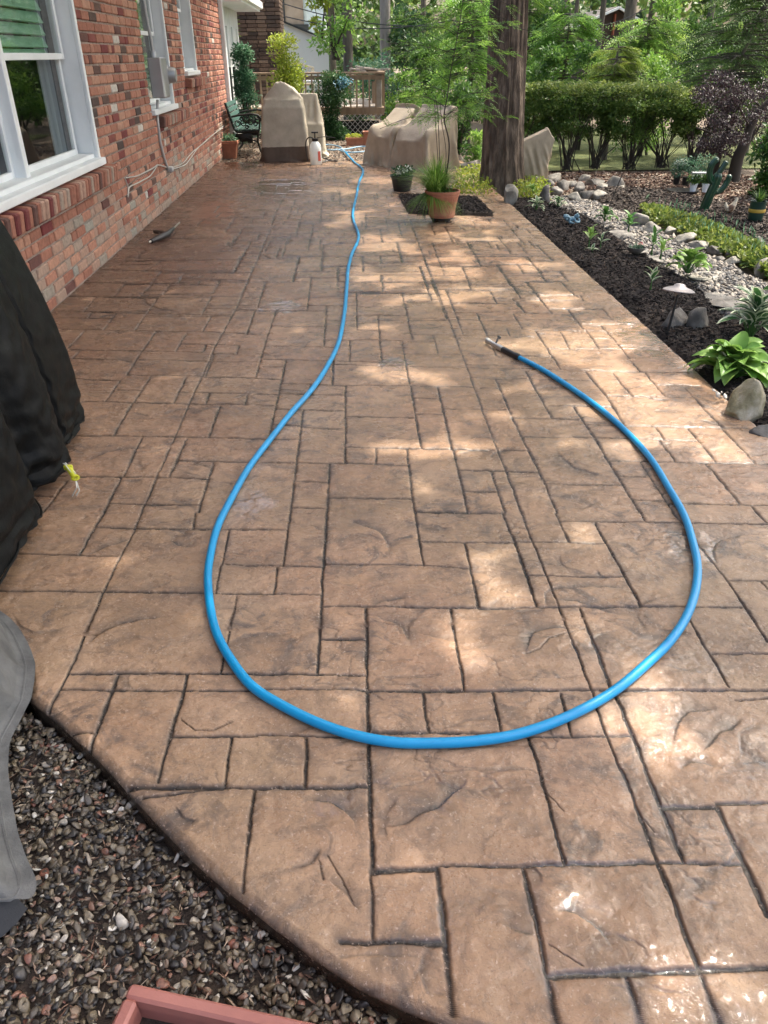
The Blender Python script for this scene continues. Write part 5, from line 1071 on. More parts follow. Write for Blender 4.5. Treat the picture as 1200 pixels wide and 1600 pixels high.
m = MB(); m.add([(pl[0]-.5, Yd-.4, pl[1]-.1), (pk[0], Yd-.4, pk[1]+.08), (pk[0], Yd+6.4, pk[1]+.08), (pl[0]-.5, Yd+6.4, pl[1]-.1), (pr[0]+.5, Yd-.4, pr[1]-.15), (pr[0]+.5, Yd+6.4, pr[1]-.15)], [(0, 1, 2, 3), (1, 4, 5, 2)]); m.build('roof', flat('dark_shingle', (.09, .085, .08), .9), dh)
m = MB(); m.bar((pl[0]-.5, Yd-.45, pl[1]-.16), (pk[0], Yd-.45, pk[1]+.02), .16, .08); m.bar((pk[0], Yd-.45, pk[1]+.02), (pr[0]+.5, Yd-.45, pr[1]-.21), .16, .08); m.build('fascia', M_white, dh)
p, q = pxy(927, 64, Yd), pxy(937, 44, Yd); m = MB(); m.box(((p[0]+q[0])/2, Yd-.03, (p[1]+q[1])/2), (q[0]-p[0], .06, q[1]-p[1])); wo = m.build('window', M_white, dh); m = MB(); m.box(((p[0]+q[0])/2-.03, Yd-.07, (p[1]+q[1])/2), ((q[0]-p[0])*.5, .04, (q[1]-p[1])*.75)); m.build('pane', M_room, wo)
p, q = pxy(955, 55, Yd), pxy(961, 22, Yd); m = MB(); m.box(((p[0]+q[0])/2, Yd-.1, (p[1]+q[1])/2), (q[0]-p[0], .2, q[1]-p[1])); m.build('chimney', flat('red_brick_far', (.35, .12, .08), .9), dh)
p, q = pxy(976, 66, Yd), pxy(979, 46, Yd); m = MB(); m.box(((p[0]+q[0])/2, Yd-.2, (p[1]+q[1])/2), (.1, .1, q[1]-p[1])); m.build('post', M_white, dh)
# overhead wires
def wire(a, b_, Y0, Y1, label):
    p, q = S_(*a, Y0), S_(*b_, Y1); t = np.linspace(0, 1, 20)[:, None]; P = p+(q-p)*t; P[:, 2] -= .25*np.sin(t[:, 0]*math.pi); m = MB(); m.tube(P, .012, 5); o = m.build('overhead_wire', M_greyd); setp(o, label, 'wire', 'thin wires across the back yard')
wire((430, 2), (760, 36), 24, 20, 'upper thin wire strung from the pale blue house past the trunks')
wire((430, 22), (720, 30), 24, 21, 'lower thin wire strung in front of the pale blue siding')
wire((880, 33), (1010, 13), 26, 26, 'thin wire crossing in front of the dark brown house')
# ------------------------------------------------------------------ rocks
M_rock = pmat('grey_rock', [(.3, (.07, .063, .056)), (.5, (.15, .138, .12)), (.7, (.26, .24, .21))], scale=9, rough=.85, bump=.004, bscale=60, b2=.008, b2scale=18, var=.2, vscale=14)
M_rockp = pmat('pale_rock', [(.3, (.14, .128, .105)), (.5, (.25, .232, .195)), (.72, (.38, .355, .305))], scale=8, rough=.85, bump=.004, bscale=60, b2=.008, b2scale=18, var=.2, vscale=14)
M_rockt = pmat('mossy_rock', [(.3, (.09, .085, .04)), (.46, (.26, .23, .13)), (.62, (.45, .40, .30)), (.8, (.55, .51, .42))], scale=7, rough=.85, bump=.004, bscale=70, b2=.010, b2scale=16)
def rock(px, py, wpx, hr, dr, mat, seed, label, group=None, z=-.05, rot=0, name='rock', sub=3, sink=.25, tilt=0.0, facets=14):
    c = G(px, py, z); zc = (c-CC)@CF; w = wpx*zc/F_PX; r2 = np.random.default_rng(seed); B, Fb = ICO[sub]; W = B.copy()
    for j in range(facets):
        d = r2.normal(size=3); d /= np.linalg.norm(d); h = r2.uniform(.42, .8); e = np.maximum(W@d-h, 0); W = W-1.0*e[:, None]*d
    if name == 'stone_slab': W[:, 2] = np.minimum(W[:, 2], .25+.12*n3(W*2, seed)); W[:, :2] *= (1+.35*(n2(np.arctan2(W[:, 1], W[:, 0])*1.3, 0*W[:, 0], seed)-.5))[:, None]
    W *= (1+.3*(n3(W*1.9+seed, seed)-.5)+.12*(n3(W*5+seed, seed+1)-.5))[:, None]; W /= np.abs(W[:, 0]).max()
    h = w*hr; W = W*np.array([w/2, w*dr/2, h*(.5+sink)]); W = W@(Rz(rot)@Ry(tilt)).T
    c2 = c+np.array([0, w*dr*.4, h*(.5-sink)])
    o = npmesh(name, W+c2, Fb, mat, smooth=True, at=(c2[0], c2[1], c2[2]))
    return setp(o, label, 'rock', group)
rock(1060, 522, 66, .62, .65, M_rock, 2, 'dark grey knobbly rock lying behind the path light stem', rot=.35, sub=4, tilt=.15)
rock(1090, 524, 42, .95, .8, M_rock, 12, 'narrow brownish stone leaning on the dark knobbly rock by the path light', rot=-.3, sub=4, tilt=.45)
rock(1166, 676, 84, 1.0, .8, M_rockt, 7, 'big pale mossy boulder at the patio edge below the broad lime hosta', sub=4, rot=.4, facets=12)
rock(1200, 702, 60, .55, .8, M_rock, 9, 'dark grey rock at the right edge below the mossy boulder', sub=4)
rock(796, 324, 26, 1.15, .8, M_rockp, 5, 'upright pale rock at the foot of the big trunk by the patio corner', sub=4, rot=.2)
rock(852, 318, 20, 1.4, .9, M_rock, 16, 'squat grey rock between the variegated hostas and the lounge cover', sub=3, facets=4)
G2 = 'flat stepping slabs beside the dark mulch bed'
for i, (x, y, w, hr, dr, mt, lb) in enumerate([
    (1143, 488, 105, .14, .9, M_rockp, 'largest pale flat slab between the mulch and the creek gravel'), (1112, 442, 84, .13, .8, M_rockp, 'broad pale slab just behind the lime hosta clump'), (1026, 412, 62, .16, .8, M_rock, 'grey flat slab beside the small tulip-like hosta'),
    (1000, 398, 50, .16, .8, M_rock, 'grey slab under the shallow succulent bowl'), (975, 372, 52, .2, .7, M_rock, 'grey slab behind the leafy clump with yellow stems'), (1185, 452, 46, .14, .8, M_rock, 'bluish grey slab near the right edge above the variegated hosta'), (1062, 424, 40, .14, .7, M_rockp, 'small pale slab half hidden by the lime hosta')]):
    rock(x, y, w, hr, dr, mt, 40+i, lb, G2, name='stone_slab', z=-.075, rot=.3*i, facets=6)
G3 = 'pale rocks lining the far side of the creek'
for i, (x, y, w, hr, mt, lb) in enumerate([
    (995, 352, 40, .4, M_rockp, 'large white rounded rock where the creek narrows'), (1022, 362, 36, .35, M_rockp, 'white rock just right of the large rounded one by the bowl'), (1052, 366, 34, .4, M_rockp, 'pale round rock below the start of the yellow green ground cover'),
    (1075, 378, 40, .25, M_rockp, 'long flat pale stone under the ground cover edge'), (1098, 388, 44, .22, M_rockp, 'flat pale ledge stone in the middle of the creek edge'), (1122, 396, 34, .25, M_rock, 'grey flat stone right of the pale ledge stone'), (1146, 402, 26, .35, M_rock, 'small grey stone near the right end of the creek edge'),
    (1164, 398, 22, .5, M_rockp, 'small pale egg-like stone under the ground cover'), (1150, 412, 30, .3, M_rockp, 'low pale stone in front of the small egg-like one'), (1195, 425, 34, .6, M_rockp, 'bright white rock at the right edge of the creek'), (1186, 388, 34, .5, M_rock, 'grey mossy rock in the ground cover at the right edge'), (1128, 408, 22, .3, M_rock, 'thin grey stone lowest in the creek edge row')]):
    rock(x, y, w, hr, .7, mt, 60+i, lb, G3, rot=.4*i, name='creek_rock')
G4 = 'jumbled rocks between the lounge cover and the far mulch bed'
r3 = np.random.default_rng(77); lbs = ['pale rock farthest left in the pile right of the lounge cover', 'flat pale rock at the front of the pile', 'rounded grey rock in the middle of the pile', 'wide white rock at the top right of the pile', 'grey rock tucked behind the flat pale one', 'small white rock near the top of the pile', 'pale slab-like rock on the right slope of the pile', 'dark grey rock at the lower left of the pile', 'medium pale rock under the wide white one', 'small grey rock on the front slope of the pile', 'pale wedge rock at the lower right of the pile', 'grey boulder directly beside the lounge cover hem', 'tan rock at the front right foot of the pile', 'small pale rock on the mulch side of the pile']
for i, (x, y, w, hr) in enumerate([(868, 286, 30, .5), (893, 292, 34, .35), (905, 300, 26, .5), (962, 292, 40, .45), (880, 297, 24, .5), (915, 284, 22, .6), (932, 290, 30, .35), (870, 303, 24, .5), (945, 298, 30, .3), (918, 309, 24, .5), (938, 308, 30, .3), (857, 294, 24, .7), (900, 313, 26, .4), (970, 300, 18, .5)]):
    rock(x, y, w, hr, .8, M_rock if i in (2, 4, 7, 9, 11) else M_rockp, 90+i, lbs[i], G4, rot=.5*i, name='pile_rock', sub=2 if w < 25 else 3)
G5 = 'rocks seen between the potted tree and the big trunk'
for i, (x, y, w, hr, lb) in enumerate([(722, 268, 26, .5, 'pale rock nearest the potted tree stems'), (742, 262, 28, .4, 'long pale rock left of the big trunk'), (736, 274, 26, .5, 'grey rock low in the gap left of the big trunk'), (718, 256, 22, .6, 'small pale rock high in the gap behind the covers'), (748, 275, 20, .5, 'small rock touching the left side of the big trunk')]):
    rock(x, y, w, hr, .8, (M_rock, M_rockp)[i % 2], 120+i, lb, G5, rot=i, name='garden_rock')
b2s = [((955, 598), .0), ]
P = np.array([G(x, y)[:2] for x, y in ((1112, 618), (1118, 624), (1124, 621), (1130, 628), (1121, 630))])
pebbles('white_pebbles', P+.01, np.full(len(P), .022), .018, .035, 2, M_pebble, np.full(len(P), .99), label='few white pebbles on the mulch beside the patio edge near the boulder')

# ------------------------------------------------------------------ path light
lp = G(1042, 520, -.01); top = S_(1061, 452, lp[1]+.03); t = thing('path_light', 'low mushroom path light with grey round cap leaning in the dark mulch', 'garden light', lp)
b = MB(); b.tube([lp+(0, 0, -.05), top+(0, 0, -.01)], .0075, 10); b.build('stem', M_blk, t, smooth=True)
zc = (top-CC)@CF; rr_ = 49*zc/F_PX/2; tl = Ry(.10)@Rx(-.12)
b = MB(); b.lathe([(rr_*.97, -.012), (rr_, -.010), (rr_, -.006), (rr_*.8, .004), (rr_*.38, .016), (rr_*.32, .026), (rr_*.2, .031), (.001, .033)], c=top, n=48, M=tl, cap=False); b.lathe([(rr_*.96, -.012), (.02, -.003), (.012, -.03)], c=top, n=32, M=tl, cap=False)
b.build('lamp_shade', flat('bronze_cap', (.26, .235, .235), .5, .25, bump=.0006, bscale=300), t, smooth=True)

# ------------------------------------------------------------------ ornaments
M_cac = pmat('green_glaze', [(.3, (.004, .032, .014)), (.7, (.008, .06, .025))], scale=9, rough=.3, var=.2)
c0 = G(1099, 327); t = thing('cactus_ornament', 'dark green cactus garden ornament with two curled arms', 'garden ornament', (c0[0], c0[1], -.05)); zc = (c0-CC)@CF; s = zc/F_PX
def cz(px, py): return ((px-1099)*s, 0, (327-py)*s*.93+.03)
def rib_tube(m, pts, r, n=20):
    P = smooth_path(pts, dens=6); k = len(P); T = np.gradient(P, axis=0); T /= np.linalg.norm(T, axis=1)[:, None]; V = []
    for i in range(k):
        a = np.array([0, 1.0, 0]); b = np.cross(T[i], a); rr = r*(1-.75*max(0, (i/(k-1)-.85)/.15)**2)
        for j in range(n): q = 2*math.pi*j/n; g = rr*(1+.14*(j % 2)); V.append(P[i]+g*(math.cos(q)*a+math.sin(q)*b))
    m.add(V, [(i*n+j, i*n+(j+1) % n, (i+1)*n+(j+1) % n, (i+1)*n+j) for i in range(k-1) for j in range(n)]+[tuple(range(n-1, -1, -1)), tuple((k-1)*n+j for j in range(n))])
b = MB(); rib_tube(b, [cz(1099, 328), cz(1102, 312), cz(1106, 297), cz(1110, 282), cz(1112, 266)], 6.2*s); b.build('trunk', M_cac, t, smooth=True, local=True)
b = MB(); rib_tube(b, [cz(1111, 279), cz(1103, 280), cz(1098, 270), cz(1098, 258), cz(1102, 250), cz(1108, 247)], 4.2*s); b.build('arm', M_cac, t, smooth=True, local=True)
b = MB(); rib_tube(b, [cz(1107, 296), cz(1117, 296), cz(1124, 290), cz(1129, 278), cz(1129, 270)], 3.8*s); b.build('arm', M_cac, t, smooth=True, local=True)
b = MB(); rib_tube(b, [cz(1112, 268), cz(1117, 258), cz(1121, 250)], 3.6*s); b.build('arm', M_cac, t, smooth=True, local=True)
# standing hen ornament
c0 = G(1139, 334); t = thing('hen_ornament', 'small cream and brown hen ornament on the far mulch', 'garden ornament', (c0[0], c0[1], -.03)); s = ((c0-CC)@CF)/F_PX
b = MB(); b.tube([(-5*s, 0, 10*s), (-2*s, 0, 10*s), (2*s, 0, 14*s), (5*s, 0, 19*s), (7*s, 0, 24*s), (7.5*s, 0, 28*s)], [2*s, 5.5*s, 6*s, 4*s, 2.3*s, 1.7*s], 12); b.tube([(-4*s, 0, 11*s), (-8*s, 0, 18*s), (-9*s, 0, 22*s)], [3.5*s, 2.5*s, .8*s], 8)
b.tube([(7.2*s, 0, 27*s), (10*s, 0, 27*s)], [1*s, .2*s], 6); b.build('body', pmat('hen_paint', [(.4, (.16, .08, .04)), (.5, (.6, .5, .36)), (.65, (.75, .66, .5))], scale=14, rough=.5), t, smooth=True, local=True)
b = MB(); b.tube([(0, 2*s, 9*s), (0, 2*s, 0)], .8*s, 6); b.tube([(2*s, -2*s, 9*s), (2*s, -2*s, 0)], .8*s, 6); b.box((1*s, 0, .8*s), (9*s, 7*s, 1.6*s)); b.build('stand', M_iron, t, local=True)
c0 = G(1179, 345); PB = thing('banded_pot', 'dark green barrel pot with a yellow band holding a spiky plant', 'flower pot', (c0[0], c0[1], -.03)); s = ((c0-CC)@CF)/F_PX
b = MB(); b.lathe([(9*s, 3*s), (11*s, 10*s), (12*s, 22*s), (11.5*s, 32*s), (12.3*s, 34*s), (11*s, 34*s), (10*s, 30*s), (.001, 30*s)], n=24); 
for a in (.5, 2.1, 3.7, 5.3): b.tube([(8*s*math.cos(a), 8*s*math.sin(a), 5*s), (9*s*math.cos(a), 9*s*math.sin(a), 0)], 1.2*s, 6)
b.build('pot', flat('dark_green_pot', (.015, .05, .035), .35), PB, smooth=True, local=True)
b = MB(); b.lathe([(12.15*s, 18*s), (12.4*s, 19*s), (12.5*s, 22*s), (12.2*s, 23*s)], n=24, cap=False); b.build('band', flat('yellow_band', (.55, .35, .05), .5), PB, smooth=True, local=True)
# reclining frog
M_frog = pmat('blue_resin', [(.35, (.10, .20, .26)), (.65, (.24, .40, .48))], scale=22, rough=.45)
c0 = G(892, 351, .0); t = thing('frog_statuette', 'small pale blue reclining frog figurine on the dark mulch', 'garden ornament', (c0[0], c0[1], .02), -.15); s = ((c0-CC)@CF)/F_PX
B, Fb = ICO[3]; m = MB()
def blob(c, r, M=np.eye(3)): m.add(B*np.array(r)@M.T+np.array(c), [tuple(f) for f in Fb])
blob((-1*s, 0, 5*s), (8*s, 4.6*s, 3.8*s), Ry(-.18)); blob((7.5*s, 0, 9.5*s), (4.2*s, 4*s, 3.2*s), Ry(-.2)); blob((8.3*s, 2.4*s, 12*s), (1.5*s, 1.5*s, 1.6*s)); blob((8.3*s, -2.4*s, 12*s), (1.5*s, 1.5*s, 1.6*s))
for sg in (-1, 1):
    m.tube(smooth_path([(-7*s, sg*3*s, 4*s), (-11*s, sg*6*s, 9*s), (-4*s, sg*7*s, 8*s), (-3*s, sg*7.5*s, 1.5*s), (1*s, sg*9*s, 1*s)], dens=4), 1.7*s, 8); m.tube(smooth_path([(4*s, sg*3.5*s, 6*s), (7*s, sg*7*s, 2*s), (12*s, sg*3.5*s, 2*s), (11*s, sg*1.5*s, 6*s)], dens=4), 1.35*s, 8)
    for k in (-1, 0, 1): m.tube([(1*s, sg*9*s, 1*s), (4.2*s, sg*(9+1.6*k)*s, .6*s)], [.8*s, .5*s], 6)
m.build('body', M_frog, t, smooth=True, local=True)
# stakes
b = MB(); b.tube([G(952, 322), G(952, 322)+(.10, .03, .30)], .006, 6); o = b.build('garden_stake', M_twig); setp(o, 'thin brown stick leaning out of the creek rocks', 'stake')

# ------------------------------------------------------------------ foliage tools
def frames(D):
    D = D/ (np.linalg.norm(D, axis=1)[:, None]+1e-9); up = np.where(np.abs(D[:, 2:3]) > .95, np.array([[1., 0, 0]]), np.array([[0, 0, 1.]])); S = np.cross(D, up); S /= np.linalg.norm(S, axis=1)[:, None]; return D, S, np.cross(S, D)
def leafmesh(name, P, D, L, W, mat, parent=None, tint=None, roll=.7, local=False, droop=.15, label=None, kind=None):
    n = len(P); D, S, U = frames(D); a = rg.normal(0, roll, n)[:, None]; S2 = S*np.cos(a)+U*np.sin(a); U2 = np.cross(S2, D)
    L = np.broadcast_to(L, (n,))[:, None]; W = np.broadcast_to(W, (n,))[:, None]/2
    m1 = P+D*L*.45+U2*W*.35; V = np.stack([P, m1+S2*W-U2*W*.35, P+D*L-np.array([0, 0, 1])*L*droop, m1-S2*W-U2*W*.35, ], 1).reshape(-1, 3)
    i = np.arange(n)[:, None]*4; F = i+np.array([[0, 1, 2, 3]])
    return npmesh(name, V, F, mat, parent, tint=rg.random(n) if tint is None else tint, local=local)
def crown(C, R, n, shell=.5):
    """points in ellipsoid clumps: C (k,3), R (k,3); returns points, outward directions, clump tint"""
    C = np.atleast_2d(C); R = np.atleast_2d(R); R = np.broadcast_to(R, C.shape); k = rg.integers(0, len(C), n); d = rg.normal(size=(n, 3)); d /= np.linalg.norm(d, axis=1)[:, None]; r = rg.random(n)**shell
    P = C[k]+d*r[:, None]*R[k]; ct = rg.random(len(C)); return P, d, ct[k]
def shrub(px, py, Y, wpx, top_py, label, mat, leaf=.05, n=1500, cat='shrub', group=None, name='shrub', nc=14, aspect=.5, base=True, depth=1.0, low=.12, upd=.4, stems=5, shape='round', z0=None):
    c = G(px, py) if Y is None else S_(px, py, Y); c = np.array([c[0], c[1], -.08 if z0 is None else z0]); zc = (np.array([c[0], c[1], .5])-CC)@CF; w = wpx*zc/F_PX; ht = S_(px, top_py, c[1])[2]-c[2]
    t = thing(name, label, cat, c, 0, group); C = []; R = []
    for i in range(nc):
        u = rg.uniform(low, 1)
        if shape == 'round': k = math.sqrt(max(0, 1-(2*u-1)**2))*.75+.15
        elif shape == 'cone': k = (1-u)*.8+.12
        elif shape == 'box': k = .85
        else: k = u*.8+.15
        a = rg.uniform(0, 6.28); q = rg.uniform(0, 1)**.5*k*.62; C.append((w/2*q*math.cos(a)*1.25, w/2*depth*q*math.sin(a)*1.25, ht*u*.93)); rr = w*rg.uniform(.14, .26); R.append((rr, rr*min(1, depth+.2), rr*rg.uniform(.55, .85)))
    C = np.array(C); C[:, 2] = np.minimum(C[:, 2], ht-np.array(R)[:, 2]*.8)
    P, d, ct = crown(C, R, n, .45); P[:, 2] = np.maximum(P[:, 2], .01); D = d*.6+rg.normal(0, .6, (n, 3)); D[:, 2] += upd
    tint = np.clip(ct*.5+rg.random(n)*.5, 0, 1); leafmesh('foliage', P, D, leaf*rg.uniform(.7, 1.3, n), leaf*aspect*rg.uniform(.8, 1.2, n), mat, t, tint, local=True)
    if stems:
        b = MB()
        for i in range(stems):
            e = C[rg.integers(0, nc)]; b.tube([(rg.normal(0, w*.04), rg.normal(0, w*.04), 0), (e[0]*.4, e[1]*.4, e[2]*.5), tuple(e)], [w*.018+.004, w*.012+.003, .003], 6)
        b.build('stem', M_twig, t, local=True, smooth=True)
    return t
def sprays(P, D, L, nl=9, ll=.035, lw=.008, droop=.35):
    """pinnate sprays: every spray a curved axis with leaflet pairs"""
    n = len(P); D, S, U = frames(D); L = np.broadcast_to(L, (n,)); a = rg.normal(0, .5, n)[:, None]; S = S*np.cos(a)+U*np.sin(a)
    u = (np.arange(nl)+.6)/nl; A = P[:, None]+D[:, None]*(L[:, None]*u)[..., None]; A[..., 2] -= droop*L[:, None]*u**2
    out = []; 
    for sg in (-1, 1):
        l = ll*(1-.6*np.abs(2*u-.8)**1.5)[None, :, None]*rg.uniform(.8, 1.2, (n, nl, 1)); dd = sg*S[:, None]*.85+D[:, None]*.5+rg.normal(0, .12, (n, nl, 3)); dd[..., 2] -= .15; tip = A+dd*l
        sd = D[:, None]*lw/2*np.ones((1, nl, 1)); mid = A+dd*l*.5; out.append(np.stack([A, mid+sd, tip, mid-sd], 2))
    V = np.concatenate(out, 1).reshape(-1, 3); return V
def sprayobj(name, P, D, L, mat, parent, local=True, tint=None, **k):
    V = sprays(P, D, L, **k); m = len(V)//4; per = m//len(P); F = np.arange(m)[:, None]*4+np.array([[0, 1, 2, 3]]); tt = np.repeat(rg.random(len(P)) if tint is None else tint, per)
    return npmesh(name, V, F, mat, parent, tint=np.clip(tt+rg.normal(0, .12, m), 0, 1), local=local)

L_mid = leafmat('leaf_mid', (0.018, 0.057, 0.013), (0.055, 0.136, 0.027), (0.134, 0.249, 0.049)); L_dark = leafmat('leaf_dark', (0.011, 0.038, 0.014), (0.030, 0.088, 0.027), (0.081, 0.162, 0.047), .25)
L_yel = leafmat('leaf_yellow', (.09, .15, .015), (.20, .28, .03), (.34, .38, .06), .4); L_blue = leafmat('leaf_bluegreen', (0.027, 0.081, 0.047), (0.081, 0.189, 0.108), (0.230, 0.351, 0.230), .3)
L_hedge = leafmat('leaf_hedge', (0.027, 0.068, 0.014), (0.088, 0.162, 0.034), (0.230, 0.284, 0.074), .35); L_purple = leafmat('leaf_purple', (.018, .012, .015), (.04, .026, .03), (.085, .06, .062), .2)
L_feather = leafmat('leaf_feather', (0.061, 0.159, 0.024), (0.134, 0.295, 0.049), (0.243, 0.431, 0.086), .45); L_con = leafmat('leaf_conifer', (0.027, 0.068, 0.016), (0.068, 0.149, 0.034), (0.162, 0.270, 0.068), .25)
L_far = leafmat('leaf_far', (0.024, 0.057, 0.014), (0.073, 0.148, 0.037), (0.207, 0.295, 0.073), .35); L_bright = leafmat('leaf_bright', (0.061, 0.148, 0.024), (0.134, 0.284, 0.049), (0.292, 0.431, 0.097), .4)
L_white = leafmat('leaf_white', (.10, .16, .10), (.35, .42, .32), (.7, .74, .66), .3); L_can = leafmat('leaf_canopy', (.02, .05, .012), (.05, .11, .025), (.09, .16, .03), .22); L_cover = leafmat('leaf_cover', (.06, .11, .02), (.13, .19, .035), (.26, .30, .08), .35)

# ------------------------------------------------------------------ potted sapling crown, grass
zpot = .055+.30
b = MB(); stems = []
def pot_l(px, py, dy=0.0): p = S_(px, py, pb_[1]+dy); return ((p[0]-pb_[0])/PS, dy/PS, p[2]/PS)
tr = [(0.02, 0, zpot), pot_l(702, 230, .0), pot_l(694, 185, 0), pot_l(699, 150, .02), pot_l(704, 115, .03), pot_l(713, 65, .04), pot_l(722, 10, .05), pot_l(730, -60, .06)]
b.tube(smooth_path(tr), np.linspace(.010, .003, len(smooth_path(tr))), 8); b.tube(smooth_path([(-.02, 0, zpot), pot_l(686, 220), pot_l(684, 175), pot_l(680, 150)]), .005, 6); b.tube(smooth_path([(-.06, .02, zpot), pot_l(684, 250), pot_l(681, 200), pot_l(679, 155)]), .004, 6); b.tube(smooth_path([(0.01, -.02, zpot), pot_l(697, 240), pot_l(690, 190), pot_l(688, 160)]), .004, 6)
SP, SD = [], []
for i in range(66):
    py = rg.uniform(-40, 215); u = np.interp(py, [-60, 10, 65, 115, 150, 185], [730, 722, 713, 704, 699, 694]); o_ = np.array(pot_l(u, min(py, 185), rg.uniform(-.02, .02)))
    side = rg.choice([-1, 1], p=[.55, .45]); Lb = rg.uniform(.25, .85) if py < 190 else rg.uniform(.15, .4); e = o_+np.array([side*Lb, rg.uniform(-.45, .45), rg.uniform(-.02, .22)-Lb*.12]); md = (o_+e)/2+np.array([0, 0, .07]); pp = smooth_path([o_, md, e], dens=5); b.tube(pp, [.0028]*len(pp), 4)
    for q in range(7):
        f = rg.uniform(.15, 1); x = o_*(1-f)**2+2*md*f*(1-f)+e*f*f; dr = (e-o_)*.8+rg.normal(0, .45, 3)*np.array([1, 1, .5]); SP.append(x); SD.append(dr)
b.build('trunk', M_twig, POT, smooth=True, local=True)
sprayobj('crown', np.array(SP), np.array(SD), rg.uniform(.14, .26, len(SP)), L_feather, POT, nl=13, ll=.045, lw=.010, droop=.3)
def grass(name, c, n, L, spread, mat, parent=None, w=.006, local=True, bend=.9):
    a = rg.uniform(0, 6.28, n); l = L*rg.uniform(.55, 1.1, n); r = rg.uniform(.1, 1, n)*spread; k = 5; u = np.linspace(0, 1, k)
    base = np.array(c)+np.stack([np.cos(a)*r*.15, np.sin(a)*r*.15, 0*a], -1); out = np.stack([np.cos(a), np.sin(a), 0*a], -1)
    C_ = base[:, None]+out[:, None]*(r[:, None]*u**1.6)[..., None]; C_[..., 2] += l[:, None]*(u-bend*.55*u**2.4*(r/spread)[:, None]*1.3)
    s = np.stack([-np.sin(a), np.cos(a), 0*a], -1)[:, None]*(w*(1-u**2*.9))[None, :, None]; V = np.stack([C_-s, C_+s], 2).reshape(-1, 3); i = np.arange(n)[:, None, None]*k*2+np.arange(k-1)[None, :, None]*2; F = (i+np.array([[[0, 1, 3, 2]]])).reshape(-1, 4)
    return npmesh(name, V, F, mat, parent, tint=np.repeat(rg.random(n), k-1), local=local)
gl = np.array(S_(664, 312, pb_[1]+.05)); grass('grass_plant', (-.085, .02, zpot-.02), 900, .40/PS, .44/PS, L_bright, POT, w=.0038)
grass('trailing_grass', (-.13, .0, zpot-.02), 700, .10/PS, .30/PS, L_bright, POT, w=.0035, bend=4.6)
P, d, ct = crown([(.07, .02, zpot+.04), (.0, -.05, zpot+.02), (.1, -.05, zpot+.02)], (.06, .05, .045), 220); leafmesh('underplanting', P, d, .03, .016, L_mid, POT, local=True)
P, d, ct = crown([(0, 0, .21), (.05, .03, .22), (-.05, 0, .2)], (.1, .1, .05), 260); leafmesh('foliage', P, d, .04, .025, L_dark, BP, local=True)
P, d, ct = crown([(0, -.05, .24), (.06, -.04, .25), (-.05, -.06, .23)], (.05, .04, .03), 46); leafmesh('flowers', P, d, .026, .026, L_white, BP, tint=rg.uniform(.7, 1, 46), local=True)
P, d, ct = crown([(-.06, -.04, .29), (.06, 0, .30), (0, .05, .3)], (.1, .1, .05), 300); leafmesh('foliage', P, d, .045, .03, L_blue, TP, local=True)
P, d, ct = crown([(-.1, 0, .15), (.0, 0, .16), (.1, 0, .15)], (.08, .06, .04), 200); leafmesh('foliage', P, d, .04, .035, L_yel, TB1, local=True, tint=rg.uniform(.6, 1, 200))
s = ((WLOC[PB.name]-CC)@CF)/F_PX; grass('spiky_plant', (0, 0, 30*s), 60, .16, .12, L_mid, PB, w=.006, bend=.7)

# ------------------------------------------------------------------ hostas
def hostamat(name, inner, outer, edge=None, thr=.62):
    m = bpy.data.materials.new(name); m.use_nodes = True; nt = m.node_tree; N = nt.nodes; L = nt.links; p = N['Principled BSDF']
    t = N.new('ShaderNodeAttribute'); t.attribute_name = 'tint'; r = N.new('ShaderNodeValToRGB'); r.color_ramp.elements[0].color = (*inner, 1); r.color_ramp.elements[1].color = (*outer, 1); L.new(t.outputs['Fac'], r.inputs[0]); col = r.outputs[0]
    e = N.new('ShaderNodeAttribute'); e.attribute_name = 'rim'; v = N.new('ShaderNodeAttribute'); v.attribute_name = 'vein'
    if edge:
        tcn = N.new('ShaderNodeTexNoise'); tcn.inputs['Scale'].default_value = 60; ad = N.new('ShaderNodeMath'); ad.operation = 'MULTIPLY_ADD'; L.new(tcn.outputs['Fac'], ad.inputs[0]); ad.inputs[1].default_value = .35; L.new(e.outputs['Fac'], ad.inputs[2])
        q = N.new('ShaderNodeMapRange'); q.inputs[1].default_value = thr+.17; q.inputs[2].default_value = thr+.21; L.new(ad.outputs[0], q.inputs[0]); mx = N.new('ShaderNodeMix'); mx.data_type = 'RGBA'; L.new(q.outputs[0], mx.inputs[0]); L.new(col, mx.inputs[6]); mx.inputs[7].default_value = (*edge, 1); col = mx.outputs[2]
    L.new(col, p.inputs['Base Color']); p.inputs['Roughness'].default_value = .42; p.inputs['Specular IOR Level'].default_value = .45
    b = N.new('ShaderNodeBump'); b.inputs['Distance'].default_value = .003; L.new(v.outputs['Fac'], b.inputs['Height']); L.new(b.outputs[0], p.inputs['Normal'])
    tr_ = N.new('ShaderNodeBsdfTranslucent'); ms = N.new('ShaderNodeMixShader'); ms.inputs[0].default_value = .3; L.new(col, tr_.inputs[0]); L.new(p.outputs[0], ms.inputs[1]); L.new(tr_.outputs[0], ms.inputs[2]); L.new(ms.outputs[0], N['Material Output'].inputs[0]); return m
H_lime = hostamat('hosta_lime', (.13, .27, .045), (.27, .43, .10)); H_var = hostamat('hosta_variegated', (.03, .10, .03), (.07, .18, .05), (.62, .68, .48)); H_green = hostamat('hosta_green', (.05, .15, .03), (.12, .26, .06))
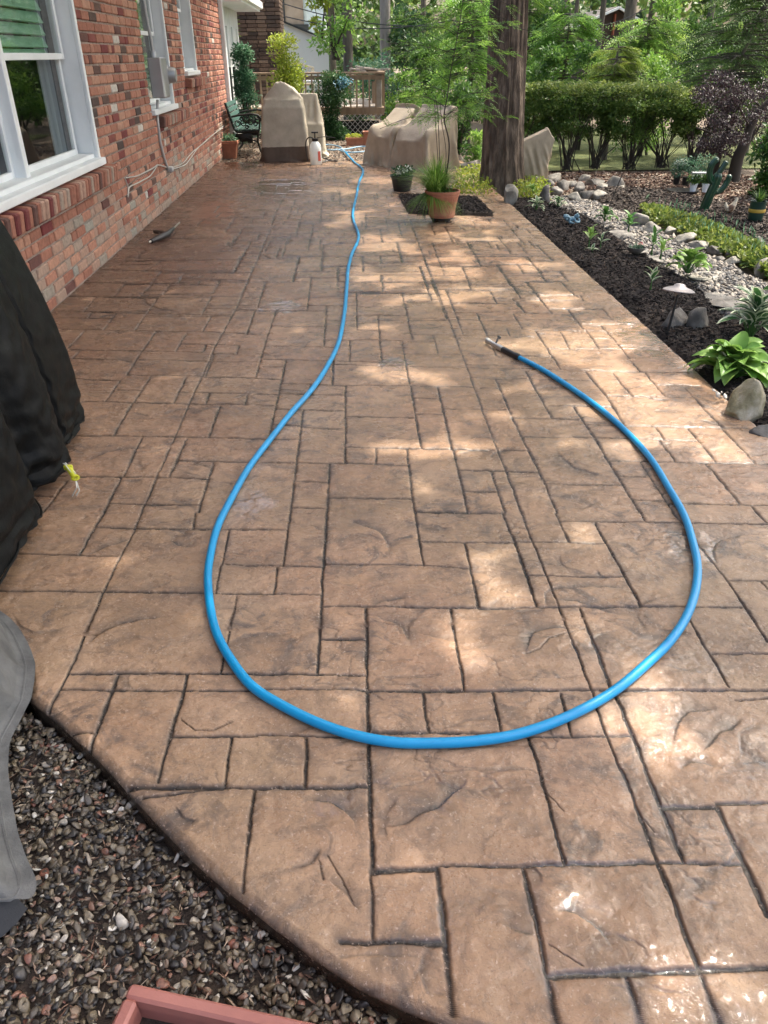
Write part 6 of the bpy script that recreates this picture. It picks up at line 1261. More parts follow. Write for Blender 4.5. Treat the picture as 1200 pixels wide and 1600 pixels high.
def hosta(px, py, wpx, n, mat, label, lr=.30, wr=.6, h=.35, seed=0, group='hostas in the mulch beds', upright=0.0, z=.0, name='hosta', cat='hosta', stalk=.5):
    r2 = np.random.default_rng(seed+900); c = G(px, py, z); zc = (c-CC)@CF; R = wpx*zc/F_PX/2; t = thing(name, label, cat, c, 0, group); NU, NV = 9, 7
    Vs, Fs, ti, rim, vein = [], [], [], [], []; b = MB()
    for i in range(n):
        f = (i+.5)/n; a = i*2.399+r2.normal(0, .2); el = (1-f)*.35+f*1.25+upright*(1-f)+r2.normal(0, .08); el = min(el, 1.5); rad = R*(1-.68*f)*(1-upright*.6)*r2.uniform(.85, 1.1)
        L_ = R*lr*2*r2.uniform(.85, 1.15)*(1-.15*f); W_ = L_*wr*r2.uniform(.9, 1.1); o_ = np.array([math.cos(a), math.sin(a), 0]); r0 = max(rad-L_*math.cos(el*.6), 0)
        b0 = o_*r0*.9+np.array([0, 0, R*h*(.35+.9*f)*2*(.6+.5*upright)]); sd = np.array([-math.sin(a), math.cos(a), 0]); tw = r2.normal(0, .35)
        b.tube([(o_[0]*.02*R*10*.1, o_[1]*.02, -.01), tuple(b0*.6+np.array([0, 0, -b0[2]*.15])), tuple(b0)], [.004, .0035, .003], 5, cap=False)
        pe = el*.9; p0 = b0.copy(); pts = []; 
        for u in np.linspace(0, 1, NU):
            pts.append(p0.copy()); ang = pe-u*(1.0+.5*(1-f)-upright*.6); p0 = p0+(o_*math.cos(ang)+np.array([0, 0, math.sin(ang)]))*L_/(NU-1)
        base = len(Vs)*0+sum(len(x) for x in Vs); VV = []
        for j, u in enumerate(np.linspace(0, 1, NU)):
            wv = W_/2*(math.sin(math.pi*min(1, u*.93+.07)**.72)**.85)*(1 if u < 1 else .02)
            if u == 0: wv *= .35
            for v in np.linspace(-1, 1, NV):
                sd2 = sd*math.cos(tw*u)+np.array([0, 0, 1])*math.sin(tw*u); VV.append(pts[j]+sd2*wv*v+np.array([0, 0, 1])*(abs(v)**1.5*wv*.38+.06*wv*math.sin(u*9+i)*abs(v))); rim.append(max(abs(v), 2.6*(u-.64))); vein.append(abs(math.sin(v*9.5)))
        Vs.append(np.array(VV)); ii = np.arange(NU*NV).reshape(NU, NV)+base; Fs.append(np.stack([ii[:-1, :-1], ii[:-1, 1:], ii[1:, 1:], ii[1:, :-1]], -1).reshape(-1, 4)); ti += [r2.random()]*((NU-1)*(NV-1))
    npmesh('leaves', np.concatenate(Vs), np.concatenate(Fs), mat, t, tint=ti, smooth=True, local=True, attrs={'rim': rim, 'vein': vein}); b.build('stalks', H_green, t, local=True); return t
hosta(1142, 586, 162, 60, H_lime, 'largest hosta with broad lime green leaves above the mossy boulder', lr=.30, wr=.62, h=.26, seed=1)
hosta(1172, 525, 150, 34, H_var, 'hosta with narrow white edged dark leaves at the right edge', lr=.36, wr=.36, h=.36, seed=2, upright=.25)
hosta(1215, 490, 110, 20, H_green, 'tall upright green hosta cut by the right edge of the view', lr=.38, wr=.4, h=.5, seed=12, upright=.5)
hosta(1074, 424, 92, 24, H_lime, 'bright lime hosta clump between the small sprouts and the pale slabs', lr=.30, wr=.66, h=.30, seed=3, upright=.15)
hosta(1016, 452, 44, 6, H_var, 'small hosta sprout with one upright white rimmed leaf above the path light', lr=.5, wr=.5, h=.5, seed=4, upright=.8)
hosta(1018, 396, 42, 8, H_green, 'upright light green hosta sprout next to the grey slab', lr=.45, wr=.4, h=.6, seed=5, upright=.8)
hosta(1032, 403, 40, 7, H_lime, 'lime sprout crowding the left side of the lime hosta clump', lr=.5, wr=.35, h=.5, seed=15, upright=.6)
hosta(920, 384, 34, 6, H_lime, 'hosta sprout with two round leaves in the middle of the dark mulch', lr=.5, wr=.6, h=.6, seed=6, upright=.7)
hosta(938, 386, 30, 6, H_var, 'thin leaved sprout right of the round leaved one in the mulch', lr=.6, wr=.25, h=.5, seed=7, upright=.6)
hosta(925, 393, 26, 4, H_var, 'tiny variegated sprout lying in front of the two mulch sprouts', lr=.6, wr=.4, h=.2, seed=17)
hosta(945, 344, 50, 16, H_green, 'glossy green hosta at the far corner of the dark mulch near the frog', lr=.36, wr=.5, h=.34, seed=8)
hosta(982, 360, 40, 10, H_green, 'leafy green clump behind the grey slab by the creek', lr=.45, wr=.45, h=.5, seed=9, upright=.4)
hosta(838, 327, 44, 20, H_var, 'white striped hosta at the patio corner below the lounge cover', lr=.4, wr=.3, h=.3, seed=10)
hosta(872, 322, 40, 16, H_var, 'low pale edged hosta mound left of the creek rocks', lr=.3, wr=.6, h=.3, seed=11)
hosta(830, 305, 40, 18, H_lime, 'yellow green hosta clump squeezed behind the striped one', lr=.3, wr=.5, h=.4, seed=13)
# bowl of succulents
c0 = G(993, 396, .0); s = ((c0-CC)@CF)/F_PX; t = thing('succulent_bowl', 'shallow grey bowl of small succulents with a red flower on a slab', 'flower bowl', c0); b = MB(); b.lathe([(6*s, 0), (13*s, 6*s), (14.5*s, 10*s), (13.5*s, 10*s), (12*s, 7*s), (.001, 7*s)], n=28); b.build('bowl', M_rock, t, smooth=True, local=True)
P, d, ct = crown([(-6*s, 0, 10*s), (0, 0, 11*s), (6*s, 0, 10*s), (2*s, -4*s, 10*s)], (4.5*s, 4*s, 3.5*s), 160); leafmesh('succulents', P, d, 4*s, 2.4*s, L_blue, t, local=True); P, d, ct = crown([(7*s, 2*s, 14*s)], (2.5*s, 2*s, 1.5*s), 24); leafmesh('flower', P, d, 2.4*s, 2.2*s, leafmat('red_petals', (.4, .03, .05), (.6, .06, .08), (.7, .2, .2)), t, local=True)
# daisies in nursery pots
c0 = G(1072, 300); s = ((c0-CC)@CF)/F_PX; b = MB(); b.lathe([(22*s, 0), (24*s, 2*s), (24*s, 4*s), (21*s, 4*s), (.001, 2*s)], c=(c0[0], c0[1]+.1, -.02), n=30); o = b.build('plant_tray', M_blk, smooth=True, at=(c0[0], c0[1]+.1, -.02)); setp(o, 'round black tray holding nursery pots on the leaf litter', 'tray')
def npot(px, py, label, white, fl, seed, hpx=34, wpx=26):
    c0 = G(px, py); s = ((c0-CC)@CF)/F_PX; t = thing('nursery_pot', label, 'flower pot', (c0[0], c0[1], 0), 0, 'nursery pots in the black tray'); b = MB(); b.lathe([(4.2*s, 0), (5.5*s, 11*s), (6*s, 11*s), (6*s, 12.5*s), (5*s, 12.5*s), (.001, 11*s)], n=18); b.build('pot', M_white if white else M_blk, t, smooth=True, local=True)
    P, d, ct = crown([(rg.normal(0, wpx*.2)*s, rg.normal(0, 3)*s, rg.uniform(16, hpx)*s) for _ in range(7)], (wpx*.28*s, wpx*.25*s, 7*s), 420); leafmesh('foliage', P, d, 4.5*s, 1.6*s, L_blue if seed % 2 else L_mid, t, local=True)
    if fl: P, d, ct = crown([(rg.normal(0, 5)*s, -4*s, rg.uniform(22, hpx+3)*s) for _ in range(7)], (3*s, 2*s, 2*s), 60); leafmesh('flowers', P, d, 3*s, 3*s, L_white, t, local=True, tint=rg.uniform(.6, 1, 60))
npot(1056, 288, 'left nursery pot with white daisies in the black tray', False, True, 1); npot(1070, 290, 'tallest leafy nursery plant in the middle of the black tray', False, False, 3, 46, 34); npot(1082, 300, 'white nursery pot with pale peach blooms at the front of the tray', True, True, 2, 26, 20); npot(1094, 292, 'leafy nursery plant between the white pot and the cactus ornament', False, False, 5, 42, 30); npot(1101, 300, 'small white nursery pot half hidden behind the cactus ornament', True, False, 4, 22, 16)
# ground cover
P = sample_poly(COVER, 11000); h = -.05+rg.random(len(P))**.6*(.04+.10*np.clip(pdist(P[:, 0], P[:, 1], COVER)/.3, 0, 1)*fbm(P[:, 0]*5, P[:, 1]*5, 15, 2)*1.6); P3 = np.concatenate([P, h[:, None]], 1); D = rg.normal(0, .6, (len(P), 3)); D[:, 2] += .6
o = leafmesh('ground_cover', P3, D, rg.uniform(.03, .07, len(P)), .028, L_cover); setp(o, 'yellow green ground cover spilling over the creek edge', kind='stuff')
P = P[rg.random(len(P)) < .02]; o = leafmesh('ground_cover_spikes', np.concatenate([P, np.full((len(P), 1), .06)], 1), np.tile([[0, .05, 1.]], (len(P), 1))+rg.normal(0, .2, (len(P), 3)), .08, .010, L_blue); setp(o, 'pale flower spikes above the yellow green ground cover', kind='stuff')
TG = gp((706, 305), (712, 272), (765, 262), (765, 300), (780, 306)); P = sample_poly(TG, 1500); o = leafmesh('golden_creeper', np.concatenate([P, (-.06+rg.random(len(P))*.16)[:, None]], 1), rg.normal(0, .6, (len(P), 3))+[0, 0, .6], .05, .022, L_yel); setp(o, 'golden leafy creeper between the terracotta pot and the big trunk', kind='stuff')
TG = gp((800, 306), (806, 280), (850, 285), (862, 306), (835, 312)); P = sample_poly(TG, 900); o = leafmesh('golden_creeper', np.concatenate([P, (-.06+rg.random(len(P))*.14)[:, None]], 1), rg.normal(0, .6, (len(P), 3))+[0, 0, .6], .05, .022, L_yel); setp(o, 'golden leafy creeper at the foot of the lounge cover', kind='stuff')

# ------------------------------------------------------------------ hedge shrubs
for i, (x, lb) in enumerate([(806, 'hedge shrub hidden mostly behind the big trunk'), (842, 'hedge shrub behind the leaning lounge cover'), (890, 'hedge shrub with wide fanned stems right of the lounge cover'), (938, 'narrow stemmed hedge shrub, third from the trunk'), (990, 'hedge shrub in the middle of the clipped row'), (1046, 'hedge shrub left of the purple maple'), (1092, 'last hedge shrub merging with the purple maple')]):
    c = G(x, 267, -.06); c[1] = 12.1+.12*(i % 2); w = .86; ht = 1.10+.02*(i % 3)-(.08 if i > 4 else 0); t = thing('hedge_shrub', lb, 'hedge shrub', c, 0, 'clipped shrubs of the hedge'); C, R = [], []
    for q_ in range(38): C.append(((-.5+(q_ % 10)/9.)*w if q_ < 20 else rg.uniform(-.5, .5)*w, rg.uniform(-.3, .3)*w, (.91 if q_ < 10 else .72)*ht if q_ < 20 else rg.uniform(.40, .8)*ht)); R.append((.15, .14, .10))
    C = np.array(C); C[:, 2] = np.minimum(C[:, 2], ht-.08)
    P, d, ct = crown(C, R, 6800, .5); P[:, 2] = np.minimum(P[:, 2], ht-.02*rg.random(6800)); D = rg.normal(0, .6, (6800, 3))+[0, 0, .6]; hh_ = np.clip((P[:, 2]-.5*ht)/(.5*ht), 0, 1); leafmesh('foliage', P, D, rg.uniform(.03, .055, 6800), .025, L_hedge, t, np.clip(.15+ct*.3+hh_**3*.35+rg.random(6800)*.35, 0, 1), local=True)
    b = MB()
    for _ in range(26):
        e = C[rg.integers(0, 38)]; b.tube([(rg.normal(0, .05), rg.normal(0, .05), 0), (e[0]*.35+rg.normal(0, .02), e[1]*.35, e[2]*.45), tuple(e)], [.008, .006, .003], 5)
    b.build('stem', M_twig, t, local=True, smooth=True)

# ------------------------------------------------------------------ trunks
def trunk(name, label, base, pts, rad, mat, n=40, k=60, amp=.03, flare=.25, parent=None, seed=0, ridge=16, cat='tree', kids=None):
    P = np.array(pts, float); s = np.r_[0, np.cumsum(np.linalg.norm(np.diff(P, axis=0), axis=1))]; u = np.linspace(0, s[-1], k); C = np.stack([np.interp(u, s, P[:, i]) for i in range(3)], -1); th = np.linspace(0, 2*math.pi, n, endpoint=False); R = []
    for i in range(k):
        r = np.interp(u[i], s, rad); fl = 1+flare*math.exp(-u[i]/.22)*(1+.35*np.sin(5*th+seed)); z = C[i, 2]
        q = amp*(np.abs(2*n2(th*ridge/6.283*2+.25*np.sin(z*3), np.full(n, z*1.1)+seed, seed)-1)-.5); q[-3:] = q[-3:]*.5+q[:3].mean()*.5
        rr = (r*fl+q); R.append(np.stack([C[i, 0]+np.cos(th)*rr, C[i, 1]+np.sin(th)*rr, np.full(n, z)], -1))
    return R
def tree(label, base, r, ht, name='tree', lean=(0, 0), mat=None, crownz=(5.5, 9), cr=2.5, nleaf=900, leaf=.3, lm=None, group=None, n=24, k=24, amp=.01, seed=0):
    t = thing(name, label, 'tree', base, 0, group); b0 = np.array([0, 0, 0.]); top = np.array([lean[0], lean[1], ht]); R = trunk('', '', base, [b0, top*.5, top], [r, r*.85, r*.5], mat, n=n, k=k, amp=amp, seed=seed); rings_mesh('trunk', R, mat or M_bark2, t, local=True)
    if nleaf:
        C = [(lean[0]*.8+rg.normal(0, cr*.5), lean[1]*.8+rg.normal(0, cr*.5), rg.uniform(*crownz)) for _ in range(9)]; P, d, ct = crown(C, (cr*.5, cr*.5, cr*.35), nleaf); leafmesh('crown', P, rg.normal(size=(nleaf, 3)), leaf, leaf*.6, lm or L_far, t, np.clip(ct*.5+rg.random(nleaf)*.5, 0, 1), local=True)
    return t
tb = G(787, 296, -.06); tb[1] = 10.35
def tx(px, py): p = S_(px, py, 10.35); return p
BT = thing('shade_tree', 'massive furrowed tree trunk standing behind the terracotta pot', 'tree', tb)
w0 = (S_(822, 285, 10.2)[0]-S_(748, 285, 10.2)[0])/2; w1 = (S_(826, 0, 10.2)[0]-S_(766, 0, 10.2)[0])/2; xm = tx(796, 0)
ctr = [(0, 0, -.05), (tx(786, 200)[0]-tb[0], 0, tx(786, 200)[2]-tb[2]), (xm[0]-tb[0], 0, xm[2]-tb[2]), (xm[0]-tb[0]+.15, .1, 4.5), (xm[0]-tb[0]+.3, .2, 8.0)]
rings_mesh('trunk', trunk('', '', 0, ctr, [w0*.86, w0*.82, w1*.97, w1*.9, w1*.5], M_bark, n=150, k=260, amp=.04, flare=.26, ridge=20), M_bark, BT, local=True)
Nx = thing('shade_tree', 'unseen shade tree added outside the right edge of the view', 'tree', (6.4, 1.6, -.1))  # unseen tree, added to carry canopy leaves that shade the patio
rings_mesh('trunk', trunk('', '', 0, [(0, 0, 0), (.1, 0, 4), (.3, .2, 8)], [.28, .24, .12], M_bark, n=40, k=40, amp=.02), M_bark, Nx, local=True)
b = MB()
for i in range(9):
    a = i*.7; b.tube([(xm[0]-tb[0]+.2, .1, 4.6+.3*i), (1.5*math.cos(a), 1.5*math.sin(a), 5.6+.3*i), (4*math.cos(a), 4*math.sin(a), 6.6+.3*i)], [.1, .06, .02], 7)
b.build('limb', M_bark, BT, local=True, smooth=True)
# canopy: unseen leaves laid out to shade the patio and leave its sun patches
def Eg(px, py, rx, ry):
    c = G(px, py)[:2]; a = G(px+rx, py)[:2]; q = G(px, py-ry)[:2]; return c, abs(a[0]-c[0]), abs(q[1]-c[1])
SPOT = [Eg(*e) for e in ((540, 345, 22, 14), (530, 298, 16, 6), (590, 281, 28, 5), (612, 305, 42, 5), (566, 300, 16, 4), (600, 372, 34, 7), (640, 390, 34, 5), (572, 432, 26, 11), (618, 440, 22, 10), (668, 420, 40, 10), (700, 372, 24, 9), (745, 345, 26, 8), (715, 400, 22, 9), (770, 375, 18, 6), (640, 465, 24, 6), (760, 455, 34, 8), (700, 470, 26, 8), (820, 420, 22, 6),
    (925, 520, 62, 14), (905, 560, 54, 22), (972, 548, 46, 20), (850, 545, 26, 7), (990, 590, 54, 18), (1060, 592, 30, 16), (1010, 645, 90, 22), (1100, 655, 44, 18), (948, 615, 26, 12), (1080, 690, 60, 12), (985, 700, 40, 9), (900, 680, 18, 8), (1140, 720, 36, 12), (760, 545, 24, 7), (725, 690, 34, 22), (778, 650, 14, 20), (618, 710, 40, 8), (660, 712, 18, 14), (700, 770, 26, 18), (610, 580, 40, 8),
    (742, 880, 36, 16), (768, 935, 22, 18), (745, 1000, 26, 24), (872, 1000, 26, 18), (925, 1110, 26, 16), (880, 1160, 30, 12), (990, 1010, 24, 14), (945, 1440, 48, 34), (1015, 1510, 30, 16), (1145, 1195, 44, 44), (1032, 1130, 30, 24), (802, 1215, 30, 36), (1040, 1045, 34, 20), (745, 1010, 40, 34), (915, 1112, 40, 22), (560, 380, 12, 5), (470, 300, 14, 3), (840, 460, 20, 6), (880, 480, 22, 6), (690, 600, 22, 8), (820, 600, 18, 6), (1040, 850, 20, 8), (905, 830, 18, 7))]
OPEN = [gp((840, 262), (1200, 262), (1300, 330), (1300, 460), (1150, 470), (1030, 400), (960, 345), (880, 318), (820, 305)), gp((940, 335), (1040, 370), (1130, 420), (1060, 428), (990, 400), (930, 360)), gp((480, 262), (480, 215), (600, 215), (600, 262)), gp((1060, 545), (1230, 500), (1230, 640), (1120, 640)), gp((700, 300), (700, 250), (765, 250), (765, 300)), gp((590, 262), (600, 215), (720, 215), (715, 262))]
def lit(x, y):
    n_ = (fbm(x*3.4, y*3.4, 61, 3)-.5)*1.9; v = np.zeros(x.shape, bool)
    for c, rx, ry in SPOT: v |= np.hypot((x-c[0])/(rx*1.12+.02), (y-c[1])/(ry*1.12+.03))+n_*.55 < 1
    for c, rx, ry in FLECK: v |= (np.hypot((x-c[0])/(rx*1.5+.1), (y-c[1])/(ry*1.5+.1)) < 1) & (n2(x*4.6, y*4.6, 67) > .73)
    for P in OPEN: v |= inpoly(x, y, P)
    return v
FLECK = [Eg(*e) for e in ((1120, 1180, 110, 90), (960, 1450, 130, 90), (640, 400, 90, 60), (740, 420, 80, 60), (940, 540, 140, 40))]
def canopy():
    sp = .165; gx, gy = np.meshgrid(np.arange(-4.2, 8.2, sp), np.arange(-1.6, 21.0, sp)); x = (gx+rg.uniform(-.3, .3, gx.shape)*sp).ravel(); y = (gy+rg.uniform(-.3, .3, gx.shape)*sp).ravel(); n = len(x); z = rg.uniform(5.4, 9.0, n); l = lit(x, y)
    opn = np.zeros(n, bool)
    for P in OPEN: opn |= inpoly(x, y, P)
    far = (y > 12.6) | (x > 4.2); g = fbm(x*1.1, y*1.1, 71, 3) > .50
    keep = (~l) | (opn & g & (rg.random(n) < .45)); keep &= ~(far & g); keep &= ~(far & (rg.random(n) < .35)); x, y, z = x[keep], y[keep], z[keep]; t = z/SUN[2]
    return np.stack([x+SUN[0]*t, y+SUN[1]*t, z], -1)
P = canopy(); n_ = len(P); Nn = SUN+rg.normal(0, .28, (n_, 3)); Nn /= np.linalg.norm(Nn, axis=1)[:, None]; A = np.cross(Nn, rg.normal(size=(n_, 3))); A /= np.linalg.norm(A, axis=1)[:, None]; Bv = np.cross(Nn, A); rs_ = rg.uniform(.125, .155, n_)[:, None]
V = np.stack([P+(A*math.cos(q)*k1+Bv*math.sin(q)*k1)*rs_-Nn*abs(math.sin(q))*.02 for q, k1 in ((0, 1.15), (1.1, 1), (2.1, .95), (3.14, 1), (4.2, .95), (5.2, 1))], 1)
for T_, sel in ((BT, P[:, 1] >= 6.0), (Nx, P[:, 1] < 6.0)):
    m_ = int(sel.sum()); npmesh('crown', V[sel].reshape(-1, 3), np.arange(m_*6).reshape(m_, 6), L_can, T_, tint=rg.random(m_))
# ------------------------------------------------------------------ background trees, shrubs, backdrop
def far_tree(px, Y, wpx, label, lean_px=0, mat=None, seed=0, cz=(6.0, 9.5), nl=900, lm=None):
    p = S_(px, 90, Y); r = wpx*((p-CC)@CF)/F_PX/2; ln = lean_px*((p-CC)@CF)/F_PX/85*8
    return tree(label, (p[0], Y, -.1), r, 9, lean=(ln, 0), mat=mat or M_bark2, crownz=cz, cr=3.0, nleaf=nl, leaf=.28, group='tall trunks among the background trees', seed=seed, amp=.018, lm=lm)
M_bark3 = pmat('pale_bark', [(.3, (.16, .14, .12)), (.7, (.34, .31, .28))], scale=6, rough=.95, stretch=(2, 2, .4), bump=.015, bscale=20)
far_tree(544, 23.5, 17, 'grey brown trunk rising behind the deck railing, left of the paler one', mat=M_bark2, seed=1)
far_tree(602, 25, 18, 'pale grey trunk beyond the right end of the deck', mat=M_bark3, seed=2)
far_tree(975, 27, 19, 'thick dark trunk in front of the dark brown house', 3, seed=3)
far_tree(933, 30, 9, 'slim dark trunk left of the white window of the dark house', 8, seed=4)
far_tree(874, 24, 9, 'slim trunk just right of the massive one', 2, seed=5); far_tree(893, 29, 7, 'thinnest trunk left of the dark house', 6, seed=6)
far_tree(1008, 31, 10, 'dark trunk right of the dark house gable', 6, seed=7); far_tree(660, 30, 9, 'dim trunk deep in the woods above the covered chairs', 0, seed=8); far_tree(520, 33, 10, 'dim trunk behind the white annex corner', 0, seed=9)
far_tree(1098, 17, 10, 'dark leaning trunk of the conifer at the top right', 26, seed=10, nl=0); far_tree(1188, 20, 14, 'reddish dark trunk near the right edge above the purple maple', 2, seed=11)
GB = 'shrubs and small trees beyond the hedge and deck'
S = shrub
S(388, 205, 16.2, 62, 62, 'tall dark shrub with white speckled leaves beside the white downspout', L_blue, .06, 5500, shape='cone', nc=40, low=.05, depth=.8)
S(450, 170, 16.0, 96, 50, 'sunlit yellow green arborvitae behind the peaked cover', L_yel, .055, 6000, shape='cone', nc=40, low=.05)
S(466, 175, 16.4, 44, 92, 'low dark shrub in front of the deck under the yellow arborvitae', L_dark, .05, 1600, nc=16)
t = S(523, 212, 16.7, 64, 94, 'bushy dark evergreen with blue flowers in front of the deck', L_dark, .055, 6500, shape='round', nc=30, low=.06)
c = WLOC[t.name]; q = S_(535, 128, 16.45)-c; P, d, ct = crown([q, q+(.1, 0, .02), q+(-.08, 0, -.05)], (.1, .06, .08), 120); leafmesh('flowers', P, d, .04, .04, leafmat('blue_petals', (.06, .15, .2), (.1, .22, .3), (.22, .36, .42)), t, local=True)
S(502, 60, 24, 56, -30, 'bright sunlit maple sapling hanging in front of the pale blue house', L_yel, .12, 700, nc=8, z0=1.7); S(520, 30, 22, 100, -60, 'bright leafy branches beside the grey brown trunk', L_bright, .13, 1000, nc=12, z0=1.3)
S(560, 165, 21, 90, 85, 'bluish shrub behind the weathered boards on the deck', L_blue, .09, 1500); S(600, 160, 20, 70, 78, 'bluish green shrub right of the deck post', L_blue, .08, 1700); S(632, 175, 18, 66, 100, 'yellow green bush above the left covered chair', L_bright, .07, 1900)
S(668, 170, 19, 80, 40, 'tall mid green bush behind the covered chairs', L_mid, .09, 2000); S(716, 240, 14.2, 56, 120, 'loose green shrub between the covered chairs and the massive trunk', L_mid, .07, 2000, low=.05); S(740, 255, 12.9, 40, 205, 'low flowering shrub left of the massive trunk', L_bright, .05, 900, low=.05)
S(700, 180, 17, 90, 60, 'bright shrub seen through the feathery sapling', L_bright, .08, 2000); S(640, 120, 25, 120, 5, 'dark broadleaf mass under the pale grey trunk', L_dark, .13, 1800); S(745, 150, 22, 90, 20, 'mid green bush left of the massive trunk', L_mid, .1, 1700)
S(850, 190, 14.5, 80, 70, 'round mid green shrub just beyond the trunk and hedge', L_mid, .07, 2200); S(905, 180, 15, 80, 68, 'mid green shrub above the hedge left of the yellow conifer', L_mid, .07, 2000)
S(1010, 190, 14.0, 110, 62, 'big fresh green shrub above the middle of the hedge', L_bright, .06, 3200, nc=22); S(855, 120, 20, 90, 5, 'leafy green tree crown right of the massive trunk', L_mid, .11, 1700, z0=.6)
S(1070, 180, 16, 90, 20, 'green tree crown between the hedge and the top right conifer', L_mid, .09, 2400, z0=.2); S(1190, 150, 16, 90, 60, 'dim olive shrub behind the purple maple', L_hedge, .08, 1500); S(1140, 170, 17, 120, 60, 'dark understory bush below the drooping conifer boughs', L_dark, .09, 1800); S(920, 60, 33, 140, -30, 'sunlit crown in front of the dark house roof', L_yel, .2, 500, z0=3.6, nc=7); S(1040, 60, 30, 100, -10, 'bright leafy crown right of the dark house', L_bright, .16, 900, z0=1.5)
# conifers with feathery boughs
def conifer(px, Y, wpx, y0, y1, label, mat, nb=60, ll=.06, L=(.25, .5), z0=None, seed=0, lean=0):
    p = S_(px, y0, Y); t = thing('conifer', label, 'conifer', (p[0], Y, -.1)); zc = (p-CC)@CF; w = wpx*zc/F_PX/2; za, zb2 = max(.2, p[2]+.1), S_(px, y1, Y)[2]+.1; b = MB(); b.tube([(0, 0, 0), (lean*.5, 0, zb2*.5), (lean, 0, zb2*1.02)], [.05, .035, .01], 8); SP, SD = [], []
    for i in range(nb):
        u = rg.random(); z = za+(zb2-za)*u; a = rg.uniform(0, 6.28); Lb = w*(1-.55*u)*rg.uniform(.7, 1.1); o_ = np.array([lean*z/zb2, 0, z]); e = o_+np.array([math.cos(a)*Lb, math.sin(a)*Lb, -.08*Lb]); b.tube([o_, (o_+e)/2+(0, 0, .05*Lb), e], [.014, .01, .004], 4)
        for q in range(12): f = rg.uniform(.2, 1); SP.append(o_+(e-o_)*f+(0, 0, .1*Lb*f*(1-f))); SD.append((e-o_)/Lb*.8+rg.normal(0, .5, 3)*[1, 1, .25])
    b.build('trunk', M_bark2, t, local=True, smooth=True); sprayobj('boughs', np.array(SP), np.array(SD), rg.uniform(*L, len(SP)), mat, t, nl=9, ll=ll, lw=ll*.32, droop=.3); return t
conifer(955, 13.6, 110, 160, 72, 'golden green feathery conifer above the hedge', leafmat('leaf_golden', (.06, .11, .015), (.13, .21, .03), (.24, .31, .06), .4), 70, .05, (.15, .28))
conifer(1000, 15.5, 150, 140, 30, 'fresh green feathery conifer behind the golden one', L_bright, 80, .07)
conifer(880, 17.5, 120, 130, 20, 'soft green feathery conifer right of the massive trunk', L_feather, 70, .08); conifer(820, 21, 130, 120, -20, 'tall feathery conifer peeping out behind the massive trunk', L_bright, 70, .1)
conifer(1100, 12.8, 230, 150, -60, 'large dark conifer with drooping boughs at the top right', L_con, 120, .06, (.25, .5), lean=.8); conifer(1190, 14, 170, 120, -60, 'second dark conifer cut by the right edge', L_con, 80, .07)
conifer(735, 15.5, 120, 130, -10, 'light green feathery conifer left of the massive trunk', L_feather, 80, .07)
# purple maple and the bright shrub at right
pm = G(1146, 283, -.05); PMt = thing('purple_maple', 'dark purple leaved maple with crooked trunk leaning right behind the cactus ornament', 'tree', pm); b = MB()
def pl_(px, py, dy=0): p = S_(px, py, pm[1]+dy); return (p[0]-pm[0], dy, p[2]+.05)
b.tube(smooth_path([(0, 0, -.05), pl_(1152, 250), pl_(1164, 222), pl_(1172, 200), pl_(1190, 170), pl_(1230, 130)]), np.linspace(.085, .03, 48), 12); b.tube(smooth_path([pl_(1114, 285, .3), pl_(1120, 260, .3), pl_(1128, 225, .2), pl_(1150, 180, .1)]), .035, 8)
for a_, b__ in (((1152, 250), (1100, 232)), ((1164, 222), (1118, 190)), ((1172, 200), (1140, 150)), ((1190, 170), (1150, 130)), ((1128, 225), (1090, 200))): b.tube(smooth_path([pl_(*a_), pl_((a_[0]+b__[0])/2, (a_[1]+b__[1])/2-5, rg.uniform(-.2, .2)), pl_(*b__)]), .014, 6)
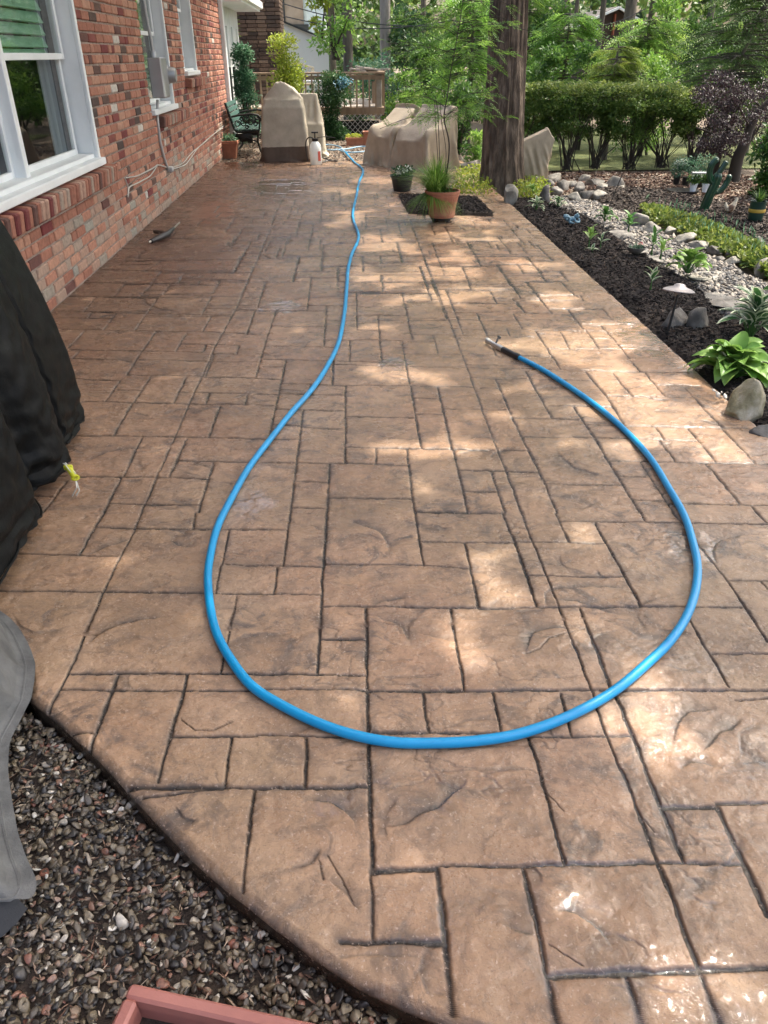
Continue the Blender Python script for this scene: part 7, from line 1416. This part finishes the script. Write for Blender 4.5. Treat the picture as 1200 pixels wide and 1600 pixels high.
b.build('trunk', M_twig, PMt, smooth=True, local=True); C = [pl_(rg.uniform(1098, 1230), rg.uniform(118, 240)-0, rg.uniform(-.5, .6)) for _ in range(44)]; P, d, ct = crown(C, (.2, .2, .10), 11000); P = P[P[:, 2] > .3]; nn = len(P); leafmesh('crown', P, rg.normal(0, .5, (nn, 3))+[0, 0, -.2], .04, .016, L_purple, PMt, np.clip(rg.random(nn)*.7+.2*rg.random(), 0, 1), local=True)
S(1200, 302, None, 90, 178, 'leafy fresh green shrub at the right edge below the purple maple', L_mid, .07, 2600, low=.06, nc=22)
b = MB(); b.tube([G(1119, 283, .35)+(0, .6, 0), G(1150, 283, .33)+(0, .6, 0)], .012, 6); o = b.build('pipe_rail', M_silver); setp(o, 'short grey pipe rail fixed behind the cactus ornament', 'pipe')
# dense woods far away
k = 52000; X = rg.uniform(-16, 34, k); Y = rg.uniform(30, 46, k); Z = rg.uniform(-.2, 8.5, k)**1.0; cl = fbm(X*.35, Z*.5+Y*.2, 81, 3); keep = (cl > .42) & ~((X > 9.0) & (X < 16.5) & (Y < 37.5) & (Z < 6)) & ~((X < -1.5) & (Y < 34)); P = np.stack([X, Y, Z], -1)[keep]; n_ = len(P); tt = np.clip((fbm(P[:, 0]*.5, P[:, 2]*.6, 83, 3)-.3)*1.6+rg.normal(0, .15, n_), 0, 1)
o = leafmesh('woodland', P, rg.normal(size=(n_, 3)), rg.uniform(.13, .30, n_), rg.uniform(.10, .2, n_), L_far, tint=tt); setp(o, 'far-off woodland closing the view', kind='stuff')
k = 9000; X = rg.uniform(-30, 50, k); Z = rg.uniform(0, 13, k); P = np.stack([X, rg.uniform(48, 56, k), Z], -1); o = leafmesh('woodland', P, rg.normal(size=(k, 3)), rg.uniform(.8, 1.4, k), rg.uniform(.6, 1.0, k), L_far); setp(o, 'farthest rank of the woodland', kind='stuff')
# understory greenery
U = [(-3, 20.5, 9, 29), (2.5, 19.8, 15, 29)]
P = np.concatenate([np.stack([rg.uniform(a, c, 4500), rg.uniform(b_, d, 4500)], -1) for a, b_, c, d in U]); h = fbm(P[:, 0]*.8, P[:, 1]*.8, 91, 3)*1.1; z = rg.random(len(P))*h; o = leafmesh('undergrowth', np.concatenate([P, z[:, None]], 1), rg.normal(0, .6, (len(P), 3))+[0, 0, .4], rg.uniform(.09, .16, len(P)), .08, L_mid); setp(o, 'undergrowth beneath the background trees', kind='stuff')
